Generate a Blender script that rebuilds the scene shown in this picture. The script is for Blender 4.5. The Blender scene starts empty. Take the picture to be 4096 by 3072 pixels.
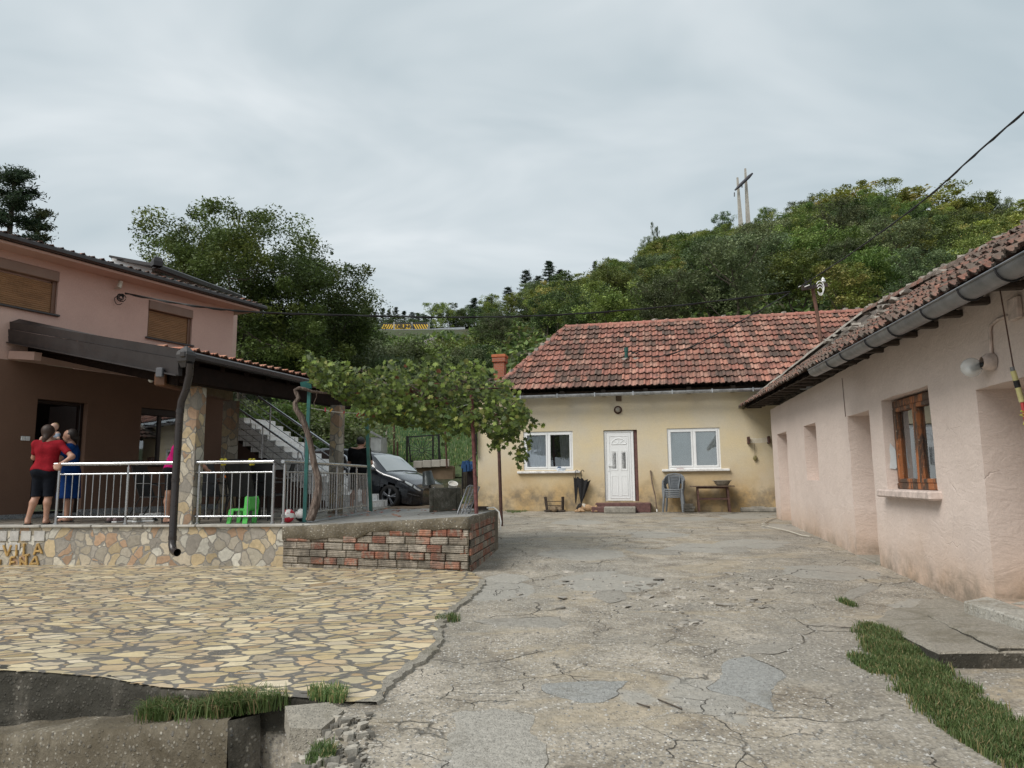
import bpy, bmesh, math, random
import numpy as np
from mathutils import Vector, Matrix, noise
R = math.radians
scene = bpy.context.scene
COL = scene.collection
F, PITCH, ROLL, CAMZ = 716.0, R(7.62), R(-0.55), 1.6
cd = bpy.data.cameras.new("camera"); cam = bpy.data.objects.new("camera", cd); COL.objects.link(cam)
cd.sensor_width = 36; cd.lens = F / 1024 * 36; cd.clip_start = .1; cd.clip_end = 4000
CR = Matrix.Rotation(math.pi / 2 + PITCH, 3, 'X') @ Matrix.Rotation(ROLL, 3, 'Z')
cam.matrix_world = Matrix.Translation((0, 0, CAMZ)) @ CR.to_4x4()
scene.camera = cam
w = bpy.data.worlds.new("World"); scene.world = w; w.use_nodes = True
nt = w.node_tree; nt.nodes.clear()
out = nt.nodes.new('ShaderNodeOutputWorld'); bg = nt.nodes.new('ShaderNodeBackground'); bg2 = nt.nodes.new('ShaderNodeBackground')
sk = nt.nodes.new('ShaderNodeTexSky'); sk.sky_type = 'NISHITA'; sk.sun_disc = False
SUN_EL, SUN_AZ = R(46), R(234)
sk.sun_elevation = SUN_EL; sk.sun_rotation = SUN_AZ; sk.air_density = 1; sk.dust_density = 4
nt.links.new(sk.outputs[0], bg.inputs[0]); bg.inputs[1].default_value = .012
tc = nt.nodes.new('ShaderNodeTexCoord'); sp = nt.nodes.new('ShaderNodeSeparateXYZ'); nt.links.new(tc.outputs['Generated'], sp.inputs[0])
ad = nt.nodes.new('ShaderNodeMath'); ad.operation = 'ADD'; ad.inputs[1].default_value = .35; nt.links.new(sp.outputs[2], ad.inputs[0])
mx = nt.nodes.new('ShaderNodeMath'); mx.operation = 'MAXIMUM'; mx.inputs[1].default_value = .2; nt.links.new(ad.outputs[0], mx.inputs[0])
dv = nt.nodes.new('ShaderNodeVectorMath'); dv.operation = 'DIVIDE'; nt.links.new(tc.outputs['Generated'], dv.inputs[0]); nt.links.new(mx.outputs[0], dv.inputs[1])
mp = nt.nodes.new('ShaderNodeMapping'); mp.inputs['Rotation'].default_value = (0, 0, R(20)); mp.inputs['Scale'].default_value = (1.1, 1.9, .3); mp.inputs['Location'].default_value = (3.1, .4, 0)
nt.links.new(dv.outputs[0], mp.inputs[0])
n1 = nt.nodes.new('ShaderNodeTexNoise'); n1.inputs['Scale'].default_value = 1.7; n1.inputs['Detail'].default_value = 4; n1.inputs['Roughness'].default_value = .52; n1.inputs['Distortion'].default_value = .5
nt.links.new(mp.outputs[0], n1.inputs[0])
cr = nt.nodes.new('ShaderNodeValToRGB'); e = cr.color_ramp.elements
e[0].position = .30; e[0].color = (.43, .50, .53, 1); e[1].position = .72; e[1].color = (.70, .74, .755, 1)
nt.links.new(n1.outputs[0], cr.inputs[0]); nt.links.new(cr.outputs[0], bg2.inputs[0]); bg2.inputs[1].default_value = .9
ash = nt.nodes.new('ShaderNodeAddShader'); nt.links.new(bg.outputs[0], ash.inputs[0]); nt.links.new(bg2.outputs[0], ash.inputs[1])
nt.links.new(ash.outputs[0], out.inputs[0])
sd = bpy.data.lights.new("sun", 'SUN'); sd.energy = 2.4; sd.angle = R(30); sd.color = (1, .965, .91)
sun = bpy.data.objects.new("sun", sd); COL.objects.link(sun)
sdir = Vector((math.sin(SUN_AZ) * math.cos(SUN_EL), math.cos(SUN_AZ) * math.cos(SUN_EL), math.sin(SUN_EL)))
sun.rotation_euler = sdir.to_track_quat('Z', 'Y').to_euler(); sun.location = (0, 0, 60)
scene.view_settings.view_transform = 'Standard'; scene.view_settings.look = 'None'
scene.view_settings.exposure = 0.30; scene.view_settings.gamma = 1
def ray(px, py):
    v = CR @ Vector(((px - 512) / F, (384 - py) / F, -1)); return v
def D(px, py, Y):
    v = ray(px, py); t = Y / v.y; return Vector((v.x * t, Y, CAMZ + v.z * t))
def G(px, py, z):
    v = ray(px, py); t = (z - CAMZ) / v.z; return Vector((v.x * t, v.y * t, z))
def proj(p):
    v = CR.transposed() @ (Vector(p) - Vector((0, 0, CAMZ)))
    return (512 + F * v.x / -v.z, 384 - F * v.y / -v.z)
def sm(a, b, x):
    t = min(1, max(0, (x - a) / (b - a))); return t * t * (3 - 2 * t)
def yard(x, y):
    s = .031 - .009 * sm(-.6, -3.5, x)
    return s * y
def GY(px, py, off=0.0):
    z = .2
    for i in range(12):
        p = G(px, py, z); z = yard(p.x, p.y) + off
    return Vector((p.x, p.y, z))
def tag(o, label=None, cat=None, group=None, kind=None):
    if label: o['label'] = label
    if cat: o['category'] = cat
    if group: o['group'] = group
    if kind: o['kind'] = kind
    return o
def thing(name, label, cat, loc=(0, 0, 0), rz=0, group=None):
    o = bpy.data.objects.new(name, None); COL.objects.link(o); o.location = loc; o.rotation_euler = (0, 0, rz)
    o.empty_display_size = .1
    return tag(o, label, cat, group)
def copytree(o, parent=None):
    c = o.copy(); COL.objects.link(c)
    if parent: c.parent = parent
    for ch in list(CH.get(o.name, [])): copytree(ch, c)
    return c
CH = {}
class MB:
    """collects faces, builds ONE mesh object"""
    def __init__(s): s.v = []; s.f = []; s.c = []; s.sm = []; s.col = (1, 1, 1); s.smooth = False
    def add(s, vs, fs, smooth=None):
        b = len(s.v); s.v += [tuple(v) for v in vs]
        for f in fs:
            s.f.append(tuple(b + i for i in f)); s.c.append(s.col); s.sm.append(s.smooth if smooth is None else smooth)
        return s
    def quad(s, a, b, c, d): return s.add([a, b, c, d], [(0, 1, 2, 3)])
    def hexa(s, p):  # 8 points: bottom 4 ccw, top 4
        return s.add(p, [(3, 2, 1, 0), (4, 5, 6, 7), (0, 1, 5, 4), (1, 2, 6, 5), (2, 3, 7, 6), (3, 0, 4, 7)])
    def box(s, c, size, M=None, bev=0):
        x, y, z = [k / 2 for k in size]; c = Vector(c)
        M = M or Matrix.Identity(3)
        if bev:
            b = min(bev, x * .45, y * .45, z * .45); rings = []
            for zz, ins in ((-z, b), (-z + b, 0), (z - b, 0), (z, b)):
                pts = []
                for sx, sy in ((-1, -1), (1, -1), (1, 1), (-1, 1)):
                    for k in ((0, 1), (1, 0)) if sx * sy > 0 else ((1, 0), (0, 1)):
                        pts.append(c + M @ Vector((sx * (x - ins - (b if k[0] else 0)), sy * (y - ins - (b if k[1] else 0)), zz)))
                rings.append(pts)
            vs = [p for r in rings for p in r]; fs = [tuple(reversed(range(8))), tuple(range(24, 32))]
            for r in range(3):
                for k in range(8): fs.append((r * 8 + k, r * 8 + (k + 1) % 8, r * 8 + 8 + (k + 1) % 8, r * 8 + 8 + k))
            return s.add(vs, fs)
        p = [c + M @ Vector((sx * x, sy * y, sz * z)) for sz in (-1, 1) for sx, sy in ((-1, -1), (1, -1), (1, 1), (-1, 1))]
        return s.hexa(p)
    def bar(s, a, b, w, h, up=(0, 0, 1), bev=0):
        a = Vector(a); b = Vector(b); d = b - a; L = d.length; d.normalize()
        u = Vector(up); sd_ = d.cross(u)
        if sd_.length < 1e-4: sd_ = d.cross(Vector((0, 1, 0)))
        sd_.normalize(); u = sd_.cross(d)
        return s.box((a + b) / 2, (L, w, h), Matrix((d, -sd_, u)).transposed(), bev)
    def tube(s, pts, r, n=8, cap=True, smooth=True):
        pts = [Vector(p) for p in pts]; m = len(pts)
        rr = r if isinstance(r, (list, tuple)) else [r] * m
        vs = []; prev = None
        for i, p in enumerate(pts):
            d = (pts[min(i + 1, m - 1)] - pts[max(i - 1, 0)]).normalized()
            if prev is None:
                a = Vector((0, 0, 1)) if abs(d.z) < .9 else Vector((1, 0, 0)); x = d.cross(a).normalized()
            else: x = (prev - d * prev.dot(d)).normalized()
            prev = x; y = d.cross(x)
            for k in range(n):
                t = 2 * math.pi * k / n; vs.append(p + (x * math.cos(t) + y * math.sin(t)) * rr[i])
        fs = [(i * n + k, i * n + (k + 1) % n, (i + 1) * n + (k + 1) % n, (i + 1) * n + k) for i in range(m - 1) for k in range(n)]
        s.add(vs, fs, smooth)
        if cap:
            s.add(vs[:n], [tuple(reversed(range(n)))], False); s.add(vs[-n:], [tuple(range(n))], False)
        return s
    def lathe(s, c, prof, n=20, M=None, smooth=True, sx=1, sy=1):
        c = Vector(c); M = M or Matrix.Identity(3); vs = []
        for r, z in prof:
            for k in range(n):
                t = 2 * math.pi * k / n; vs.append(c + M @ Vector((r * math.cos(t) * sx, r * math.sin(t) * sy, z)))
        fs = [(i * n + k, i * n + (k + 1) % n, (i + 1) * n + (k + 1) % n, (i + 1) * n + k) for i in range(len(prof) - 1) for k in range(n)]
        return s.add(vs, fs, smooth)
    def prism(s, poly, z0, z1):  # poly: list of (x,y) ccw or of Vector with own top z when z1 is None
        n = len(poly); vs = [(p[0], p[1], z0) for p in poly] + [(p[0], p[1], p[2] if z1 is None else z1) for p in poly]
        return s.add(vs, [tuple(reversed(range(n))), tuple(range(n, 2 * n))] + [(k, (k + 1) % n, n + (k + 1) % n, n + k) for k in range(n)])
    def ball(s, c, r, n=12, M=None, sc=(1, 1, 1)):
        prof = [(math.sin(math.pi * i / n) * r, -math.cos(math.pi * i / n) * r) for i in range(n + 1)]
        prof = [(max(p[0], 1e-4), p[1]) for p in prof]
        M = (M or Matrix.Identity(3)) @ Matrix.Diagonal(sc)
        return s.lathe(c, prof, n * 2, M)
    def build(s, name, mat, parent=None, world=True):
        me = bpy.data.meshes.new(name)
        off = Vector((0, 0, 0))
        vs = s.v
        if parent is not None and world:
            root = parent; Mw = Matrix.Identity(4)
            while root is not None:
                Mw = Matrix.LocRotScale(root.location, root.rotation_euler, root.scale) @ Mw; root = root.parent
            Mi = Mw.inverted(); vs = [tuple(Mi @ Vector(v)) for v in vs]
        me.from_pydata(vs, [], s.f)
        me.polygons.foreach_set('use_smooth', s.sm)
        if any(c != (1, 1, 1) for c in s.c):
            ca = me.color_attributes.new('Col', 'FLOAT_COLOR', 'CORNER')
            arr = []
            for f, c in zip(s.f, s.c): arr += [c[0], c[1], c[2], 1.0] * len(f)
            ca.data.foreach_set('color', arr)
        me.materials.append(mat); me.update()
        return link(name, me, parent)
def link(name, me, parent=None):
    o = bpy.data.objects.new(name, me); COL.objects.link(o)
    if parent is not None: o.parent = parent; CH.setdefault(parent.name, []).append(o)
    return o
def fast(name, V, Fc, mat, cols=None, parent=None, smooth=False):
    """V (n,3), Fc (m,k) numpy; cols (m,3)"""
    V = np.asarray(V, dtype=np.float32); Fc = np.asarray(Fc, dtype=np.int32); m, k = Fc.shape
    me = bpy.data.meshes.new(name); me.vertices.add(len(V)); me.vertices.foreach_set('co', V.ravel())
    me.loops.add(m * k); me.loops.foreach_set('vertex_index', Fc.ravel())
    me.polygons.add(m); me.polygons.foreach_set('loop_start', np.arange(0, m * k, k, dtype=np.int32))
    me.polygons.foreach_set('loop_total', np.full(m, k, dtype=np.int32))
    me.polygons.foreach_set('use_smooth', np.full(m, smooth))
    me.update(calc_edges=True); me.validate()
    if cols is not None:
        ca = me.color_attributes.new('Col', 'FLOAT_COLOR', 'CORNER')
        c = np.concatenate([np.repeat(np.asarray(cols, dtype=np.float32), k, axis=0), np.ones((m * k, 1), np.float32)], axis=1)
        ca.data.foreach_set('color', c.ravel())
    me.materials.append(mat)
    return me if name is None or parent == 'mesh' else link(name, me, parent)
def struct(name, mb, mat): return tag(mb.build(name, mat), kind='structure')
class H:
    def __init__(s, name, rough=.8, metal=0, spec=.5):
        s.m = bpy.data.materials.new(name); s.m.use_nodes = True; s.nt = s.m.node_tree
        s.b = s.nt.nodes['Principled BSDF']; s.b.inputs['Roughness'].default_value = rough
        s.b.inputs['Metallic'].default_value = metal; s.b.inputs['Specular IOR Level'].default_value = spec
        s.co = s.nt.nodes.new('ShaderNodeTexCoord').outputs['Object']
        s.geo = None
    def L(s, a, b): s.nt.links.new(a, b)
    def put(s, sock, v):
        if hasattr(v, 'is_output') or isinstance(v, bpy.types.NodeSocket): s.L(v, sock)
        elif isinstance(v, (tuple, list)) and len(v) == 3 and sock.type == 'RGBA': sock.default_value = (*v, 1)
        else: sock.default_value = v
    def n(s, typ, attrs=None, **k):
        nd = s.nt.nodes.new('ShaderNode' + typ)
        for a, v in (attrs or {}).items(): setattr(nd, a, v)
        for a, v in k.items(): s.put(nd.inputs[a.replace('_', ' ')], v)
        return nd
    def math(s, op, a, b=0.0, clamp=False):
        nd = s.nt.nodes.new('ShaderNodeMath'); nd.operation = op; nd.use_clamp = clamp
        s.put(nd.inputs[0], a); s.put(nd.inputs[1], b); return nd.outputs[0]
    def noise(s, scale, detail=4, rough=.55, dist=0, v=None): return s.n('TexNoise', Vector=v or s.co, Scale=scale, Detail=detail, Roughness=rough, Distortion=dist).outputs[0]
    def ramp(s, fac, *st):
        nd = s.n('ValToRGB', Fac=fac); el = nd.color_ramp.elements
        while len(el) < len(st): el.new(.5)
        for e_, (p, c) in zip(el, st):
            e_.position = p; e_.color = (c, c, c, 1) if not isinstance(c, (tuple, list)) else (*c, 1)
        return nd.outputs[0]
    def mix(s, fac, a, b, mode='MIX'):
        nd = s.nt.nodes.new('ShaderNodeMix'); nd.data_type = 'RGBA'; nd.blend_type = mode
        s.put(nd.inputs[0], fac); s.put(nd.inputs[6], a); s.put(nd.inputs[7], b); return nd.outputs[2]
    def map(s, sc=(1, 1, 1), rot=(0, 0, 0), loc=(0, 0, 0), v=None):
        nd = s.n('Mapping'); s.L(v or s.co, nd.inputs[0]); nd.inputs['Scale'].default_value = sc; nd.inputs['Rotation'].default_value = rot; nd.inputs['Location'].default_value = loc
        return nd.outputs[0]
    def warp(s, scale, amt, v=None):
        nz = s.n('TexNoise', Vector=v or s.co, Scale=scale, Detail=3).outputs[1]
        a = s.n('VectorMath', {'operation': 'SUBTRACT'}); s.L(nz, a.inputs[0]); a.inputs[1].default_value = (.5, .5, .5)
        b = s.n('VectorMath', {'operation': 'SCALE'}); s.L(a.outputs[0], b.inputs[0]); b.inputs['Scale'].default_value = amt
        c = s.n('VectorMath', {'operation': 'ADD'}); s.L(v or s.co, c.inputs[0]); s.L(b.outputs[0], c.inputs[1]); return c.outputs[0]
    def vor(s, scale, feat='F1', v=None, rnd=1.0): return s.n('TexVoronoi', {'feature': feat}, Vector=v or s.co, Scale=scale, Randomness=rnd)
    def sep(s, v=None): return s.n('SeparateXYZ', Vector=v or s.co).outputs
    def attr(s): return s.n('Attribute', {'attribute_name': 'Col'}).outputs[0]
    def base(s, c): s.put(s.b.inputs['Base Color'], c); return s
    def rough(s, c): s.put(s.b.inputs['Roughness'], c); return s
    def bump(s, h, strength=.3, dist=.02):
        nd = s.n('Bump', Height=h, Strength=strength, Distance=dist); s.L(nd.outputs[0], s.b.inputs['Normal']); return s
def simple(name, c, rough=.6, metal=0, var=.15, scale=8, bump=0, bscale=60, attr=False, spec=.5):
    h = H(name, rough, metal, spec)
    base = c if not attr else h.attr()
    nz = h.noise(scale, 5, .6)
    f = h.ramp(nz, (.3, 1 - var), (.7, 1 + var * .6))
    h.base(h.mix(1.0, base, f, 'MULTIPLY'))
    h.rough(h.ramp(h.noise(scale * 2.3, 3), (.3, max(.05, rough - .08)), (.7, min(1, rough + .08))))
    if bump: h.bump(h.noise(bscale, 4, .6), bump, .01)
    return h.m
M = {}
def gray(v): return (v, v, v)
def stone_mat(name, scale, cols, mortar, gap, stretch=(1, 1, 1), rough=.45, rot=(0, 0, 0), bump=.5, wet=0):
    h = H(name, rough)
    v = h.warp(9, .035, h.warp(2.6, .22, h.map(stretch, rot)))
    v2 = h.warp(14, .02, v)
    ce = h.vor(scale, 'F1', v2); ed = h.vor(scale, 'DISTANCE_TO_EDGE', v2).outputs['Distance']
    g = h.sep(ce.outputs['Color'])
    st = h.ramp(g[0], *[(i / (len(cols) - 1), c) for i, c in enumerate(cols)])
    st.node.color_ramp.interpolation = 'CONSTANT' if len(cols) > 5 else 'LINEAR'
    val = h.math('MULTIPLY_ADD', g[1], .45); val.node.inputs[2].default_value = .75
    st = h.mix(1.0, st, val, 'MULTIPLY')
    st = h.mix(.55, st, h.mix(1.0, st, h.ramp(h.noise(9, 6, .65, 1.5, h.map((1, 3, 1))), (.25, .55), (.75, 1.5)), 'MULTIPLY'))
    gapn = h.math('MULTIPLY_ADD', h.noise(2.5, 2), gap * 1.6); gapn.node.inputs[2].default_value = gap * .2
    msk = h.math('SMOOTH_MIN', 1, 1)
    e2 = h.math('SUBTRACT', ed, gapn); f = h.math('MULTIPLY', e2, 60, True)
    mo = h.mix(1.0, mortar, h.ramp(h.noise(40, 5, .7), (.3, .7), (.7, 1.25)), 'MULTIPLY')
    h.base(h.mix(f, mo, st))
    hh = h.math('ADD', h.math('MULTIPLY', f, .6), h.math('MULTIPLY', h.noise(26, 6, .7), .35))
    h.bump(hh, bump, .012)
    h.rough(h.ramp(h.noise(1.6, 5, .6), (.35, rough - .17), (.65, rough + .15)))
    return h.m
M['paving'] = stone_mat('crazy_paving', 5.0, [(.40, .31, .17), (.50, .41, .25), (.58, .50, .34), (.42, .30, .17), (.54, .47, .35)], (.155, .142, .124), .070, (.8, 1.6, 1), .42, (0, 0, .12))
M['terrace_floor'] = stone_mat('terrace_stone', 3.5, [(.30, .27, .22), (.36, .33, .28), (.28, .24, .19)], (.12, .115, .11), .03, (1, 1.3, 1), .35)
def clad(name, scale, k=1.0, warm=1.0):
    cs = [(.42, .36, .27), (.38, .25, .16), (.50, .45, .36), (.34, .30, .24), (.46, .36, .22), (.30, .27, .23), (.52, .49, .42), (.40, .30, .19)]
    cs = [tuple(x * k for x in c) for c in cs]
    return stone_mat(name, scale, cs, (.25 * k, .23 * k, .20 * k), .035, (1, 1, .95), .7, (0, 0, 0), .9)
M['clad'] = clad('stone_cladding', 5.4)
M['clad_col'] = clad('column_cladding', 5.2, .62); M['clad_front'] = clad('front_column_cladding', 6.2, .85)
h = H('driveway_concrete', .85)
agg = h.vor(44, 'F1', h.warp(22, .014)); ad_ = agg.outputs['Distance']; ac = h.sep(agg.outputs['Color'])
big = h.noise(.55, 6, .62, .4); mid = h.noise(2.4, 6, .65, .3); fine = h.noise(30, 5, .75)
base = h.ramp(mid, (.34, (.175, .145, .108)), (.5, (.325, .285, .225)), (.66, (.44, .39, .32)))
base = h.mix(h.ramp(big, (.42, 0), (.62, .75)), base, (.225, .21, .18))
peb = h.ramp(ac[0], (0, (.16, .14, .12)), (.4, (.33, .31, .28)), (.8, (.50, .47, .42)), (1, (.68, .65, .60)))
pm = h.math('MULTIPLY', h.ramp(ad_, (.28, 1), (.45, 0)), h.ramp(ac[1], (.22, 0), (.34, 1)))
pm = h.math('MULTIPLY', pm, h.ramp(h.noise(.9, 4, .6, .5, h.map((1, 1, 1), (0, 0, 0), (7, 3, 0))), (.34, .35), (.5, 1)))
base = h.mix(h.math('MULTIPLY', pm, .95), base, peb)
base = h.mix(.6, base, h.ramp(fine, (.34, .28), (.66, 1.6)), 'MULTIPLY')
cv = h.vor(21, 'F1', h.warp(9, .06)); cc = h.sep(cv.outputs['Color'])
cm = h.math('MULTIPLY', h.ramp(cv.outputs['Distance'], (.2, 1), (.3, 0)), h.ramp(cc[2], (.90, 0), (.93, 1)))
base = h.mix(cm, base, (.55, .52, .47))
bz = h.ramp(h.noise(.9, 5, .65, .6, h.map((.7, 1.5, 1), (0, 0, 0), (2.3, 8.8, 0))), (.52, 0), (.62, .6))
base = h.mix(bz, base, h.mix(1.0, (.40, .33, .23), h.ramp(h.noise(11, 6, .7), (.3, .45), (.7, 1.3)), 'MULTIPLY'))
wv = h.warp(2.2, .5)
pv = h.vor(.62, 'F1', wv, 1); pc = h.sep(pv.outputs['Color'])
pmk = h.math('MULTIPLY', h.ramp(pv.outputs['Distance'], (.43, 1), (.45, 0)), h.ramp(pc[0], (.60, 0), (.61, 1)))
base = h.mix(h.math('MULTIPLY', pmk, .8), base, h.mix(1.0, (.335, .32, .285), h.ramp(h.noise(18, 6, .7), (.3, .75), (.7, 1.15)), 'MULTIPLY'))
cwv = h.warp(5, .16, h.warp(1.2, .5))
crk = h.vor(.8, 'DISTANCE_TO_EDGE', cwv).outputs['Distance']
cmask = h.ramp(h.noise(.8, 3, .5), (.50, 0), (.60, .9))
ck = h.math('MULTIPLY', h.ramp(crk, (.002, 1), (.010, 0)), cmask)
crk2 = h.vor(2.6, 'DISTANCE_TO_EDGE', h.warp(8, .09, h.warp(2, .25))).outputs['Distance']
ck2 = h.math('MULTIPLY', h.ramp(crk2, (.003, 1), (.014, 0)), h.ramp(h.noise(1.1, 3, .5, 0, h.map((1, 1, 1), (0, 0, 0), (4, 9, 2))), (.55, 0), (.62, .85)))
ck = h.math('MAXIMUM', ck, ck2)
base = h.mix(ck, base, (.035, .03, .022))
h.base(base)
h.rough(h.ramp(h.noise(.7, 5, .6, 0, h.map((1, 1, 1), (0, 0, 0), (1, 1, 5))), (.38, .5), (.6, .9)))
hh = h.math('ADD', h.math('MULTIPLY', fine, .35), h.math('MULTIPLY', pm, .45)); hh = h.math('SUBTRACT', hh, h.math('MULTIPLY', ck, 1.6)); hh = h.math('ADD', hh, h.math('MULTIPLY', mid, .5))
h.bump(hh, .9, .012); M['drive'] = h.m
def agg_mat(name, c0, c1, moss=.5, mosscol=(.035, .03, .018), sc=45, peb=.8, mscale=1.6):
    h = H(name, .9)
    a = h.vor(sc, 'F1', h.warp(sc * .5, .012)); cs = h.sep(a.outputs['Color'])
    b = h.mix(h.noise(3, 6, .65), c0, c1)
    p = h.ramp(cs[0], (0, gray(.12)), (.5, (.33, .30, .25)), (1, (.62, .58, .50)))
    m_ = h.math('MULTIPLY', h.ramp(a.outputs['Distance'], (.28, 1), (.45, 0)), h.ramp(cs[1], (.35, 0), (.5, 1)))
    b = h.mix(h.math('MULTIPLY', m_, peb), b, p)
    b = h.mix(.6, b, h.ramp(h.noise(28, 5, .75), (.3, .45), (.7, 1.4)), 'MULTIPLY')
    k = h.ramp(h.noise(mscale, 7, .7, .6), (.60 - moss * .35, 0), (.80 - moss * .35, .88))
    b = h.mix(k, b, h.mix(h.noise(22, 4), mosscol, tuple(x * 2.4 for x in mosscol)))
    h.base(b); h.bump(h.math('ADD', h.math('MULTIPLY', m_, .5), h.noise(35, 5, .75)), .9, .014)
    return h.m
M['agg'] = agg_mat('aggregate_concrete', (.14, .118, .083), (.235, .205, .155), .62, (.045, .036, .022), 34, .95)
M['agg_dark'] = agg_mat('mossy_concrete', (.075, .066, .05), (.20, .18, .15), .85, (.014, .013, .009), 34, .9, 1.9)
M['slab_r'] = agg_mat('walkway_concrete', (.25, .23, .19), (.34, .31, .26), .25, (.08, .07, .045), 70, .6)
M['step_r'] = agg_mat('step_concrete', (.36, .35, .31), (.48, .46, .41), .3, (.12, .10, .07), 40, .5, 2.5)
M['slab_top'] = agg_mat('slab_concrete', (.25, .25, .24), (.33, .33, .32), .35, (.13, .12, .10), 60, .25)
M['trough'] = agg_mat('trough_concrete', (.15, .14, .12), (.26, .25, .22), .8, (.03, .028, .02), 30, .4, 3)
M['block'] = None
def plaster(name, c, c2, dirt, stain_z=None, stain_col=(.35, .22, .10), bump=.35, bs=30, stroke=0, rough=.9):
    h = H(name, rough)
    b = h.mix(h.ramp(h.noise(.7, 5, .6), (.35, 0), (.65, 1)), c, c2)
    b = h.mix(h.ramp(h.noise(5, 7, .7), (.50, 0), (.78, .35)), b, dirt)
    b = h.mix(.25, b, h.ramp(h.noise(45, 5, .7), (.3, .6), (.7, 1.3)), 'MULTIPLY')
    if stain_z:
        z = h.sep()[2]; k = h.math('ADD', z, h.math('MULTIPLY', h.noise(1.3, 5, .6, .4), stain_z[2]))
        f = h.ramp(h.math('DIVIDE', h.math('SUBTRACT', k, stain_z[0]), stain_z[1]), (0, .9), (.55, .35), (1, 0))
        f = h.math('MULTIPLY', f, h.ramp(h.noise(.9, 4, .6, 0, h.map((1, 1, 1), (0, 0, 0), (5, 2, 1))), (.35, .45), (.6, 1)))
        b = h.mix(f, b, stain_col)
        f2 = h.ramp(h.math('DIVIDE', h.math('SUBTRACT', k, stain_z[0]), stain_z[1] * .4), (0, .75), (1, 0))
        b = h.mix(h.math('MULTIPLY', f2, h.ramp(h.noise(2.1, 5, .7), (.4, 0), (.6, 1))), b, (.17, .145, .11))
    h.base(b)
    hh = h.noise(bs, 5, .65)
    if stroke:
        hh = h.math('ADD', h.math('MULTIPLY', hh, .5), h.math('MULTIPLY', h.noise(3.2, 6, .62, 2.2, h.map((1, 1, 2.0), (.4, .3, 0))), stroke * 2.2))
        cr_ = h.vor(1.5, 'DISTANCE_TO_EDGE', h.warp(3, .35)).outputs['Distance']
        ckm = h.math('MULTIPLY', h.ramp(cr_, (.002, 1), (.010, 0)), h.ramp(h.noise(.9, 3), (.52, 0), (.62, 1)))
        hh = h.math('SUBTRACT', hh, ckm)
    h.bump(hh, bump, .02); return h.m
M['yellow'] = plaster('yellow_plaster', (.65, .545, .35), (.59, .53, .42), (.50, .44, .34), (.92, 1.15, .9), (.50, .33, .14), .30, 26)
M['pink'] = plaster('pink_plaster_old', (.665, .56, .50), (.61, .51, .455), (.52, .43, .38), (.35, .75, .55), (.48, .34, .24), .38, 18, .6)
M['pinkH'] = plaster('pink_facade', (.56, .385, .325), (.50, .34, .29), (.46, .31, .26), None, bump=.12, bs=60)
M['brownH'] = plaster('brown_facade', (.185, .105, .07), (.165, .092, .062), (.14, .08, .055), None, bump=.15, bs=60, rough=.8)
h = H('clay_tile', .78); a = h.attr()
f = h.ramp(h.noise(2.4, 7, .74, .6), (.46, 0), (.62, .9))
b = h.mix(1.0, a, h.ramp(h.noise(24, 5, .7, 0, h.map((2.5, 1, .6))), (.3, .62), (.7, 1.25)), 'MULTIPLY')
b = h.mix(h.math('MULTIPLY', f, h.ramp(h.noise(40, 4, .7), (.38, .2), (.55, 1))), b, (.055, .045, .035)); h.base(b)
h.bump(h.noise(55, 5, .7), .4, .01); M['tile'] = h.m
h = H('clay_tile_weathered', .88); a = h.attr()
b = h.mix(1.0, a, h.ramp(h.noise(24, 5, .7), (.3, .5), (.7, 1.25)), 'MULTIPLY')
b = h.mix(h.ramp(h.noise(7, 7, .75, .4), (.40, 0), (.58, .93)), b, h.mix(h.noise(30, 4, .7), (.05, .04, .032), (.20, .17, .14))); h.base(b)
h.bump(h.noise(45, 5, .7), .8, .012); M['tile_old'] = h.m
M['mortar'] = simple('old_mortar', (.30, .27, .235), .95, 0, .45, 14, .9, 40)
h = H('hollow_blocks', .88); a = h.attr()
gr = h.n('TexWave', {'wave_type': 'BANDS', 'bands_direction': 'Z'}, Vector=h.co, Scale=12, Distortion=.6).outputs[1]
b = h.mix(1.0, a, h.ramp(h.noise(16, 6, .75), (.28, .4), (.7, 1.35)), 'MULTIPLY')
b = h.mix(h.ramp(h.noise(5, 6, .7, .5, h.map((1, 1, 1), (0, 0, 0), (3, 3, 3))), (.50, 0), (.60, .85)), b, (.25, .22, .175)); b = h.mix(h.ramp(h.noise(2.2, 6, .7, .3), (.48, 0), (.64, .8)), b, (.07, .06, .048)); h.base(b)
h.bump(h.math('ADD', h.noise(40, 5, .7), h.math('MULTIPLY', gr, .5)), .9, .012); M['blocks'] = h.m
M['steel'] = simple('stainless_steel', (.50, .51, .53), .30, 1, .1, 5)
M['gutter'] = simple('brown_gutter', (.030, .024, .023), .32, .0, .25, 6)
M['cladmetal'] = simple('dark_sheet_metal', (.026, .022, .022), .5, 0, .2, 2)
M['zinc'] = simple('zinc_gutter', (.20, .205, .215), .42, .55, .3, 4, .1, 20)
M['galv'] = simple('galvanised_gutter', (.42, .44, .46), .4, .5, .45, 9)
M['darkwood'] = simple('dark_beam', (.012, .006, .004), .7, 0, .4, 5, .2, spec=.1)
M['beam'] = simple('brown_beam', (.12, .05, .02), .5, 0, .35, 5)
M['oldwood'] = simple('rotten_wood', (.06, .045, .035), .9, 0, .5, 9, .6)
M['white'] = simple('white_pvc', (.78, .79, .79), .3, 0, .05, 3)
M['whitesill'] = simple('white_painted_sill', (.74, .73, .71), .7, 0, .3, 10, .5, 25)
M['pinksill'] = simple('pink_painted_sill', (.58, .48, .43), .85, 0, .35, 9, .9, 22)
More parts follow.
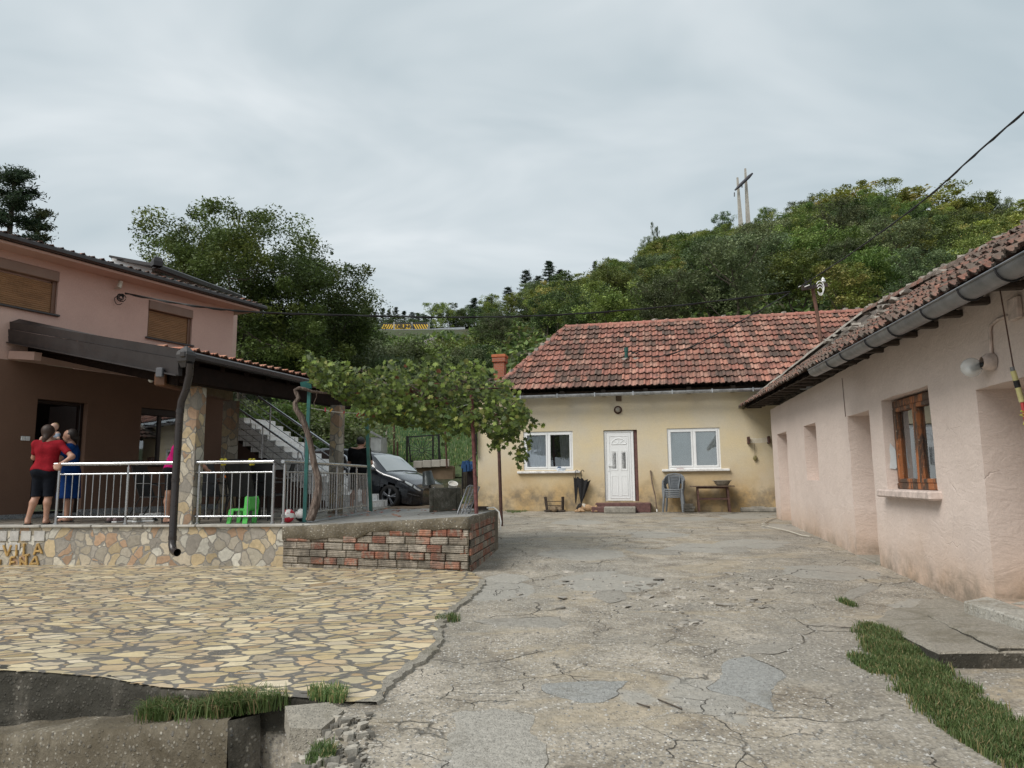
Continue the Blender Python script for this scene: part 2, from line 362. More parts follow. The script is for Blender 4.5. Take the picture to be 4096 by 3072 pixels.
h = H('peeling_wood_frame', .7); b = h.mix(h.ramp(h.noise(6, 6, .7, .5, h.map((1, 1, .25))), (.47, 0), (.56, 1)), (.075, .045, .030), (.36, .13, .045)); b = h.mix(h.ramp(h.noise(30, 5, .7), (.60, 0), (.68, .8)), b, (.45, .36, .26)); h.base(b); h.bump(h.noise(25, 5, .7), .6, .01); M['winwood'] = h.m
h = H('roller_shutter', .5); b = h.n('TexNoise', Vector=h.map((1, 1, 3)), Scale=3.0).outputs[0]; h.base(h.mix(h.ramp(b, (.35, 0), (.65, 1)), (.20, .105, .045), (.27, .145, .065))); M['shutter'] = h.m
M['shutbox'] = simple('shutter_box', (.21, .135, .10), .55, 0, .1, 3)
M['teal'] = simple('green_painted_steel', (.012, .085, .07), .45, 0, .4, 7)
M['tealL'] = simple('teal_paint', (.022, .13, .12), .5, 0, .3, 7)
M['rust'] = simple('rusty_pipe', (.085, .04, .03), .75, .1, .5, 12, .4)
M['rustred'] = simple('flaking_red_pipe', (.16, .055, .05), .7, 0, .6, 16, .4)
M['black'] = simple('black_fabric', (.008, .008, .01), .7, 0, .3, 10)
M['blackmetal'] = simple('black_metal', (.012, .012, .013), .4, .2, .2, 8)
M['mesh'] = simple('black_sling', (.022, .023, .026), .6, 0, .3, 30)
M['rubber'] = simple('rubber', (.012, .012, .013), .8, 0, .2, 20)
M['marble'] = None
h = H('white_marble', .22); vv = h.noise(2.2, 6, .65, 2.6); b = h.mix(h.ramp(vv, (.47, 0), (.50, .55), (.53, 0)), (.85, .85, .84), (.30, .30, .31)); h.base(b); M['marble'] = h.m
M['granite'] = None
h = H('grey_granite', .4); v_ = h.vor(60); g = h.sep(v_.outputs['Color']); b = h.ramp(g[0], (0, gray(.06)), (.2, (.20, .21, .22)), (1, (.36, .37, .38))); h.base(b); M['granite'] = h.m
M['maroon'] = simple('maroon_paint', (.13, .062, .055), .7, 0, .45, 11, .8, 30)
M['lip'] = simple('concrete_lip', (.30, .28, .24), .9, 0, .4, 10, .8)
M['plasticgrey'] = simple('grey_plastic', (.17, .185, .20), .5, 0, .2, 12)
M['plasticgreen'] = simple('green_plastic', (.10, .52, .10), .4, 0, .08, 5)
M['tablewood'] = simple('weathered_wood', (.15, .105, .075), .85, 0, .5, 10, .6)
M['enamel'] = simple('enamel', (.34, .31, .26), .4, 0, .3, 10)
M['bucketzinc'] = simple('dark_bucket', (.11, .125, .13), .4, .4, .3, 8)
M['cable'] = simple('black_cable', (.01, .01, .01), .6)
M['whitecable'] = simple('white_cable', (.75, .75, .72), .5)
M['polewood'] = simple('brown_steel_mast', (.15, .075, .05), .7, 0, .4, 9)
M['bark'] = simple('bark', (.085, .068, .052), .95, 0, .5, 10, .9, 20)
M['vinebark'] = None
h = H('vine_bark', .95); wv_ = h.noise(9, 6, .7, 1.2, h.map((3, 3, .35))); h.base(h.ramp(wv_, (.35, (.05, .035, .028)), (.5, (.15, .11, .09)), (.65, (.26, .21, .18)))); h.bump(wv_, 1, .04); M['vinebark'] = h.m
M['concretepale'] = simple('pale_concrete', (.40, .375, .33), .85, 0, .25, 1.5, .3)
M['dirt'] = simple('garden_dirt', (.16, .115, .075), .95, 0, .5, 3, .9, 14)
M['rock'] = simple('grey_rock', (.30, .285, .26), .9, 0, .5, 4, .9, 14)
M['paleRock'] = simple('pale_stone', (.46, .42, .35), .9, 0, .4, 7, .9, 25)
M['brick'] = None
h = H('chimney_brick', .85); bt = h.n('TexBrick', Vector=h.map((1, 1, 1), (math.pi / 2, 0, 0)), Scale=4.0, Color1=(.30, .085, .04), Color2=(.36, .11, .055), Mortar=(.22, .19, .16)); h.base(bt.outputs[0]); M['brick'] = h.m
def cloth(name, c, var=.25): return simple(name, c, .9, 0, var, 14, .3, 40, spec=.12)
def glassm(name, tint=(.03, .035, .04), rough=.03):
    h = H(name, rough, 0, .8); h.base(tint); return h.m
M['glass'] = glassm('window_glass'); M['doorglass'] = glassm('door_glass', (.05, .06, .06), .1)
def clear_glass(name, amt=.5):
    m = bpy.data.materials.new(name); m.use_nodes = True; t = m.node_tree; t.nodes.clear(); o = t.nodes.new('ShaderNodeOutputMaterial')
    a = t.nodes.new('ShaderNodeBsdfTransparent'); b = t.nodes.new('ShaderNodeBsdfGlossy'); b.inputs['Roughness'].default_value = .02; b.inputs[0].default_value = (.9, .95, 1, 1)
    mx = t.nodes.new('ShaderNodeMixShader'); fr = t.nodes.new('ShaderNodeFresnel'); fr.inputs[0].default_value = 1.55
    ml = t.nodes.new('ShaderNodeMath'); ml.operation = 'ADD'; ml.inputs[1].default_value = amt; ml.use_clamp = True
    t.links.new(fr.outputs[0], ml.inputs[0]); t.links.new(ml.outputs[0], mx.inputs[0]); t.links.new(a.outputs[0], mx.inputs[1]); t.links.new(b.outputs[0], mx.inputs[2]); t.links.new(mx.outputs[0], o.inputs[0]); return m
M['pane'] = clear_glass('clear_pane', .16); M['carglass'] = clear_glass('car_window', .45); M['windscreen'] = clear_glass('windscreen_glass', .6)
def leafmat(name, tr=.3, mul=1.0):
    m = bpy.data.materials.new(name); m.use_nodes = True; t = m.node_tree; t.nodes.clear(); o = t.nodes.new('ShaderNodeOutputMaterial')
    at = t.nodes.new('ShaderNodeAttribute'); at.attribute_name = 'Col'
    oi = t.nodes.new('ShaderNodeObjectInfo'); hs = t.nodes.new('ShaderNodeHueSaturation')
    mr = t.nodes.new('ShaderNodeMapRange'); mr.inputs[3].default_value = .85; mr.inputs[4].default_value = 1.65; t.links.new(oi.outputs['Random'], mr.inputs[0])
    m2 = t.nodes.new('ShaderNodeMapRange'); m2.inputs[3].default_value = .475; m2.inputs[4].default_value = .525
    fr = t.nodes.new('ShaderNodeMath'); fr.operation = 'FRACT'; ml = t.nodes.new('ShaderNodeMath'); ml.operation = 'MULTIPLY'; ml.inputs[1].default_value = 7.31
    t.links.new(oi.outputs['Random'], ml.inputs[0]); t.links.new(ml.outputs[0], fr.inputs[0]); t.links.new(fr.outputs[0], m2.inputs[0])
    t.links.new(at.outputs[0], hs.inputs['Color']); t.links.new(mr.outputs[0], hs.inputs['Value']); t.links.new(m2.outputs[0], hs.inputs['Hue'])
    d = t.nodes.new('ShaderNodeBsdfPrincipled'); d.inputs['Roughness'].default_value = .5; d.inputs['Specular IOR Level'].default_value = .3; s = t.nodes.new('ShaderNodeBsdfTranslucent'); mx = t.nodes.new('ShaderNodeMixShader'); mx.inputs[0].default_value = tr
    t.links.new(hs.outputs[0], d.inputs[0]); t.links.new(hs.outputs[0], s.inputs[0]); t.links.new(d.outputs[0], mx.inputs[1]); t.links.new(s.outputs[0], mx.inputs[2]); t.links.new(mx.outputs[0], o.inputs[0]); return m
M['leaf'] = leafmat('foliage'); M['grass'] = leafmat('grass_blades', .35)
rnd = random.Random(7); M['crackdark'] = simple('crack_dirt', (.045, .038, .028), .95)
def inpoly(x, y, P):
    c = False; j = len(P) - 1
    for i in range(len(P)):
        xi, yi = P[i][0], P[i][1]; xj, yj = P[j][0], P[j][1]
        if (yi > y) != (yj > y) and x < (xj - xi) * (y - yi) / (yj - yi) + xi: c = not c
        j = i
    return c
edge_px = [(-420, 655), (-160, 663), (0, 672.7), (50, 675.5), (101, 679.5), (160, 690), (220, 694.5), (278, 699), (330, 703)]
EDGE = [GY(*p) for p in edge_px]
right_px = [(368, 706), (378, 702), (388, 684.5), (404, 675), (415, 665.5), (429, 656), (436, 648), (440, 640), (438.6, 629), (446.5, 616.5), (455, 609), (462, 604), (470, 599), (476.6, 592.7), (484.5, 581.6), (472, 575), (468, 570)]
RIGHT = [GY(*p) for p in right_px]
def fn(x, y, s, k=0): return noise.noise(Vector((x * s, y * s, k)))
def front_y(x):
    for a, b in zip(EDGE[:-1], EDGE[1:]):
        if a.x <= x <= b.x: return a.y + (b.y - a.y) * (x - a.x) / (b.x - a.x)
    return EDGE[0].y if x < EDGE[0].x else EDGE[-1].y
XB = GY(352, 704).x   # where the intact driveway begins at the front left
def yard_full(x, y):
    z = yard(x, y) + .010 * fn(x, y, .8) + .006 * fn(x, y, 2.5, 3)
    fy = front_y(x) if x < EDGE[-1].x else EDGE[-1].y - .15
    if y < fy + .03 and x < XB:
        d = min(XB - x, (fy + .03 - y) * 12)
        drop = 1.15 * sm(0, .75, d + .10 * fn(x, y, 3.0, 9) + .05 * fn(x, y, 9, 2))
        rub = (.05 * fn(x, y, 6, 5) + .03 * fn(x, y, 15, 6)) * sm(0, .2, d)
        z -= drop; z += rub
    return z
def grid(name, xs, ys, hf, mask=None, mat=None):
    nx, ny = len(xs), len(ys); V = np.zeros((nx * ny, 3), np.float32); k = 0
    for y in ys:
        for x in xs: V[k] = (x, y, hf(x, y)); k += 1
    Fc = []
    for j in range(ny - 1):
        for i in range(nx - 1):
            if mask is None or mask((xs[i] + xs[i + 1]) / 2, (ys[j] + ys[j + 1]) / 2): Fc.append((j * nx + i, j * nx + i + 1, (j + 1) * nx + i + 1, (j + 1) * nx + i))
    return fast(name, V, np.array(Fc), mat, smooth=True)
xs = [-40, -30, -20, -15] + list(np.arange(-12, 9.01, .06)) + [12, 20, 35]
ys = [-8, -4, 0, 1.5]; y = 2.4
while y < 23: ys.append(y); y += max(.03, .009 * y)
tag(grid('driveway', xs, ys, yard_full, mat=M['drive']), kind='structure')
PAVE = [(p.x, p.y) for p in EDGE] + [(p.x, p.y) for p in RIGHT] + [(-.75, 10.4), (-3.8, 11.8), (-8, 12.4), (-14, 13.2), (-14, EDGE[0].y)]
def pmask(x, y):
    return inpoly(x + .03 * fn(x, y, 5, 1), y + .02 * fn(x, y, 7, 4), PAVE)
xs2 = list(np.arange(-12, 0.2, .045)); ys2 = []; y = 4.4
while y < 13.2: ys2.append(y); y += .04
pv = grid('stone_paving', xs2, ys2, lambda x, y: yard(x, y) + .022 + .004 * fn(x, y, .8), pmask, M['paving']); tag(pv, kind='structure')
mb = MB()   # trimmed front strip
FE = [p for p in EDGE]
for a, b in zip(FE[:-1], FE[1:]):
    n = max(2, int((b - a).length / .3))
    for i in range(n):
        p = a.lerp(b, i / n); q = a.lerp(b, (i + 1) / n); up = Vector((0, .14, .0))
        z = .0245
        mb.quad((p.x, p.y - .01, yard(p.x, p.y) + z), (q.x, q.y - .01, yard(q.x, q.y) + z), (q.x, q.y + .14, yard(q.x, q.y + .14) + z), (p.x, p.y + .14, yard(p.x, p.y + .14) + z))
struct('paving_edge', mb, M['paving'])
mb = MB()
for a, b in zip(RIGHT[:-3], RIGHT[1:-2]):
    n = max(2, int((b - a).length / .05))
    for i in range(n):
        p = a.lerp(b, i / n); q = a.lerp(b, (i + 1) / n); w0 = .05 + .07 * fn(p.x, p.y, 4, 7); w1 = .05 + .07 * fn(q.x, q.y, 4, 7)
        e0 = .03 + .05 * fn(p.x, p.y, 9, 8); e1 = .03 + .05 * fn(q.x, q.y, 9, 8)
        z = lambda x, y, o: yard(x, y) + o
        mb.quad((p.x - w0, p.y, z(p.x, p.y, .030)), (p.x + e0, p.y, z(p.x, p.y, .026)), (q.x + e1, q.y, z(q.x, q.y, .026)), (q.x - w1, q.y, z(q.x, q.y, .030)))
        mb.quad((p.x + e0, p.y, z(p.x, p.y, .026)), (p.x + e0 + .02, p.y, z(p.x, p.y, -.02)), (q.x + e1 + .02, q.y, z(q.x, q.y, -.02)), (q.x + e1, q.y, z(q.x, q.y, .026)))
struct('paving_mortar', mb, M['slab_r'])
def rough_wall(name, line, ztop, zbot, thick, mat, label, cat, amp=.02, seg=.06, topamp=.012, parent=None):
    """front faces along a line (towards -y), with a top of given thickness, displaced"""
    pts = []
    for a, b in zip(line[:-1], line[1:]):
        a = Vector(a); b = Vector(b); n = max(1, int((b - a).length / seg))
        for i in range(n): pts.append(a.lerp(b, i / n))
    pts.append(Vector(line[-1]))
    nz = 14; V = []; Fc = []
    rows = nz + 1 + 4
    for p in pts:
        zt = ztop(p.x, p.y); zb = zbot(p.x, p.y)
        for j in range(nz + 1):
            z = zb + (zt - zb) * j / nz
            o = amp * (fn(p.x * 1.0, z * 3, 3, 1.5) + .6 * fn(p.x, z, 9, 4.5)) * (1 if j < nz else .6)
            V.append((p.x, p.y + o + (.012 if j == nz else 0), z + (topamp * fn(p.x, 0, 5, 2) if j == nz else 0)))
        for j in range(1, 5):
            V.append((p.x, p.y + thick * j / 4, zt + topamp * fn(p.x, j * .1, 5, 2) + .004))
    for i in range(len(pts) - 1):
        for j in range(rows - 1):
            a = i * rows + j; Fc.append((a, a + rows, a + rows + 1, a + 1))
    o = fast(name, np.array(V), np.array(Fc), mat, smooth=True)
    return tag(o, label, cat)
def edge_at(px):
    for p, q, u, v in zip(edge_px[:-1], edge_px[1:], EDGE[:-1], EDGE[1:]):
        if p[0] <= px <= q[0]: return u.lerp(v, (px - p[0]) / (q[0] - p[0]))
LZ = [(edge_at(px).x, D(px, py, edge_at(px).y).z) for px, py in ((-400, 745), (0, 727), (133, 715.4), (230, 709), (300, 706))]
def zled(x):
    for (xa, za), (xb, zb_) in zip(LZ[:-1], LZ[1:]):
        if x <= xb: return za + (zb_ - za) * max(0, (x - xa) / (xb - xa))
    return LZ[-1][1]
def GL_(px, py):
    z = -.4
    for i in range(15): p = G(px, py, z); z = zled(p.x)
    return Vector((p.x, p.y, z))
zl = zled(EDGE[2].x)
WL = [(p.x, p.y - .01) for p in EDGE]
rough_wall('retaining_wall', [(p[0], p[1], 0) for p in WL], lambda x, y: yard(x, y) + .018, lambda x, y: zled(x) - .15, .12, M['agg_dark'], 'dark mossy concrete retaining wall under the front edge of the stone paving', 'retaining wall', .03)
Lf = [GL_(-300, 758), GL_(0, 735), GL_(115, 729), GL_(228, 720.5)]
lw = rough_wall('concrete_ledge', [(p.x, p.y, 0) for p in Lf], lambda x, y: zled(x), lambda x, y: -1.6, .45, M['agg'], 'wide pebbly concrete ledge wall below the retaining wall at bottom left', 'ledge', .02, topamp=.02)
mb = MB(); c = Lf[-1]; c2 = GL_(262, 711)
for i in range(10):
    a = c.lerp(c2, i / 10); b = c.lerp(c2, (i + 1) / 10)
    for j in range(10):
        zt_ = zled(c.x); z0 = -1.6 + (zt_ + 1.6) * j / 10; z1 = -1.6 + (zt_ + 1.6) * (j + 1) / 10
        f = lambda p, z: (p.x + .03 * fn(p.y, z, 5, 3), p.y + .02 * fn(p.y, z, 4, 8), z)
        mb.quad(f(a, z0), f(b, z0), f(b, z1), f(a, z1))
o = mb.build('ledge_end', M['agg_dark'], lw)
def chunk(mb, c, size, seed, rot=0, flat=1.0, tilt=0):
    r = random.Random(seed); bm = bmesh.new(); pts = []
    for i in range(14):
        a = r.uniform(0, 6.28); k = r.uniform(.75, 1); zz = r.choice((-1, 1))
        pts.append(bm.verts.new((math.cos(a) * k * size[0] / 2, math.sin(a) * k * size[1] / 2, zz * size[2] / 2 * r.uniform(.8, 1))))
    bmesh.ops.convex_hull(bm, input=pts)
    for v in [v for v in bm.verts if not v.link_faces]: bm.verts.remove(v)
    Mx = Matrix.Rotation(rot, 3, 'Z') @ Matrix.Rotation(tilt, 3, 'X'); bm.verts.index_update()
    mb.add([Vector(c) + Mx @ v.co for v in bm.verts], [[v.index for v in f.verts] for f in bm.faces], False); bm.free()
slab = MB(); sp_ = [GY(285, 706, .03), GY(330, 702, .03), GY(344, 710, .02), GY(321, 729, -.02), GY(290, 728, -.03)]
bot = [Vector((p.x, p.y, p.z - .13)) for p in sp_]
slab.add([tuple(p) for p in sp_] + [tuple(p) for p in bot], [(4, 3, 2, 1, 0), (5, 6, 7, 8, 9)] + [(k, (k + 1) % 5, 5 + (k + 1) % 5, 5 + k) for k in range(5)])
tag(slab.build('broken_slab', M['slab_r']), 'tilted broken grey concrete slab at the front corner of the paving', 'slab')
slab = MB(); sp_ = [GY(356, 703, .02), GY(377, 703, .0), GY(372, 711, -.01), GY(358, 711, -.02), GY(348, 707, -.01)]
bot = [Vector((p.x, p.y, p.z - .06)) for p in sp_]
slab.add([tuple(p) for p in sp_] + [tuple(p) for p in bot], [(4, 3, 2, 1, 0), (5, 6, 7, 8, 9)] + [(k, (k + 1) % 5, 5 + (k + 1) % 5, 5 + k) for k in range(5)])
tag(slab.build('broken_slab', M['slab_r']), 'thin broken slab piece under the right tip of the stone paving', 'slab')
rub = MB()
for i in range(420):
    px = rnd.uniform(236, 372); py = rnd.uniform(716, 775)
    p = GY(px, py); z = yard_full(p.x, p.y); s = rnd.choice((.02, .03, .03, .05, .07)) * rnd.uniform(.6, 1.4)
    if p.x > XB + .35: s *= .5
    g_ = rnd.uniform(.13, .42); rub.col = (g_, g_ * .92, g_ * .78); chunk(rub, (p.x, p.y, z + s * .1), (s, s * .8, s * .6), i, rnd.uniform(0, 6))
for i in range(16):
    p = GY(rnd.uniform(255, 310), rnd.uniform(722, 770)); z = yard_full(p.x, p.y); s = rnd.uniform(.10, .2)
    chunk(rub, (p.x, p.y, z + .0), (s, s * .8, s * .5), 900 + i, rnd.uniform(0, 6), 1, .4)
tag(rub.build('rubble', simple('mixed_rubble', (1, 1, 1), .9, 0, .4, 9, .9, 25, attr=True)), 'broken pale concrete rubble and pebbles beside the ledge', 'rubble', kind='stuff')
peb = MB(); 
for i in range(1900):
    px = rnd.uniform(380, 1010); py = rnd.uniform(560, 768) if rnd.random() < .8 else rnd.uniform(520, 600)
    p = GY(px, py)
    if inpoly(p.x, p.y, PAVE): continue
    s = rnd.choice((.006, .008, .010, .010, .014)) * rnd.uniform(.7, 1.5) * (1 + .03 * p.y)
    z = yard_full(p.x, p.y)
    k = len(peb.v); a = rnd.uniform(0, 6.3); cs, sn = math.cos(a) * s, math.sin(a) * s
    g_ = rnd.uniform(.12, .42); peb.col = (g_, g_ * .96, g_ * .88)
    peb.add([(p.x + cs, p.y + sn, z), (p.x - sn * .8, p.y + cs * .8, z), (p.x - cs * 1.1, p.y - sn, z), (p.x + sn * .7, p.y - cs * .8, z), (p.x, p.y, z + s * .6)], [(0, 1, 4), (1, 2, 4), (2, 3, 4), (3, 0, 4)])
tag(peb.build('loose_gravel', simple('gravel', (1, 1, 1), .9, 0, .2, 40, attr=True)), 'loose pebbles scattered on the worn driveway', 'gravel', kind='stuff')
bits = MB()
for (x0, y0, x1, y1, s) in ((826, 572, 700, 608, .16),):
    pass
for i in range(230):
    cx_, cy_, rx_, ry_ = rnd.choice(((752, 586, 34, 7), (752, 586, 34, 7), (730, 603, 34, 8), (665, 608, 32, 6), (610, 585, 55, 16), (665, 590, 50, 14), (690, 624, 12, 3), (560, 595, 40, 14)))
    p = GY(cx_ + rnd.gauss(0, .6) * rx_, cy_ + rnd.gauss(0, .6) * ry_); s_ = rnd.choice((.03, .04, .05, .07, .10, .16)) * rnd.uniform(.7, 1.3); g_ = rnd.uniform(.20, .46); bits.col = (g_, g_ * .92, g_ * .80)
    chunk(bits, (p.x, p.y, yard_full(p.x, p.y) + .002), (s_, s_ * .75, s_ * .2), i, rnd.uniform(0, 6))
tag(bits.build('stone_fragments', simple('broken_stone', (1, 1, 1), .9, 0, .35, 12, .9, 30, attr=True)), 'pale stone fragments breaking through the worn middle of the driveway', 'stones', kind='stuff')
PM = {k_: agg_mat('repair_' + k_, c_, tuple(v_ * 1.2 for v_ in c_), .12, (.10, .09, .07), 90, .25) for k_, c_ in (('blue', (.285, .285, .27)), ('pale', (.345, .325, .285)), ('grey', (.285, .265, .23)))}
for nm_, pl in (('blue', [(723.6, 663), (749.5, 656.7), (770.5, 666), (785.8, 676), (778.6, 689), (772, 698.6), (774.5, 711.6), (757.6, 703.5), (739.8, 693.8), (714, 689), (717, 677.7)]), ('grey', [(746, 651.8), (756, 645), (793, 642), (794, 647.8), (777, 652.6), (754, 654)]), ('blue', [(540, 684), (573.5, 681), (625, 682.5), (622, 694), (602.5, 702), (581.5, 703.5), (554, 695)]), ('pale', [(452.8, 714.5), (494, 709.8), (535, 716), (543, 736.7), (547.7, 749), (540, 780), (454, 780), (446.5, 747.8), (449.6, 727)]), ('grey', [(470, 621), (535, 617), (560, 616.5), (572, 624), (554, 629), (525, 627.6), (494, 626)]), ('pale', [(481, 578.5), (502, 573.7), (525.6, 575), (530, 580), (517.7, 584), (494, 583)]), ('grey', [(596, 590.4), (622, 590.4), (625, 600), (609, 603), (594.5, 597)]), ('grey', [(719, 547), (746, 546), (749.5, 551.7), (725, 554)]), ('grey', [(625, 548.5), (683, 550), (680, 555), (638, 554)]), ('grey', [(850, 590), (872, 583), (880, 588), (852, 600), (836, 601)])):
    P_ = [GY(*q) for q in pl]; cen = sum(P_, Vector()) / len(P_); ring = []
    for a, b in zip(P_, P_[1:] + P_[:1]):
        n = max(2, int((b - a).length / .05))
        for i in range(n): q = a.lerp(b, i / n); q = q + (q - cen).normalized() * (.09 * fn(q.x, q.y, 3, 3) + .04 * fn(q.x, q.y, 11, 6)); ring.append(q)
    mb = MB(); mb.smooth = False; L_ = 6; vs = []
    for t in range(L_ + 1):
        for q in ring: w_ = cen.lerp(q, t / L_); vs.append((w_.x, w_.y, yard_full(w_.x, w_.y) + (.007 if t < L_ else .001)))
    n = len(ring); mb.add(vs, [(t * n + i, (t + 1) * n + i, (t + 1) * n + (i + 1) % n, t * n + (i + 1) % n) for t in range(L_) for i in range(n)], True); struct('concrete_patch', mb, PM[nm_])
    mb = MB(); vs = []
    for q in ring: d_ = (q - cen).normalized(); w_ = .020 * max(0, fn(q.x, q.y, 2.2, 9) - .02); o = q + d_ * w_; vs += [(q.x, q.y, yard_full(q.x, q.y) + .004), (o.x, o.y, yard_full(o.x, o.y) + .004)]
    mb.add(vs, [(2 * i, 2 * i + 1, (2 * i + 3) % (2 * n), (2 * i + 2) % (2 * n)) for i in range(n)]); struct('patch_crack', mb, M['crackdark'])

mb = MB(); mb.quad((-900, -600, -1.7), (900, -600, -1.7), (900, 1500, -1.7), (-900, 1500, -1.7)); struct('ground', mb, M['dirt'])
RID = [(-1.3, .24, 103), (-.75, .215, 103), (-.4, .213, 103), (-.09, .214, 103), (-.03, .216, 108), (.03, .235, 118), (.1, .272, 132), (.18, .302, 140), (.26, .322, 150), (.32, .340, 158), (.43, .345, 140), (.52, .352, 112), (.6, .342, 105), (.72, .325, 105), (1.0, .30, 100), (2, .25, 100)]
def rid(a):
    for p, q in zip(RID[:-1], RID[1:]):
        if a <= q[0]:
            t = max(0, min(1, (a - p[0]) / (q[0] - p[0]))); return p[1] + (q[1] - p[1]) * t, p[2] + (q[2] - p[2]) * t
    return RID[-1][1], RID[-1][2]
def th(x, y):
    a = x / max(y, 1); tn, Yr = rid(a); zr = 1.6 + tn * Yr; z0 = .86 if x < -.2 else .86
    n_ = 0
    if y < 22.6: return z0 - .02 - .3 * sm(22.6, 22, y)
    t = (y - 22.6) / (Yr - 22.6)
    if t <= 1: z = z0 + (zr - z0) * t ** .97
    else:
        dd = y - Yr
        if a < -.02: z = zr if dd < 9 else zr + (dd - 9) * .2175
        else:
            k = sm(-.02, .06, a); z = zr + (1 - k) * max(0, dd - 9) * .21 - k * dd * .02
    return z + (.5 * fn(x, y, .09) + .25 * fn(x, y, .3)) * sm(27, 45, y) * (1 - .9 * sm(.93, .99, t) * (1 - sm(1.12, 1.2, t)) * (1 - sm(-.06, .0, a)))
h = H('hillside_ground', .95)
b = h.ramp(h.noise(.35, 7, .65, .3), (.35, (.075, .062, .035)), (.48, (.045, .055, .022)), (.62, (.06, .085, .025)), (.75, (.13, .12, .07)))
b = h.mix(1.0, b, h.ramp(h.noise(6, 6, .75), (.3, .5), (.7, 1.5)), 'MULTIPLY'); h.base(b); h.bump(h.noise(5, 5, .75), 1, .2); M['hill'] = h.m
xs3 = list(np.arange(-150, -60, 6)) + list(np.arange(-60, 100, 1.6)) + list(np.arange(100, 260, 6)); ys3 = list(np.arange(22, 60, .9)) + list(np.arange(60, 125, 2)) + list(np.arange(125, 330, 8))
tag(grid('hillside', xs3, ys3, th, mat=M['hill']), kind='structure')
h = H('lawn', .9); b = h.ramp(h.noise(1.5, 6, .7), (.35, (.055, .085, .03)), (.6, (.095, .135, .048)), (.75, (.15, .17, .08))); h.base(b); h.bump(h.noise(22, 4, .8), 1, .05); M['lawn'] = h.m
tag(grid('lawn', list(np.arange(-14, 1.5, .5)), list(np.arange(25.2, 46, .6)), lambda x, y: th(x, y) + .05, mat=M['lawn']), kind='structure')
mb = MB()
for i in range(40):
    x0 = -70 + i * 2.2; x1 = x0 + 2.2
    if x1 / 103 > -.03: break
    zz = lambda x: 1.6 + rid(x / 103)[0] * 103 + .25
    mb.quad((x0, 103.2, zz(x0)), (x1, 103.2, zz(x1)), (x1, 111.5, zz(x1)), (x0, 111.5, zz(x0)))
struct('road', mb, simple('asphalt', (.06, .06, .06), .9))
def cy(x, y): return .90 + .018 * fn(x, y, 1.2) + .02 * fn(x, y, 4, 2) + (y - 18) * .012 + .14 * max(0, -4.1 - x) * sm(19.7, 20.7, y)
tag(grid('earth_yard', list(np.arange(-9, -1.0, .2)), list(np.arange(15.5, 23.2, .2)), cy, mat=M['dirt']), kind='structure')
def gblades(name, P, n, hmin, hmax, hf, label, c0=(.055, .105, .03), c1=(.155, .21, .08), dry=.13, wd=.0035, lean=.6, seed=3):
    r = np.random.RandomState(seed); mnx, mxx = min(p[0] for p in P), max(p[0] for p in P); mny, mxy = min(p[1] for p in P), max(p[1] for p in P)
    V = []; Fc = []; C = []; k = 0; t = 0
    while k < n and t < n * 30:
        t += 1; x = r.uniform(mnx, mxx); y = r.uniform(mny, mxy)
        q_ = r.uniform(0, .11); an_ = r.uniform(0, 6.28)
        if not inpoly(x + .09 * fn(x, y, 6, 1) + q_ * math.cos(an_), y + .07 * fn(x, y, 6, 5) + q_ * math.sin(an_), P): continue
        a = r.uniform(0, 6.28); L = r.uniform(hmin, hmax) * (1 + .5 * fn(x, y, 3, 4)); z = hf(x, y); ln = r.uniform(.2, 1) * lean; b2 = a + r.uniform(-.6, .6)
        dx, dy = math.cos(a) * wd, math.sin(a) * wd; lx, ly = -math.sin(b2), math.cos(b2)
        m1 = (x + lx * L * ln * .35, y + ly * L * ln * .35, z + L * .6); tp = (x + lx * L * ln, y + ly * L * ln, z + L * (1 - .35 * ln))
        b_ = len(V); V += [(x - dx, y - dy, z - .005), (x + dx, y + dy, z - .005), (m1[0] + dx * .8, m1[1] + dy * .8, m1[2]), (m1[0] - dx * .8, m1[1] - dy * .8, m1[2]), (tp[0] + dx * .15, tp[1] + dy * .15, tp[2]), (tp[0] - dx * .15, tp[1] - dy * .15, tp[2])]
        Fc += [(b_, b_ + 1, b_ + 2, b_ + 3), (b_ + 3, b_ + 2, b_ + 4, b_ + 5)]
        q = r.uniform(0, 1); c = [c0[i] * (1 - q) + c1[i] * q for i in range(3)]
        if r.uniform() < dry: c = (.32, .27, .13)
        C += [c, c]; k += 1
    return tag(fast(name, np.array(V), np.array(Fc), M['grass'], np.array(C)), label, 'grass', kind='stuff')
gp = [(865.7, 626), (876, 626), (903.8, 639), (922.8, 655), (939, 673), (961, 687.6), (984, 702), (1024, 734), (1060, 760), (1060, 790), (1024, 770), (978.5, 753.5), (952, 734), (931.6, 718), (918.4, 700.7), (903.8, 689), (896.5, 671.5), (886, 660), (871.6, 649.5), (865.7, 639)]
gblades('grass_strip', [tuple(GY(*p)) for p in gp], 26000, .03, .075, yard_full, 'strip of short green grass running below the concrete walkway')
gp = [(859, 654), (877, 661), (883, 671), (882, 676), (870, 674), (864, 663)]
gblades('grass_patch', [tuple(GY(*p)) for p in gp], 1500, .02, .055, yard_full, 'small grass patch left of the long grass strip', seed=5)
gp = [(140, 716), (180, 711), (215, 708), (262, 706), (290, 707), (262, 714), (230, 718), (190, 719), (150, 720)]
def zledge(x, y): return zled(x) + .01
Pg = [tuple(GL_(px, py).xy) for px, py in gp]
gblades('grass_tuft', Pg, 3800, .06, .17, zledge, 'long wispy grass growing between retaining wall and ledge', (.06, .12, .03), (.16, .24, .09), .15, .004, 1.0, 8)
gp = [(308, 697), (330, 699), (347, 702), (342, 708), (330, 705), (312, 702)]
gblades('grass_tuft', [tuple(GY(*p)) for p in gp], 700, .03, .08, lambda x, y: yard(x, y) + .03, 'small grass tuft behind the tilted broken slab', seed=9)
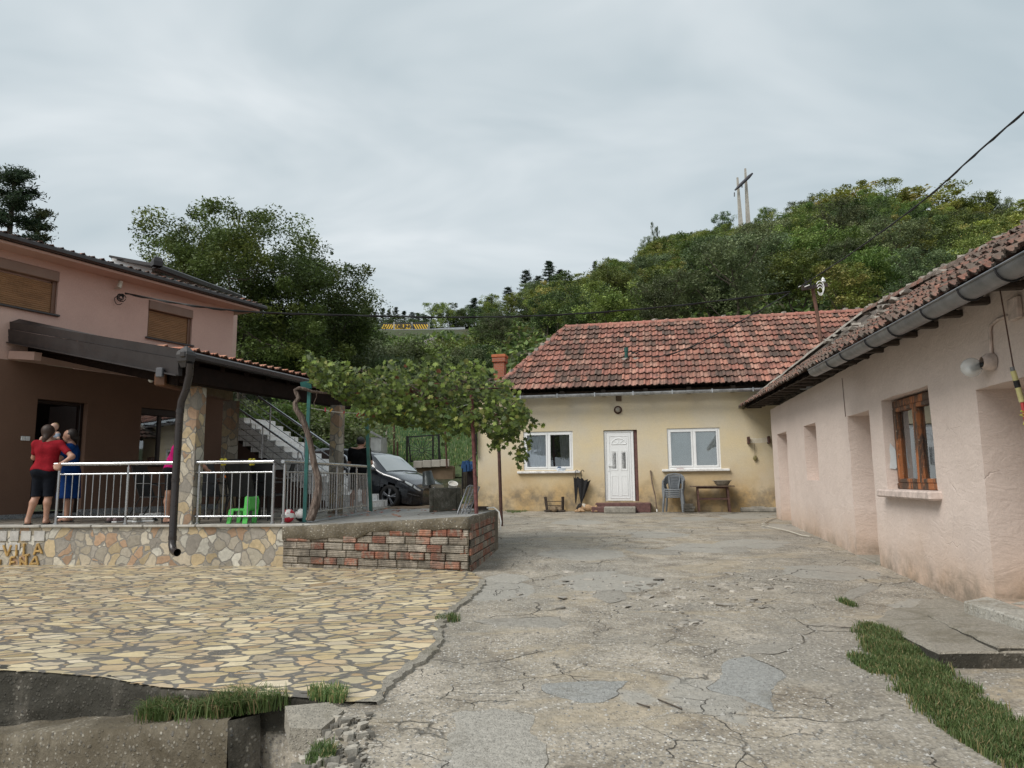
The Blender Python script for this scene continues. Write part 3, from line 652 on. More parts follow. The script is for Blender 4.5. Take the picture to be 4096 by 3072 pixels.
for gp, lb in ((((437, 616), (456, 617), (460, 621), (445, 623), (436, 620)), 'tiny grass tuft at the jagged right edge of the stone paving'), (((313, 750), (326, 748), (332, 756), (330, 766), (316, 768)), 'small grass tuft in the rubble at the bottom of the picture'), (((505, 508), (520, 507), (530, 510), (512, 513)), 'grass tuft at the foot of the yellow house wall beside the post'), (((842, 600), (852, 604), (853, 608), (844, 604)), 'tiny grass sprig in the crack where the walkway begins')):
    P = [tuple(GY(*p)) for p in gp]; gblades('grass_tuft', P, 500, .03, .07, yard_full, lb, seed=len(lb))
class Wall:
    """vertical wall plane through P0 with horizontal direction u (towards larger s) ; n points to the camera side"""
    def __init__(s, P0, P1):
        s.P0 = Vector((P0[0], P0[1], 0)); d = Vector((P1[0] - P0[0], P1[1] - P0[1], 0)); s.len = d.length; s.u = d.normalized()
        s.n = Vector((s.u.y, -s.u.x, 0))
        if s.n.dot(-s.P0) < 0: s.n = -s.n
    def pt(s, a, z, d=0.0): p = s.P0 + s.u * a + s.n * d; return Vector((p.x, p.y, z))
    def hit(s, px, py, d=0.0):
        r = ray(px, py); o = s.P0 + s.n * d; t = (o.xy - Vector((0, 0))).dot(s.n.xy) / r.xy.dot(s.n.xy)
        p = Vector((r.x * t, r.y * t, CAMZ + r.z * t)); return ((p - s.P0).dot(s.u), p.z)
    def box(s, mb, a0, a1, z0, z1, d0, d1, bev=0):
        M3 = Matrix((s.u, s.n, Vector((0, 0, 1)))).transposed()
        return mb.box(s.pt((a0 + a1) / 2, (z0 + z1) / 2, (d0 + d1) / 2), (abs(a1 - a0), abs(d1 - d0), abs(z1 - z0)), M3, bev)
    def rect(s, q):  # four picture corners tl,tr,br,bl -> s0,s1,z0,z1
        h = [s.hit(*p) for p in q]; return (h[0][0] + h[3][0]) / 2, (h[1][0] + h[2][0]) / 2, (h[2][1] + h[3][1]) / 2, (h[0][1] + h[1][1]) / 2
    def face(s, mb, a0, a1, z0, z1, holes, depth=.2, ztop=None, back=.25, sub=.5):
        """front skin with rectangular holes (a0,a1,z0,z1,depth) and their reveals"""
        A = sorted({a0, a1} | {h_[0] for h_ in holes} | {h_[1] for h_ in holes}); Z = sorted({z0, z1} | {h_[2] for h_ in holes} | {h_[3] for h_ in holes})
        A = [a for a in A if a0 <= a <= a1]; Z = [z for z in Z if z0 <= z <= z1]
        for i in range(len(A) - 1):
            for j in range(len(Z) - 1):
                ca, cz = (A[i] + A[i + 1]) / 2, (Z[j] + Z[j + 1]) / 2
                if any(h_[0] < ca < h_[1] and h_[2] < cz < h_[3] for h_ in holes): continue
                s.q(mb, A[i], A[i + 1], Z[j], Z[j + 1], 0)
        for h_ in holes:
            d = h_[4] if len(h_) > 4 else depth; a, b, z_, y_ = h_[:4]
            P = s.pt
            mb.quad(P(a, z_), P(a, y_), P(a, y_, -d), P(a, z_, -d)); mb.quad(P(b, y_), P(b, z_), P(b, z_, -d), P(b, y_, -d))
            mb.quad(P(a, y_), P(b, y_), P(b, y_, -d), P(a, y_, -d)); mb.quad(P(b, z_), P(a, z_), P(a, z_, -d), P(b, z_, -d))
            if len(h_) > 5: s.q(mb, a, b, z_, y_, -d)
        P = s.pt
        mb.quad(P(a0, z0), P(a0, z1), P(a0, z1, -back), P(a0, z0, -back)); mb.quad(P(a1, z1), P(a1, z0), P(a1, z0, -back), P(a1, z1, -back)); mb.quad(P(a0, z1), P(a1, z1), P(a1, z1, -back), P(a0, z1, -back))
    def q(s, mb, a, b, z0, z1, d): return mb.quad(s.pt(a, z0, d), s.pt(b, z0, d), s.pt(b, z1, d), s.pt(a, z1, d))
def tiles(mb, e0, e1, r0, r1, tw, tl, cols, rng, jit=.008, lift=.058, nprof=9, gap=None, missing=0.0, dark=.2):
    """interlocking clay tiles over the quad eave e0-e1, ridge r0-r1"""
    e0, e1, r0, r1 = map(Vector, (e0, e1, r0, r1)); u = (e1 - e0).normalized()
    m = (r0 + r1) / 2 - (e0 + e1) / 2; vd = (m - u * m.dot(u)); Lv = vd.length; vd.normalize(); n = u.cross(vd).normalized()
    if n.z < 0: n = -n
    rows = max(1, round(Lv / tl)); tl = Lv / rows
    for r_ in range(rows):
        v0 = r_ / rows; l0 = e0.lerp(r0, v0); l1 = e1.lerp(r1, v0); lu0 = e0.lerp(r0, (r_ + 1) / rows); lu1 = e1.lerp(r1, (r_ + 1) / rows)
        base = e0 + vd * (r_ * tl)
        sl = min((l0 - e0).dot(u), (lu0 - e0).dot(u)) if (lu0 - e0).dot(u) < 0 else (l0 - e0).dot(u) * .5 + (lu0 - e0).dot(u) * .5
        sr = ((l1 - e0).dot(u) + (lu1 - e0).dot(u)) / 2
        k0 = math.ceil(sl / tw - .3); k1 = math.floor(sr / tw + .3)
        rowc = rng.uniform(.92, 1.08)
        for k in range(k0, k1):
            c = cols[int(rng.random() ** 1.3 * len(cols)) % len(cols)]; q = rng.uniform(.8, 1.15) * rowc
            dn = fn(k * tw + e0.x, r_ * tl, .9, 11) + .6 * fn(k * tw, r_ * tl, 3.1, 5)
            if dn > .40 - dark and rng.random() < .62: kk = rng.uniform(.35, .95); c = tuple(c[i] * (1 - kk) + (.10, .07, .055)[i] * kk for i in range(3))
            mb.col = tuple(min(1, x * q) for x in c)
            j1 = rng.uniform(-jit, jit); j2 = rng.uniform(-jit, jit); rr = rng.uniform(-jit, jit) * .6
            vs = []
            for (vv, off) in ((-.055, lift), (tl + .01, .004)):
                for i in range(nprof):
                    t = i / (nprof - 1); x = k * tw + t * (tw + .012)
                    hgt = .036 * (max(0, math.sin(t * math.pi * 2.0 + .5)) ** 1.2) + .020 * max(0, math.sin(t * math.pi * 4 - 1.9)) + (.012 if i in (0, nprof - 1) else 0)
                    vs.append(base + u * (x + rr) + vd * (vv + j1) + n * (off + hgt + j2))
            for i in range(nprof): vs.append(vs[i] - n * .022)
            fs = [(i, i + 1, nprof + i + 1, nprof + i) for i in range(nprof - 1)] + [(2 * nprof + i, 2 * nprof + i + 1, i + 1, i) for i in range(nprof - 1)] + [(0, nprof, 2 * nprof)]
            cc_ = mb.col; mb.add(vs, fs[:nprof - 1] + fs[-1:]); mb.col = tuple(q_ * .28 for q_ in cc_); b_ = len(mb.v) - 3 * nprof  # lip faces coloured darker to paint the shadow gap between tile rows
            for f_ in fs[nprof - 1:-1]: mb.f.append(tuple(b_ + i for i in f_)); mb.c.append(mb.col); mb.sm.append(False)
    mb.col = (.05, .035, .028)
    o = n * -.02
    mb.add([e0 + o, e1 + o, r1 + o, r0 + o], [(0, 1, 2, 3)])
def ridge(mb, a, b, r, L, cols, rng, n=8, mort=None):
    a, b = Vector(a), Vector(b); d = b - a; N = max(1, round(d.length / L)); d.normalize(); st = (b - a).length / N
    x = d.cross(Vector((0, 0, 1))).normalized(); up = x.cross(d)
    for i in range(N):
        p = a + d * (i * st); c = cols[rng.randrange(len(cols))]; q = rng.uniform(.85, 1.1); mb.col = tuple(v * q for v in c); vs = []
        for (t, rr) in ((-.02, r * 1.12), (.05, r * 1.12), (.055, r), (st + .01, r * .96)):
            for k in range(n):
                an = math.pi * k / (n - 1); vs.append(p + d * t + x * math.cos(an) * rr + up * (math.sin(an) * rr * .9 - .04 + rng.uniform(-.002, .002)))
        mb.add(vs, [(j * n + k, j * n + k + 1, (j + 1) * n + k + 1, (j + 1) * n + k) for j in range(3) for k in range(n - 1)] + [tuple(range(n))])
        if mort and rng.random() < mort[1]:
            chunk(mort[0], p + up * (r * .3), (.22, .2, .16), rng.randrange(9999), rng.uniform(0, 6))
RC = [(.36, .155, .11), (.41, .19, .135), (.31, .13, .095), (.43, .235, .175), (.26, .12, .09), (.37, .17, .13)]
UY = Vector((math.cos(R(11.3)), -math.sin(R(11.3)), 0))
P0 = D(478, 505, 21.9); W = Wall((P0.x, P0.y), (P0.x + UY.x * 9.6, P0.y + UY.y * 9.6)); YW = W
z0 = W.hit(620, 511.6)[1]; zt = W.hit(640, 393)[1] + .1
yh = thing('yellow_house', 'single storey yellow plastered house with red tiled roof at the end of the yard', 'house', W.pt(4, z0))
def Q(*p): return [tuple(p[i:i + 2]) for i in range(0, 8, 2)]
wl = W.rect(Q(523, 432, 572.5, 431, 573.5, 470, 524, 470.5)); wr = W.rect(Q(666, 428.5, 719.5, 427.5, 721.5, 469, 669, 469))
dr = W.rect(Q(602.5, 430.5, 636.5, 429.5, 639.5, 501, 606, 501.5))
mb = MB(); W.face(mb, 0, 9.6, z0 - .3, zt, [(*wl, .16), (*wr, .16), (*dr, .16)], back=.3)
wy = mb.build('wall', M['yellow'], yh)
mb = MB()   # left gable side and back
L1 = W.pt(0, 0, -6.2); R1 = W.pt(9.6, 0, -6.2)
for a, b in ((W.pt(0, 0), L1), (L1, R1), (R1, W.pt(9.6, 0))): mb.quad((a.x, a.y, z0 - .3), (b.x, b.y, z0 - .3), (b.x, b.y, zt - .02), (a.x, a.y, zt - .02))
mb.build('side_wall', M['yellow'], yh)
mb = MB(); mb.prism([W.pt(.02, 0, -.2), W.pt(9.58, 0, -.2), W.pt(9.58, 0, -.22), W.pt(.02, 0, -.22)], z0, zt - .03)  # black sheet, paints the unlit room behind the windows
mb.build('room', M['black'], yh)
ev = W.hit(640, 386, .42); ze = ev[1]
sL = W.hit(491, 388, .42)[0]
E_L = W.pt(sL, ze, .42); E_R = W.pt(12.0, ze, .42)
rd = -2.9
rz = W.hit(640, 323.5, rd)[1]; sr0 = W.hit(566, 327, rd)[0]
R_L = W.pt(sr0, rz, rd); R_R = W.pt(12.2, rz + .04, rd)
mb = MB(); rg = random.Random(3); mort = MB()
tiles(mb, E_L, E_R, R_L, R_R, .205, .345, RC, rg, dark=.42)
roof = mb.build('roof', M['tile'], yh)
mb = MB(); BL = W.pt(sL, ze, 2 * rd - .42)
tiles(mb, BL, E_L, R_L, R_L + Vector((0, 0.001, 0)), .205, .345, RC, rg); mb.build('hip_roof', M['tile'], yh)
mb = MB(); BR = W.pt(12.0, ze, 2 * rd - .42); mb.quad(BL, BR, R_R, R_L); mb.build('rear_roof', M['tile_old'], yh)
mb = MB(); ridge(mb, R_L, R_R, .13, .37, [(.44, .19, .14), (.40, .16, .12)], rg, mort=(mort, .12)); ridge(mb, E_L + Vector((0, 0, .02)), R_L, .13, .37, [(.42, .18, .13), (.38, .17, .13)], rg, mort=(mort, .75)); mb.build('ridge_tiles', M['tile'], yh)
tag(mort.build('ridge_mortar', M['mortar'], yh), kind='stuff')
mb = MB()
W.box(mb, sL + .1, 10.3, ze - .16, ze - .05, -.02, .02); mb.build('wall_plate', M['oldwood'], yh)
for i in range(9): mb = MB(); a = .15 + i * 1.22; W.box(mb, a, a + .12, ze - .22, ze - .06, -.1, .34); mb.build('rafter', M['oldwood'], yh)
mb = MB(); gz = W.hit(640, 393.5, .5)[1]; vs = []
for a in (sL + .35, 10.2):
    for k in range(9): t = math.pi * k / 8; vs.append(W.pt(a, gz + .045 - math.sin(t) * .085 + .0, .47 + math.cos(t) * .075))
mb.add(vs, [(k, k + 1, 10 + k, 9 + k) for k in range(8)]); 
gut = mb.build('gutter', M['galv'], yh)
for i in range(9): mb = MB(); a = sL + .9 + i * 1.1; W.box(mb, a, a + .03, gz - .05, gz + .07, .545, .556); mb.build('gutter_bracket', M['galv'], gut)
def pvc_window(W, r, depth, parent, mode):
    a0, a1, z0_, z1_ = r; fr = MB(); t = .055; d0, d1 = -depth, -depth + .09
    W.box(fr, a0, a1, z1_ - t, z1_, d0, d1, .006); W.box(fr, a0, a1, z0_, z0_ + t, d0, d1, .006); W.box(fr, a0, a0 + t, z0_ + t, z1_ - t, d0, d1, .006); W.box(fr, a1 - t, a1, z0_ + t, z1_ - t, d0, d1, .006)
    c = (a0 + a1) / 2; W.box(fr, c - .02, c + .02, z0_ + t, z1_ - t, d0, d1)
    win = fr.build('window', M['white'], parent)
    for (b0, b1) in ((a0 + t, c - .02), (c + .02, a1 - t)):
        sf = MB(); s_ = .05
        W.box(sf, b0, b1, z1_ - t - s_, z1_ - t, d0 + .02, d1 + .012, .005); W.box(sf, b0, b1, z0_ + t, z0_ + t + s_, d0 + .02, d1 + .012, .005)
        W.box(sf, b0, b0 + s_, z0_ + t + s_, z1_ - t - s_, d0 + .02, d1 + .012, .005); W.box(sf, b1 - s_, b1, z0_ + t + s_, z1_ - t - s_, d0 + .02, d1 + .012, .005)
        sf.build('sash', M['white'], win)
        g = MB(); W.q(g, b0 + s_, b1 - s_, z0_ + t + s_, z1_ - t - s_, d0 + .05); g.build('pane', M['pane'], win)
        if mode == 'curtain':
            cu = MB(); cu.smooth = True; left = b0 < c - .1; x0, x1 = (b0, b1) if left else ((b0 + b1) / 2 - .03, b1)
            N = 60; vs = []
            for i in range(N + 1):
                t_ = i / N; x = x0 + (x1 - x0) * t_; dd = d0 - .015 + .010 * math.sin(t_ * (48 if left else 30)) + .004 * math.sin(t_ * 17)
                vs += [W.pt(x + (0 if left else .05 * (1 - t_)), z0_, dd), W.pt(x, z1_, dd)]
            cu.add(vs, [(2 * i, 2 * i + 2, 2 * i + 3, 2 * i + 1) for i in range(N)]); cu.build('curtain', M['curtain'] if left else M['curtain_grey'], win)
        else:
            bl = MB(); nn = 46
            for i in range(nn):
                zz = z0_ + t + s_ + .01 + (z1_ - z0_ - 2 * t - 2 * s_ - .02) * i / nn
                bl.quad(W.pt(b0 + s_, zz, d0 - .005), W.pt(b1 - s_, zz, d0 - .005), W.pt(b1 - s_, zz + .018, d0 - .010), W.pt(b0 + s_, zz + .018, d0 - .010))
            bl.build('venetian_blind', M['blind'], win)
    return win
M['curtain'] = simple('white_net_curtain', (.80, .85, .90), .8, 0, .1, 5); M['curtain_grey'] = simple('grey_net_curtain', (.30, .31, .31), .8, 0, .2, 5); M['blind'] = simple('venetian_slats', (.86, .93, .92), .5, 0, .05, 5)
w1 = pvc_window(W, wl, .12, yh, 'curtain'); w2 = pvc_window(W, wr, .12, yh, 'blind')
for r_, q in ((wl, (517, 474, 580, 473)), (wr, (662, 471, 730, 470))):
    a = W.hit(q[0], q[1], .1)[0]; b = W.hit(q[2], q[3], .1)[0]; mb = MB(); zz = W.hit((q[0] + q[2]) / 2, 473.5 if r_ is wl else 471.5, .1)[1]
    n = 24; vs = []
    W.box(mb, a, b, zz + .005, zz + .075, -.16, .10, .012)
    sil = mb.build('window_sill', M['whitesill'], yh)
a0, a1, z0_, z1_ = dr; dp = -.13
mb = MB(); t = .075; DX = a1 - .11   # brown strip on the right
W.box(mb, a0, DX, z1_ - t, z1_ - .02, dp, dp + .08, .006); W.box(mb, a0, a0 + t, z0_, z1_ - t, dp, dp + .08, .006); W.box(mb, DX - t, DX, z0_, z1_ - t, dp, dp + .08, .006)
door = mb.build('door', M['white'], yh); mb = MB()
W.box(mb, DX + .004, a1, z0_, z1_, dp - .05, dp + .05, .01); mb.build('door_lining', M['maroon'], yh)
mb = MB(); b0, b1 = a0 + t + .004, DX - t - .004; W.box(mb, b0, b1, z0_ + .01, z1_ - t - .004, dp + .02, dp + .075, .008)
cx = (b0 + b1) / 2; hw = (b1 - b0) / 2; hh_ = z1_ - z0_
def panel(x0, x1, y0, y1, dd=.075):
    W.box(mb, x0, x1, y0, y0 + .02, dp + dd, dp + dd + .012); W.box(mb, x0, x1, y1 - .02, y1, dp + dd, dp + dd + .012); W.box(mb, x0, x0 + .02, y0, y1, dp + dd, dp + dd + .013); W.box(mb, x1 - .02, x1, y0, y1, dp + dd, dp + dd + .013)
    W.box(mb, x0 + .045, x1 - .045, y0 + .045, y1 - .045, dp + dd, dp + dd + .008, .004)
for sx in (-1, 1):
    x0, x1 = sorted((cx + sx * hw * .12, cx + sx * hw * .66)); panel(x0, x1, z0_ + .17, z0_ + .36 * hh_)
    W.box(mb, x0, x1, z0_ + .43 * hh_, z0_ + .435 * hh_ + .01, dp + .075, dp + .088); W.box(mb, x0, x1, z0_ + .70 * hh_, z0_ + .705 * hh_ + .01, dp + .075, dp + .088)
    W.box(mb, x0, x0 + .025, z0_ + .43 * hh_, z0_ + .71 * hh_, dp + .075, dp + .089); W.box(mb, x1 - .025, x1, z0_ + .43 * hh_, z0_ + .71 * hh_, dp + .075, dp + .089)
panel(b0 + .07, b1 - .07, z0_ + .08, z1_ - t - .09, .073)
zc = z0_ + .80 * hh_; arc = [W.pt(cx + math.cos(k * math.pi / 16) * .21, zc + math.sin(k * math.pi / 16) * .17, dp + .082) for k in range(17)]
mb.tube(arc, .014, 6); mb.tube([arc[0], arc[-1]], .014, 6)
mb.build('door_leaf', M['white'], door)
mb = MB()
for sx in (-1, 1):
    x = cx + sx * hw * .39; W.box(mb, x - .055, x + .055, z0_ + .455 * hh_, z0_ + .685 * hh_, dp + .074, dp + .081)
n = 24; vs = [W.pt(cx, zc, dp + .079)] + [W.pt(cx + math.cos(k * math.pi / n) * .175, zc + .008 + math.sin(k * math.pi / n) * .14, dp + .079) for k in range(n + 1)]
mb.add(vs, [(0, k + 1, k + 2) for k in range(n)]); mb.build('door_glass', M['doorglass'], door)
mb = MB()
for an in (45, 90, 135): mb.bar(W.pt(cx + math.cos(R(an)) * .06, zc + math.sin(R(an)) * .05, dp + .085), W.pt(cx + math.cos(R(an)) * .19, zc + math.sin(R(an)) * .155, dp + .085), .014, .014)
mb.tube([W.pt(cx + math.cos(k * math.pi / 8) * .06, zc + math.sin(k * math.pi / 8) * .05, dp + .085) for k in range(9)], .009, 6); mb.build('fanlight_bars', M['white'], door)
mb = MB(); W.box(mb, b0 + .03, b0 + .06, z0_ + .42 * hh_, z0_ + .53 * hh_, dp + .075, dp + .09, .004); mb.bar(W.pt(b0 + .045, z0_ + .50 * hh_, dp + .12), W.pt(b0 + .16, z0_ + .50 * hh_, dp + .12), .02, .018); mb.bar(W.pt(b0 + .045, z0_ + .50 * hh_, dp + .08), W.pt(b0 + .045, z0_ + .50 * hh_, dp + .125), .02, .018); mb.build('handle', M['white'], door)
ss = W.hit(593, 506)[0]; se = W.hit(651, 505)[0]; st = thing('entrance_step', 'maroon painted concrete double step under the white door', 'step', W.pt((ss + se) / 2, z0, .2))
mb = MB(); ztp = W.hit(620, 502.5, .02)[1]; W.box(mb, ss + .1, se, z0 - .02, ztp, 0, .36, .02); W.box(mb, ss - .02, ss + .5, z0 - .02, ztp - .1, .02, .40, .03); mb.build('upper_step', M['maroon'], st)
mb = MB(); W.box(mb, ss + .36, se - .42, z0 - .02, ztp - .10, .36, .60, .02); mb.build('lower_step', M['lip'], st)
mb = MB(); W.box(mb, -.1, 9.2, z0 - .12, z0 - .012, -.05, .38, .01); tag(mb.build('concrete_lip', M['slab_r']), 'thin concrete apron along the foot of the yellow wall', 'apron')
mb = MB(); a = W.hit(740, 508)[0]; W.box(mb, a, a + 1.2, z0 - .02, z0 + .12, 0, .16, .03); W.box(mb, a + .3, a + .65, z0 + .12, z0 + .145, .03, .12, .01); tag(mb.build('low_kerb', M['lip']), 'low crumbling kerb at the right foot of the yellow wall', 'kerb')
c = D(500, 372, 24.5); ch = thing('chimney', 'short red brick chimney with orange cap behind the left roof hip', 'chimney', c)
mb = MB(); Mr = Matrix.Rotation(-R(11.3), 3, 'Z'); cw = 58 / 4 * .92 / F * 24.5 * 1.0
mb.box(c + Vector((0, 0, -.6)), (cw * .8, cw * .8, 1.9), Mr); mb.build('shaft', M['brick'], ch)
mb = MB(); mb.box(c + Vector((0, 0, .40)), (cw, cw, .16), Mr, .01); mb.build('collar', M['brick'], ch); mb = MB(); mb.box(c + Vector((0, 0, .535)), (cw * 1.08, cw * 1.08, .10), Mr, .01); mb.build('cap', simple('orange_tile', (.45, .13, .05), .7, 0, .2, 10), ch)
tr = (R_L - E_L); nrm = UY.cross((W.n * -1 * 2.9 + Vector((0, 0, rz - ze))).normalized()); 
def roofpt(px, py):
    r = ray(px, py); A = W.pt(0, ze, .42); Nn = UY.cross(W.pt(0, rz, rd) - A).normalized(); t = (A - Vector((0, 0, CAMZ))).dot(Nn) / r.dot(Nn); return Vector((0, 0, CAMZ)) + r * t
pp = roofpt(626.5, 361); pt_ = thing('roof_pipe', 'short dark green pipe standing through the tiled roof', 'pipe', pp)
mb = MB(); mb.tube([pp, pp + Vector((0, 0, .38))], .055, 10); mb.build('pipe', M['teal'], pt_); mb = MB(); mb.tube([pp + Vector((0, 0, .3)), pp + Vector((0, 0, .42))], .065, 10); mb.build('cap', M['teal'], pt_)
mb = MB(); chunk(mb, pp + Vector((0, -.02, .03)), (.3, .3, .12), 4); chunk(mb, pp + Vector((.3, -.02, .04)), (.3, .25, .1), 6); mb.build('mortar', M['mortar'], pt_)
PIPE_TOP = pp + Vector((.12, -.05, .3))
mb = MB(); rn2 = random.Random(4)
for i in range(5):
    o = PIPE_TOP + Vector((rn2.uniform(-.05, .25), -.05, rn2.uniform(-.12, .1))); mb.tube([o, o + Vector((.05, 0, .03))], .022, 6)
tag(mb.build('cable_clamps', M['black'], pt_), kind='stuff')
A = GY(792, 525); B = GY(964, 604); W = Wall((A.x, A.y), (B.x, B.y)); far = W.hit(776.5, 515)[0] - 0.02; PW = W
near = 13.5
ph = thing('pink_house', 'old low house of rough pink plaster with mossy tiled roof on the right', 'house', W.pt(4, .3))
zE = W.hit(900, 337, .0)[1]
zEf = W.hit(813, 378, .42)[1]; zEn = W.hit(1024, 266, .42)[1]
zW = (zEf + zEn) / 2 + .12
H1 = W.rect(Q(775, 435, 785.5, 432, 792.5, 524, 784, 520)); H2 = W.rect(Q(802.3, 426.8, 814.5, 422.5, 820, 480, 808.5, 481))
H3 = W.rect(Q(846.6, 416.5, 866.5, 411, 883, 570, 858.8, 557)); H4 = W.rect(Q(880.3, 400.8, 927.2, 385, 938.5, 489.5, 888.5, 491))
H5a = W.hit(975, 388)[0]; h5b = W.hit(996, 596)[0]; H5z = W.hit(975, 388)[1]
x5 = (H5a + h5b) / 2
holes = [(H1[0], H1[1], .0, H1[3], .5, 1), (*H2, .46, 1), (H3[0], H3[1], .36, H3[3], .58, 1), (H4[0], H4[1], H4[2], H4[3], .30), (x5, x5 + 1.35, .42, H5z - .02, .9, 1)]
mb = MB(); W.face(mb, far, near, -.2, zW, holes, back=.4)
S1 = W.pt(far, 0, -5.5); p = W.pt(far, 0); mb.quad((p.x, p.y, -.2), (p.x, p.y, zW), (S1.x, S1.y, zW), (S1.x, S1.y, -.2))
wallobj = mb.build('wall', M['pink'], ph)
me = wallobj.data; bm = bmesh.new(); bm.from_mesh(me); bmesh.ops.remove_doubles(bm, verts=bm.verts, dist=.001)
for it in range(7):
    ed = [e for e in bm.edges if e.calc_length() > .16]
    if not ed: break
    bmesh.ops.subdivide_edges(bm, edges=ed, cuts=1, use_grid_fill=True)
bmesh.ops.triangulate(bm, faces=[f for f in bm.faces if len(f.verts) > 4])
off = Vector(ph.location)
for v in bm.verts:
    q = v.co + off; k = .014; o = Vector((fn(q.y, q.z, 2.2, 1), fn(q.y, q.z, 2.6, 4), fn(q.y, q.z, 2.4, 8))) * k * .8 + Vector((fn(q.y, q.z, 8, 1), fn(q.y, q.z, 8, 4), fn(q.y, q.z, 8, 8))) * k * .3; v.co += o
for f in bm.faces: f.smooth = False
bm.to_mesh(me); bm.free()
a0, a1, z0_, z1_ = H4; d = -.17; mb = MB(); t = .075
a1 += .0
W.box(mb, a0 + .02, a1 - .02, z1_ - .13, z1_ - .03, d - .05, d + .04, .01); W.box(mb, a0 + .02, a1 - .02, z0_ + .005, z0_ + .09, d - .05, d + .05, .01); W.box(mb, a0 + .02, a0 + .02 + t, z0_ + .09, z1_ - .13, d - .05, d + .04, .01); W.box(mb, a1 - .02 - t, a1 - .02, z0_ + .09, z1_ - .13, d - .05, d + .04, .01)
win = mb.build('window', M['winwood'], ph); c = (a0 + a1) / 2
for b0, b1, nm in ((a0 + .02 + t, c - .004, 0), (c + .004, a1 - .02 - t, 1)):
    mb = MB(); s_ = .055
    for q in ((b0, b1, z1_ - .13 - s_, z1_ - .13), (b0, b1, z0_ + .09, z0_ + .09 + s_), (b0, b0 + s_, z0_ + .09, z1_ - .13), (b1 - s_, b1, z0_ + .09, z1_ - .13)): W.box(mb, *q, d - .03, d + .055, .008)
    mb.build('sash', M['winwood'], win)
    mb = MB(); W.q(mb, b0 + s_, b1 - s_, z0_ + .1, z1_ - .14, d); mb.build('pane', M['pane'], win)
mb = MB(); vs = []; N = 50
for i in range(N + 1):
    t_ = i / N; vs += [W.pt(a0 + (a1 - a0) * t_, z0_, d - .12 + .02 * math.sin(t_ * 60)), W.pt(a0 + (a1 - a0) * t_, z1_, d - .12 + .02 * math.sin(t_ * 60))]
mb.smooth = True; mb.add(vs, [(2 * i, 2 * i + 2, 2 * i + 3, 2 * i + 1) for i in range(N)]); mb.build('curtain', simple('dusty_curtain', (.085, .085, .075), .9, 0, .4, 3), win)
mb = MB(); W.box(mb, a0 - .05, a1 + .12, z0_ - .10, z0_ + .004, -.28, .14, .02); mb.build('window_sill', M['pinksill'], ph)
mb = MB(); q = W.hit(890.5, 457, -.0); pts = [(0, -.12), (.05, -.13), (.09, -.08), (.12, -.09), (.10, -.03), (.07, .02), (.06, .09), (.02, .16), (.01, .08), (.015, 0)]
bx = W.pt(a0 - .001, 0, 0)
vs = [W.pt(a0 + .016, q[1] + p_[1] * 1.25, -.04 - p_[0] * 1.5) for p_ in pts]; mb.add(vs, [tuple(range(len(vs)))])
mb.build('peeled_patch', simple('bare_white_plaster', (.66, .70, .72), .9, 0, .1), ph)
mb = MB(); a_, zz = W.hit(846.6, 416.5); mb.tube([W.pt(a_ - .02, zz, .012), W.pt(a_ - .05, zz + .6, .014), W.pt(a_ - .06, W.hit(843, 378)[1], .015)], .005, 5); mb.build('wall_wire', M['rust'], ph)
tip = D(741, 409.5, 19.0)
EO = .48
sT = W.hit(741, 409, EO)[0]; zT = W.hit(741, 409, EO)[1]
eN = W.pt(near + .3, zEn + .0, EO)
def zeave(s):
    s1 = W.hit(813, 376, EO); s2 = W.hit(1024, 262, EO); return s1[1] + (s2[1] - s1[1]) * (s - s1[0]) / (s2[0] - s1[0])
eF = W.pt(sT, zT, EO); eNn = W.pt(near + .3, zeave(near + .3), EO); ev1 = zeave(W.hit(813, 376, EO)[0])
print('eaves', zT, ev1, zeave(near), 'tip', sT)
rdp = -2.3
s_r0, z_r0 = W.hit(868, 311, rdp); s_r1, z_r1 = W.hit(1020, 232, rdp)
zr = lambda s: z_r0 + (z_r1 - z_r0) * (s - s_r0) / (s_r1 - s_r0)
print('ridge', s_r0, z_r0, s_r1, z_r1)
rF = W.pt(s_r0, z_r0, rdp); rN = W.pt(near + .3, zr(near + .3), rdp)
RO = [(.26, .115, .08), (.31, .15, .11), (.22, .10, .075), (.18, .11, .085), (.34, .17, .12), (.14, .09, .07)]
mb = MB(); tiles(mb, eF, eNn, rF, rN, .21, .30, RO, random.Random(8), jit=.018, lift=.085, dark=.30); mb.build('roof', M['tile_old'], ph)
bF = W.pt(sT, zT, 2 * rdp - EO); mb = MB(); mb.quad(eF, rF, bF, bF); mb.v = mb.v[:3] + [tuple(bF)]; mb.f = [(0, 1, 2)]; mb.c = mb.c[:1]; mb.sm = [False]; mb.build('hip_roof', M['tile_old'], ph)
mb = MB(); mb.quad(rF, rN, W.pt(near + .3, zT, 2 * rdp - EO), bF); mb.build('rear_roof', M['tile_old'], ph)
mb = MB(); N = 40; vs = []
for i in range(N + 1):
    p = eF.lerp(rF, i / N) + Vector((0, 0, .03)); d_ = (rF - eF).normalized(); x = d_.cross(Vector((0, 0, 1))).normalized(); up = x.cross(d_); w_ = .13 + .04 * fn(i * .3, 0, 1, 3)
    for k in range(7): an = math.pi * k / 6; vs.append(p + x * math.cos(an) * w_ + up * (math.sin(an) * .085 - .03 + .018 * fn(i, k, .7)))
mb.smooth = True; mb.add(vs, [(i * 7 + k, i * 7 + k + 1, (i + 1) * 7 + k + 1, (i + 1) * 7 + k) for i in range(N) for k in range(6)]); mb.build('hip_mortar', M['mortar'], ph)
mb = MB(); mo2 = MB(); ridge(mb, rF, rN, .13, .36, RO, random.Random(9), mort=(mo2, .6)); mb.build('ridge_tiles', M['tile_old'], ph)
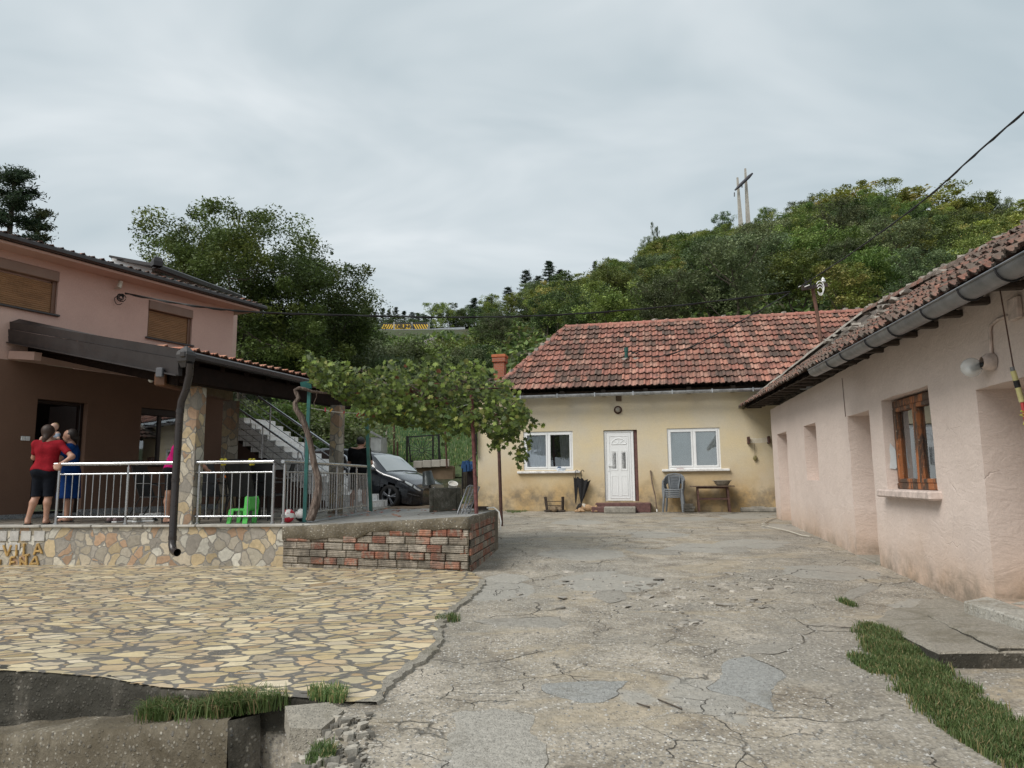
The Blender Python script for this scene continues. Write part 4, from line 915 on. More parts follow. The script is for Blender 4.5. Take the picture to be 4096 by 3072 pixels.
for i in range(60):
    t_ = random.Random(i).random(); p = (rF.lerp(rN, t_)).lerp(eF.lerp(eNn, t_), random.Random(i + 99).uniform(.02, .55)); chunk(mo2, p + Vector((0, 0, .05)), (.3, .2, .07), i, i, 1, .3)
tag(mo2.build('ridge_mortar', M['mortar'], ph), kind='stuff')
for i in range(26):
    mb = MB()
    s_ = sT + .25 + i * .62
    if s_ > near: break
    z_ = zT + (zeave(near + .3) - zT) * (s_ - sT) / (near + .3 - sT)
    M3 = Matrix((W.u, W.n, Vector((0, 0, 1)))).transposed(); mb.box(W.pt(s_, z_ + .03, .15), (.09, .40, .07), M3, .01); mb.build('rafter', M['oldwood'], ph)
mb = MB(); mb.quad(W.pt(sT, zT - .02, EO - .03), W.pt(near, zeave(near) - .03, EO - .03), W.pt(near, zeave(near) + .14, -.02), W.pt(sT, zT + .17, -.02)); mb.build('soffit_boards', M['oldwood'], ph)
gs, gz = W.hit(815, 374, EO + .10); ge = near; r_ = .100; mb = MB(); vs = []; n = 10; N = 30
zg = lambda s: (zT + (zeave(near + .3) - zT) * (s - sT) / (near + .3 - sT)) - .075
for i in range(N + 1):
    s_ = gs + (ge - gs) * i / N
    for k in range(n + 1): an = math.pi * k / n; vs.append(W.pt(s_, zg(s_) - math.sin(an) * r_ + .02, EO + .10 - math.cos(an) * r_))
mb.smooth = True; mb.add(vs, [(i * (n + 1) + k, i * (n + 1) + k + 1, (i + 1) * (n + 1) + k + 1, (i + 1) * (n + 1) + k) for i in range(N) for k in range(n)])
mb.add([W.pt(gs, zg(gs) - math.sin(math.pi * k / n) * r_ + .02, EO + .10 - math.cos(math.pi * k / n) * r_) for k in range(n + 1)], [tuple(range(n + 1))], False)
mb.tube([W.pt(gs, zg(gs) + .022, EO + .10 + r_), W.pt(ge, zg(ge) + .022, EO + .10 + r_)], .010, 6)
gut = mb.build('gutter', M['zinc'], ph)
for px in (832, 847, 874, 899, 935, 976, 1018):
    s_ = W.hit(px, 340, EO + .1)[0]; mb = MB(); mb.tube([W.pt(s_, zg(s_) - math.sin(math.pi * k / n) * (r_ + .008) + .02, EO + .10 - math.cos(math.pi * k / n) * (r_ + .008)) for k in range(n + 1)], .008, 5); mb.build('gutter_bracket', M['black'], gut)
mb = MB(); W.box(mb, H3[0] - .02, H3[1] + .02, .1, .37, -.42, .03, .015); tag(mb.build('door_sill', M['slab_r']), 'low concrete sill in the doorway recess left of the brown window', 'sill')
TL = GY(0, 566); TR = GY(283, 567.5); W = Wall((TL.x, TL.y), (TR.x, TR.y)); TW = W
zf = W.hit(160, 524.5)[1]; zb = min(TL.z, TR.z)
print('terrace floor', zf, 'front', TL, TR)
tw = thing('terrace_wall', 'low front wall of the terrace clad in warm irregular stones', 'wall', W.pt(W.len / 2, zb))
mb = MB(); a45 = W.hit(46, 545)[0]
W.box(mb, -3.5, W.len, zb - .3, zf - .045, -.35, 0); mb.build('wall', M['clad'], tw)
mb = MB(); r = random.Random(12)
mb = MB()
for i in range(9): W.box(mb, -1.1 + i * .9, -.22 + i * .9, zf - .043, zf - .002 + r.uniform(-.003, .003), -.30, .045, .008)
mb.build('cap_stones', simple('pale_cap_stone', (.42, .40, .36), .6, 0, .35, 5), tw)
mb = MB(); rows = [(0, [(0, 8), (10, 20), (21, 32), (34, 46)]), (1, [(0, 7), (9, 22)])]
for k, bl in rows:
    for b0_, b1_ in bl:
        y0_, y1_ = (531, 541) if k == 0 else (543, 550)
        s0 = W.hit(b0_, 540)[0]; s1 = W.hit(b1_, 540)[0]; W.box(mb, s0, s1 - .02, W.hit(20, y1_)[1], W.hit(20, y0_)[1], 0, .016, .006)
mb.build('white_blocks', simple('white_stone_block', (.50, .48, .45), .85, 0, .3, 8, .8), tw)
lt = {'V': [((4.2, 545), (7.9, 556)), ((12.1, 545), (7.9, 556))], 'I': [((17.4, 544.5), (16.9, 556))], 'L': [((24.8, 543.5), (24.3, 555.6)), ((24.3, 555.6), (30, 554.5))], 'A': [((38.5, 543.5), (34.5, 555)), ((38.5, 543.5), (42.7, 553.5)), ((35.8, 551), (41.8, 551))],
      'l': [((1, 559.3), (.4, 569)), ((-6, 559), (-6, 569)), ((-6, 569), (-1.5, 568.7))], 'E': [((11.6, 557), (11, 568)), ((11.6, 557.2), (16, 557)), ((11.3, 562), (15.5, 562)), ((11, 568), (16, 567))], 'N': [((21.3, 557), (21.3, 567.4)), ((27, 556), (27, 566.8)), ((21.3, 560), (27, 564))], 'a': [((36.5, 556), (30.6, 565)), ((36.5, 556), (39, 565)), ((31.5, 563.6), (39, 563.4))]}
lt['l'] = [((.9, 559.3), (.4, 568.5))]
sg = thing('stone_lettering', 'yellow stone letters VILA LENA set into the terrace wall', 'lettering', W.pt(W.hit(20, 560)[0], zb))
ylw = simple('yellow_stone', (.46, .29, .10), .7, 0, .4, 14, .5)
for nm, st_ in lt.items():
    mb = MB()
    for p_, q_ in st_:
        a_ = W.hit(*p_); b_ = W.hit(*q_); mb.bar(W.pt(a_[0], a_[1], .014), W.pt(b_[0], b_[1], .014), .034, .030, up=tuple(W.n), bev=.006)
    mb.build('letter', ylw, sg)
C = D(367, 511, 16.6)
SR = [Vector((TR.x + .02, TR.y, zf)), Vector((C.x + .1, 16.9, zf)), Vector((C.x + .1, 19.3, zf))]
mb = MB(); fl = [W.pt(-3.5, zf - .046, -.02), W.pt(W.len, zf - .046, -.02), SR[1], SR[2], Vector((-9, 20.5, zf)), Vector((-13, 13.5, zf))]
mb.prism([(p.x, p.y) for p in fl], zf - .5, zf - .004); struct('terrace_floor', mb, M['terrace_floor'])
mb = MB(); a = SR[0]; b = SR[1]
mb.bar((a.x + .05, a.y + .1, zf - .03), (b.x + .05, b.y, zf - .03), .16, .05, bev=.01); tag(mb.build('terrace_kerb', M['granite']), 'narrow stone edging along the right side of the terrace', 'edging')
C1 = GY(469, 573); C2 = GY(496.5, 549); BWL = Wall((TR.x, TR.y), (C1.x, C1.y)); W2 = BWL
z1 = W2.hit(284, 526.5)[1]; z2 = W2.hit(468, 516.8)[1]; z3 = D(496, 510, C2.y).z
print('slab', z1, z2, z3, C1, C2)
rb = thing('brick_retaining_wall', 'crumbling wall of orange hollow bricks and grey blocks holding up the raised slab', 'wall', W2.pt(1.5, C1.z))
zt_ = lambda s: z1 + (z2 - z1) * s / W2.len
mb = MB(); rr = random.Random(5); mb.col = (.20, .18, .155)
n = 40
def core(mb, Wq, L, ztop, zbot, d=.008, amp=.012):
    n = 30; m = 10; vs = []
    for i in range(n + 1):
        s = L * i / n
        for j in range(m + 1):
            z = zbot + (ztop(s) - zbot) * j / m; vs.append(Wq.pt(s, z, d + amp * fn(s, z, 4, 3) * (0 if i in (0, n) else 1)))
    mb.add(vs, [(i * (m + 1) + j, (i + 1) * (m + 1) + j, (i + 1) * (m + 1) + j + 1, i * (m + 1) + j + 1) for i in range(n) for j in range(m)])
core(mb, W2, W2.len, zt_, zb - .2)
mb.build('core', M['agg'], rb)
OR = [(505, 1398), (630, 1398), (690, 1460), (948, 1380), (1015, 1432), (1142, 1425), (1270, 1370), (1398, 1320), (1520, 1320), (1398, 1355), (1465, 1400), (1530, 1350), (810, 1555), (938, 1540), (1065, 1535), (1190, 1530), (1318, 1525), (1448, 1515), (1578, 1495), (1575, 1590), (1690, 1585), (690, 1558)]
ORs = [W2.hit(225 + x * .13562, 350 + y * .13562) for x, y in OR]
orange = [(.31, .125, .075), (.37, .17, .11), (.25, .095, .06), (.40, .22, .16), (.33, .14, .09)]; grey = [(.32, .275, .22), (.28, .24, .19), (.35, .305, .25), (.22, .185, .145)]
mb = MB(); rh = .112; z = z2 - .15; row = 0
def rblock(mb, Wq, s0, s1, z0, z1, d, rnd_):
    n = 4; vs = []
    M3 = Matrix((Wq.u, Wq.n, Vector((0, 0, 1)))).transposed(); c = Wq.pt((s0 + s1) / 2, (z0 + z1) / 2, d - .06)
    T = Matrix.Rotation(rnd_.uniform(-.02, .02), 3, 'Y') @ Matrix.Rotation(rnd_.uniform(-.03, .03), 3, 'Z')
    mb.box(c, (s1 - s0 - .012, .16, z1 - z0 - .014), M3 @ T, .008)
while z > zb - .1:
    tg = sorted(q[0] for q in ORs if z - rh * 1.02 < q[1] - .03 * (q[0] / W2.len - 1) + .02 <= z)
    s = -.02 + (row % 2) * -.12; seq = []
    for t in tg:
        t = max(t - .12, s)
        while s < t - .10: L = min(rr.choice((.30, .33, .36)), t - s); seq.append((s, s + L, 0)); s += L
        seq.append((s, s + .245, 1)); s += .245
    while s < W2.len: L = rr.choice((.30, .33, .36)); seq.append((s, min(s + L, W2.len), 0)); s += L
    for s, e, o in seq:
        zz = z - rh + .03 * (s / W2.len - 1) * 1.0 - .02
        q_ = rr.uniform(.8, 1.12); mb.col = tuple(v * q_ for v in (rr.choice(orange) if o else rr.choice(grey)))
        if e - s > .05 and e > 0 and zz + rh < zt_(s) - .04: rblock(mb, W2, max(s, 0), e, zz, zz + rh, (.022 if o else .008) + rr.uniform(-.008, .014), rr)
    z -= rh; row += 1
mb.build('bricks', M['blocks'], rb)
mb = MB(); W3 = Wall((C1.x, C1.y), (C2.x, C2.y)); core(mb, W3, W3.len, lambda s: z2 + (z3 - z2) * s / W3.len, zb - .2); mb.build('side_core', M['agg_dark'], rb)
mb = MB(); z = z2 - .10; row = 0
while z > zb:
    s = .05 - (row % 2) * .1
    while s < W3.len - .45:
        L = rr.choice((.12, .25, .25)); o = rr.random() < .5; q_ = rr.uniform(.7, 1.1); mb.col = tuple(v * q_ for v in (rr.choice(orange) if o else rr.choice(grey)))
        rblock(mb, W3, max(s, 0), s + L, z - rh, z, .01, rr); s += L
    z -= rh; row += 1
mb.build('side_bricks', M['blocks'], rb)
mb = MB(); mb.col = (1, 1, 1); W3.box(mb, W3.len - .45, W3.len + .03, zb, z3 + .0, -.4, .03, .03); mb.build('end_pillar', M['agg'], rb)
SB = [W2.pt(0, z1), W2.pt(W2.len, z2), Vector((C2.x, C2.y, z3)), Vector((-1.25, 15.4, .99)), Vector((-1.2, 18.2, .90)), Vector((-3.4, 18.2, .90)), Vector((C.x + .2, 16.8, .93))]
nn = 26; mb = MB(); mb.smooth = True
bl, br = W2.pt(0, z1, .03), W2.pt(W2.len, z2, .03)
rows_ = 40; vs = []
lf = lambda t: Vector((bl.x + (C.x + .16 - bl.x) * t, bl.y + (18.2 - bl.y) * t, z1 + (.90 - z1) * t))
def rg_(t):
    y = br.y + (18.2 - br.y) * t
    if y < C2.y: q = (y - br.y) / (C2.y - br.y); return Vector((br.x + (C2.x - br.x) * q, y, z2 + (z3 - z2) * q))
    q = (y - C2.y) / (18.2 - C2.y); return Vector((C2.x + (-1.2 - C2.x) * q, y, z3 + (.90 - z3) * q))
for j in range(rows_ + 1):
    t = (j / rows_) ** 1.6; a = lf(t); b = rg_(t)
    for i in range(nn + 1): p = a.lerp(b, i / nn); vs.append(p + Vector((0, 0, .012 * fn(p.x, p.y, 2.5, 3) + .008 * fn(p.x, p.y, 9, 3))))
mb.add(vs, [(j * (nn + 1) + i, j * (nn + 1) + i + 1, (j + 1) * (nn + 1) + i + 1, (j + 1) * (nn + 1) + i) for j in range(rows_) for i in range(nn)])
struct('raised_slab', mb, M['slab_top']); mb = MB(); mb.smooth = True
fr = [vs[i] for i in range(nn + 1)] + [vs[j * (nn + 1) + nn] for j in range(1, rows_ + 1)]
vs2 = []
for i, p in enumerate(fr):
    o = Vector((0, -.05, 0)) if i <= nn else Vector((.05, 0, 0))
    th_ = .15 + .05 * fn(p.x, p.y, 3, 2) + (.05 if i < nn * .5 else 0)
    for q in ((0, 0), (.4, .006), (.6, .025), (.5, th_), (.1, th_ + .02)): vs2.append(p + o * (q[0] + .35 * fn(p.x * 1.5, q[1] * 4, 3, 6) * (q[0] > .4)) + Vector((0, 0, -q[1])))
mb.add(vs2, [(i * 5 + k, i * 5 + k + 1, (i + 1) * 5 + k + 1, (i + 1) * 5 + k) for i in range(len(fr) - 1) for k in range(4)])
mb.build('slab_nose', M['agg'], rb)
HA = G(30, 517.5, zf); dH = Vector((math.sin(R(26.6)), math.cos(R(26.6)), 0))
def tcorner():
    W = Wall((HA.x, HA.y), (HA.x + dH.x, HA.y + dH.y)); return W.hit(232.5, 340)[0]
tc_ = tcorner(); s0 = -4.0; H0 = HA + dH * s0; W = Wall((H0.x, H0.y), (HA.x + dH.x * tc_, HA.y + dH.y * tc_)); LW = W
if W.n.dot(-H0) < 0: W.n = -W.n
L = W.len; print('house len', L, 'corner', W.pt(L, 0))
lh = thing('pink_brown_house', 'two storey house with pink upper floor, brown ground floor and rolled down wooden coloured shutters', 'house', W.pt(L / 2, zf))
zB = W.hit(3, 359)[1]; zE = (W.hit(240, 313, .3)[1] + W.hit(5, 236, .3)[1]) / 2
print('zB', zB, 'eave', W.hit(244, 316, .5)[1], W.hit(0, 237, .5)[1])
g0 = W.hit(0, 231, .62); g1 = W.hit(250, 305, .62); zG = (g0[1] + g1[1]) / 2
u2 = W.rect(Q(149, 299.4, 191.9, 310.7, 192, 347, 147, 335)); u1r = W.hit(58, 290)[0]; u1z0 = W.hit(58, 315)[1]; u1z1 = W.hit(58, 271.8)[1]
u1 = (u1r - 1.5, u1r, u1z0, u1z1)
dd = W.rect(Q(37.6, 397.7, 88.8, 404, 80, 512, 29, 514)); dd = (dd[0], dd[1], zf + .06, dd[3])
lw_ = W.rect(Q(141, 406.7, 185, 412, 182, 466, 139, 463.3))
zS = zG - .12
mb = MB(); W.face(mb, 0, L, zB, zS, [(*u1, .13, 1), (*u2, .13, 1)], back=.3); 
p = W.pt(L, 0); q = W.pt(L, 0, -7); mb.quad((p.x, p.y, zB), (q.x, q.y, zB), (q.x, q.y, zS), (p.x, p.y, zS)); mb.build('upper_wall', M['pinkH'], lh)
mb = MB(); W.face(mb, 0, L, zf + .06, zB - .003, [(*dd, .25), (*lw_, .2)], back=.3); mb.quad((p.x, p.y, zf), (q.x, q.y, zf), (q.x, q.y, zB - .003), (p.x, p.y, zB - .003)); mb.build('lower_wall', M['brownH'], lh)
mb = MB(); W.box(mb, 0, dd[0] - .02, zf - .05, zf + .075, -.1, .025); W.box(mb, dd[1], L, zf - .05, zf + .12, -.1, .02); W.box(mb, dd[0] - .02, dd[1], zf - .05, zf + .06, -.25, .03); mb.build('granite_plinth', M['granite'], lh)
mb = MB(); W.box(mb, .1, L - .1, zf + .2, zB - .1, -1.9, -1.8); W.box(mb, .1, L - .1, zf - .02, zf + .055, -1.8, -.26); mb.build('dark_interior', M['black'], lh)  # black panels paint the shade inside the door and window openings
rise = math.tan(R(11.5)); e0 = W.pt(-1, zG, .55); e1 = W.pt(L + .55, zG, .55); r0 = W.pt(-1, zG + 4 * rise, -3.45); r1 = W.pt(L + .55, zG + 4 * rise, -3.45)
mb = MB(); tiles(mb, e0, e1, r0, r1, .22, .34, [(.35, .16, .11), (.18, .14, .12), (.26, .15, .11), (.12, .11, .10)], random.Random(2)); mb.build('roof', M['tile'], lh)
mb = MB(); mb.quad(r0, r1, W.pt(L + .55, zG, -7.4), W.pt(-1, zG, -7.4)); p2 = W.pt(L, zS, 0); mb.build('rear_roof', M['tile'], lh)
mb = MB(); mb.add([W.pt(L, zS, 0), W.pt(L, zS, -6.9), W.pt(L, zG + 3.4 * rise, -3.45)], [(0, 1, 2)]); mb.build('gable', M['pinkH'], lh)
mb = MB(); W.box(mb, -.5, L + .45, zS - .0, zS + .05, -.1, .5); W.box(mb, L, L + .45, zS - .0, zS + .045, -7, -.1); mb.build('soffit', M['pinkH'], lh)
mb = MB()
W.box(mb, -1, L + .5, zS + .05, zS + .20, .5, .53); mb.build('fascia', M['gutter'], lh)
mb = MB(); W.box(mb, -1, L + .62, zS + .06, zS + .17, .53, .64, .025); gt_ = mb.build('gutter', M['gutter'], lh)
mb = MB(); mb.hexa([W.pt(L + .46, zS + .04, .5), W.pt(L + .5, zS + .04, -4), W.pt(L + .56, zS + .04, -4), W.pt(L + .56, zS + .04, .5), W.pt(L + .46, zS + .2, .5), W.pt(L + .5, zS + .2 + 3.4 * rise, -3.5), W.pt(L + .56, zS + .2 + 3.4 * rise, -3.5), W.pt(L + .56, zS + .2, .5)]); mb.build('verge', M['cladmetal'], lh)
M['guide'] = simple('brown_guide', (.13, .06, .03), .45)
def shutter(r, left_open=False):
    a0, a1, z0_, z1_ = r; hb = .22
    mb = MB(); W.box(mb, a0 + .004, a1 - .004, z1_ - hb, z1_ - .004, -.13, .035, .01); bx_ = mb.build('window', M['shutbox'], lh)
    mb = MB(); N = int((z1_ - hb - z0_ - .03) / .043)
    for i in range(N):
        zz = z0_ + .03 + i * .043; vs = []
        for s_ in (a0 + .06, a1 - .09):
            for k in range(5): t = k / 4; vs.append(W.pt(s_, zz + t * .041, -.085 + .012 * math.sin(t * math.pi)))
        mb.add(vs, [(k, 5 + k, 6 + k, k + 1) for k in range(4)], True)
    mb.build('roller_shutter', M['shutter'], bx_)
    for (x0, x1) in ((a0 + .004, a0 + .06), (a1 - .09, a1 - .004)): mb = MB(); W.box(mb, x0, x1, z0_, z1_ - hb, -.12, -.05, .006); mb.build('shutter_guide', M['guide'], bx_)
    mb = MB(); W.box(mb, a0 - .05, a1 + .05, z0_ - .045, z0_ - .002, -.1, .07, .008); mb.build('window_sill', M['gutter'], bx_)
shutter(u1); shutter(u2)
a0, a1, z0_, z1_ = dd; mb = MB(); fw = simple('dark_door_frame', (.018, .008, .006), .45)
W.box(mb, a1 - .08, a1 - .003, z0_, z1_ - .004, -.24, -.14, .01); W.box(mb, a0 + .003, a0 + .05, z0_, z1_ - .004, -.24, -.18, .01); W.box(mb, a0 + .05, a1 - .08, z1_ - .08, z1_ - .004, -.24, -.16, .01)
df = mb.build('door', fw, lh); mb = MB()
mb.bar(W.pt(a1 - .09, (z0_ + z1_) / 2, -.22), W.pt(a1 - .22, (z0_ + z1_) / 2, -.98), .05, z1_ - z0_ - .1); mb.build('door_leaf', fw, df)
a0, a1, z0_, z1_ = lw_; mb = MB(); t = .06
W.box(mb, a0 + .003, a1 - .003, z1_ - .16, z1_ - .003, -.19, -.06, .01); W.box(mb, a0, a0 + t, z0_, z1_ - .16, -.19, -.12); W.box(mb, a1 - t, a1, z0_, z1_ - .16, -.19, -.12); W.box(mb, a0 + t, a1 - t, z0_, z0_ + t, -.19, -.12); W.box(mb, (a0 + a1) / 2 - .04, (a0 + a1) / 2 + .04, z0_ + t, z1_ - .16, -.19, -.12)
wn = mb.build('window', fw, lh); mb = MB(); W.q(mb, a0 + t, a1 - t, z0_ + t, z1_ - .16, -.155); mb.build('pane', M['pane'], wn)
mb = MB(); W.box(mb, a0 - .04, a1 + .04, z0_ - .04, z0_ - .002, -.15, .08, .008); mb.build('window_sill', M['gutter'], wn)
sw = W.hit(25, 438.5); t_ = thing('light_switch', 'white double light switch on the brown wall left of the doorway', 'switch', W.pt(sw[0], sw[1], .01))
for k in (-1, 1): mb = MB(); W.box(mb, sw[0] + k * .045 - .041, sw[0] + k * .045 + .041, sw[1] - .045, sw[1] + .045, 0, .03, .006); mb.build('rocker', M['white'], t_)
cb = W.hit(115, 289); kb = thing('cable_bracket', 'white wall insulator with a tangle of black cable loops on the pink upper wall', 'cable bracket', W.pt(cb[0], cb[1]))
mb = MB(); mb.tube([W.pt(cb[0], cb[1], 0), W.pt(cb[0], cb[1], .18)], .015, 6); mb.tube([W.pt(cb[0] - .02, cb[1] + .0, .17), W.pt(cb[0] + .02, cb[1] + .16, .17)], .05, 10); mb.build('insulator', simple('cream_insulator', (.50, .47, .40), .4), kb)
mb = MB(); CB = W.pt(*W.hit(123, 294, .25), .25); rq = random.Random(3)
for i in range(7):
    r_ = rq.uniform(.05, .11); c_ = CB + Vector((rq.uniform(-.12, .03), 0, rq.uniform(-.16, -.02))); mb.tube([c_ + Vector((math.cos(t) * r_, rq.uniform(-.02, .02), math.sin(t) * r_ * 1.1)) for t in [k * .55 for k in range(rq.randint(7, 12))]], .009, 5)
tag(mb.build('cable_loops', M['cable'], kb), kind='stuff')
rh_ = thing('rear_house', 'white gable and black edged roof of the house part standing behind the pink house', 'house', D(150, 290, 19.5))
p = [D(108, 262, 19), D(152, 268, 19), D(152, 330, 19), D(108, 330, 19)]; mb = MB(); o = Vector((-1.0, 5, 0)); mb.add([p[3], p[2], p[2] + o * .6, p[3] + o, D(112, 257, 19), D(152, 264.5, 19), D(152, 264.5, 19) + o * .6, D(112, 257, 19) + o], [(3, 2, 1, 0), (4, 5, 6, 7), (0, 1, 5, 4), (1, 2, 6, 5), (2, 3, 7, 6), (3, 0, 4, 7)]); mb.build('gable_wall', M['white'], rh_)
mb = MB(); a = D(151, 272, 18.6); b = D(238, 303, 22.5); wq = Wall((a.x, a.y), (b.x, b.y)); zq0 = a.z - .9
mb.add([a, b, (b.x, b.y, b.z - 2), (a.x, a.y, a.z - 2)], [(0, 3, 2, 1)]); mb.add([b, (b.x - 3, b.y + 2, b.z), (b.x - 3, b.y + 2, b.z - 2), (b.x, b.y, b.z - 2)], [(0, 1, 2, 3)]); mb.build('side_wall', M['pinkH'], rh_)
mb = MB(); a = D(154, 266, 18.3); b = D(240, 297.5, 22.3); mb.bar(a, b, .16, .17, bev=.03); mb.build('gutter', M['gutter'], rh_)
mb = MB(); a2 = a + Vector((-1.6, .8, .45)); b2 = b + Vector((-1.6, .8, .45)); up = Vector((0, 0, .08)); mb.hexa([a, b, b2, a2, a + up, b + up, b2 + up, a2 + up]); mb.build('roof', M['cladmetal'], rh_)
mb = MB(); c_ = D(157, 262, 18.2); mb.lathe(c_, [(.16, -.12), (.17, 0), (.12, .1), (.03, .15)], 4, None, False); mb.build('ridge_end', M['cladmetal'], rh_)
mb = MB(); mb.bar(D(110, 256.5, 18.9), D(153, 264.5, 18.9), .1, .05); mb.build('verge', M['gutter'], rh_)
E1 = D(183, 353, 11.2); E2 = D(346, 390, 16.0); E2.z = E1.z
Vv = LW.hit(13, 325); V = LW.pt(Vv[0], Vv[1]); V2 = LW.pt(LW.len + .3, Vv[1]); print('verge', E1, V, V2)
tr_ = thing('terrace_roof', 'lean-to terrace roof with dark metal verge, brown gutter and dark beams', 'roof', (E1.x, E1.y, E1.z))
mb = MB(); VT = Vector((0, 0, -.33)); tiles(mb, E1 + Vector((0, 0, .02)), E2 + Vector((0, 0, .05)), V + VT, V2 + VT + Vector((.6, .6, 0)), .22, .34, [(.45, .19, .11), (.50, .24, .15), (.40, .15, .09)], random.Random(6), dark=.0); mb.build('tiles', M['tile'], tr_)
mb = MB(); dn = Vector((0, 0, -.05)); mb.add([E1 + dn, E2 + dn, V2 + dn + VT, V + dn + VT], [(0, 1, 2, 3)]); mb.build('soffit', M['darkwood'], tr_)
mb = MB(); vn = (E1 - V).cross(Vector((0, 0, 1))).normalized()
if vn.y > 0: vn = -vn
for k, (zo, dp_) in enumerate(((0.06, .05), (-.10, .065), (-.24, .055))):
    a = V + Vector((0, 0, zo)) + vn * dp_; b = E1 + Vector((0, 0, zo)) + vn * dp_
    h_ = .155 if k < 2 else .13
    mb.hexa([a + Vector((0, 0, -h_)), b + Vector((0, 0, -h_)), b + Vector((0, 0, -h_)) - vn * .06, a + Vector((0, 0, -h_)) - vn * .06, a + vn * .02, b + vn * .02, b - vn * .06, a - vn * .06])
mb.bar(V + vn * .08 + Vector((0, 0, -.37)), E1 + vn * .08 + Vector((0, 0, -.37)), .05, .02)
mb.build('verge', M['cladmetal'], tr_)
mb = MB(); a = V + Vector((0, 0, .05)); b = V.lerp(E1, .62) + Vector((0, 0, .05)); mb.add([a + vn * .06, b + vn * .06, a + Vector((.05, .1, .10)), b + Vector((0, .05, .01))], [(0, 1, 3, 2)]); mb.build('flashing', M['cladmetal'], tr_)
du = (E2 - E1).normalized(); sdv = du.cross(Vector((0, 0, 1))).normalized()
mb = MB(); a = E1 + sdv * .09 - du * .12 + Vector((0, 0, -.04)); b = E2 + sdv * .09 + Vector((0, 0, -.04)); mb.bar(a, b, .13, .12, bev=.03); mb.build('gutter', M['gutter'], tr_)
mb = MB(); c_ = E1 + sdv * .06 + Vector((0, 0, -.02)); mb.lathe(c_, [(.01, .13), (.05, .10), (.13, .03), (.145, -.02), (.13, -.12), (.10, -.15), (.065, -.22)], 4, Matrix.Rotation(R(28), 3, 'Z'), False); mb.build('gutter_hopper', M['cladmetal'], tr_)
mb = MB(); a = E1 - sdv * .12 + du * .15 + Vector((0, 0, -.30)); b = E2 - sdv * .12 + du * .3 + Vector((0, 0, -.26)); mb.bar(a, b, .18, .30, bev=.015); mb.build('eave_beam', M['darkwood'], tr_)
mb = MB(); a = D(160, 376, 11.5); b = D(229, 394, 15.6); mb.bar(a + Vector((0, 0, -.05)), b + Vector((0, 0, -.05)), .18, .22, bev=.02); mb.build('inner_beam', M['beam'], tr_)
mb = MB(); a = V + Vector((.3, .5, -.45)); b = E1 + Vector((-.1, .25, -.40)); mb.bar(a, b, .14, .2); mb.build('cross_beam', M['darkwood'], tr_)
for i in range(8):
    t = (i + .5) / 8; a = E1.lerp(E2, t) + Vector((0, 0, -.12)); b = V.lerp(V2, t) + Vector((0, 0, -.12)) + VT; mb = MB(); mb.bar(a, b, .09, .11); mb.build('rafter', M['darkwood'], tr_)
mb = MB(); mb.bar(LW.pt(Vv[0] + .02, 0, .02) + Vector((0, 0, Vv[1] - .62)), LW.pt(Vv[0] + .02, 0, .9) + Vector((0, 0, Vv[1] - .72)), .14, .16); mb.build('corbel', M['pinkH'], tr_)
mb = MB(); mb.box(D(160, 372.5, 11.3), (.11, .08, .15), None, .01); mb.build('junction_box', simple('grey_box', (.10, .10, .11), .4), tr_)
pp_ = [D(190, 363, 11.15), D(189.5, 374, 11.2), D(186, 390, 11.25), D(181.5, 401, 11.28), D(180, 411, 11.3), D(175.5, 480, 11.25), D(172.5, 538, 11.2)]
e_ = pp_[-1]; pp_ += [e_ + Vector((.01, -.02, -.10)), e_ + Vector((.05, -.07, -.17)), e_ + Vector((.11, -.12, -.20)), e_ + Vector((.16, -.16, -.205))]
dpn = thing('downpipe', 'dark brown rain downpipe from the terrace gutter ending in an elbow above the paving', 'downpipe', e_)
mb = MB(); mb.tube(pp_, .058, 14, cap=False); mb.tube([q_ * 1.0 for q_ in pp_], .050, 14, cap=False); mb.build('pipe', M['gutter'], dpn)
for i, t in ((4, 1), (5, .85), (6, 1)): mb = MB(); c_ = pp_[i]; mb.tube([c_ + Vector((0, 0, .03)), c_ + Vector((0, 0, -.03))], .064, 14); mb.build('pipe_collar', M['gutter'], dpn)
def column(cx, cy, wx, wy, z0_, z1_, lab, rot=0):
    t = thing('stone_column', lab, 'column', (cx, cy, z0_)); mb = MB(); M3 = Matrix.Rotation(rot, 3, 'Z'); N = 12; m = 5; vs = []
    for j in range(N + 1):
        z = z0_ + (z1_ - z0_) * j / N
        for k in range(4 * m):
            sd_, q = divmod(k, m); q = q / m; x, y = [(-1 + 2 * q, -1), (1, -1 + 2 * q), (1 - 2 * q, 1), (-1, 1 - 2 * q)][sd_]
            j_ = 1 + .05 * fn(x * 2 + cx, y * 2 + z * 3, 1.5, 3); vs.append(Vector((cx, cy, z)) + M3 @ Vector((x * wx / 2 * j_, y * wy / 2 * j_, 0)))
    n = 4 * m; mb.add(vs, [(j * n + k, j * n + (k + 1) % n, (j + 1) * n + (k + 1) % n, (j + 1) * n + k) for j in range(N) for k in range(n)] + [tuple(range(N * n, N * n + n))]); mb.build('shaft', M['clad_col'] if 'front' not in lab else M['clad_front'], t); return t
a = D(171, 520, 11.85); b = D(198, 520, 11.85); column((a.x + b.x) / 2, 12.0, (b.x - a.x) * .62, .24, zf - .01, E1.z - .45, 'front stone clad column behind the downpipe', R(-12))
a = D(216, 480, 15.6); b = D(233, 480, 15.6); column((a.x + b.x) / 2, 15.8, (b.x - a.x) * .62, .26, zf - .01, E1.z - .25, 'rear stone clad column at the end of the brown house wall', R(-20))
a = D(325.5, 480, 15.2); b = D(342, 480, 15.2); column((a.x + b.x) / 2, 15.4, (b.x - a.x) * .62, .24, zf - .01, E1.z - .42, 'stone clad column at the right corner of the terrace by the car', R(-15))
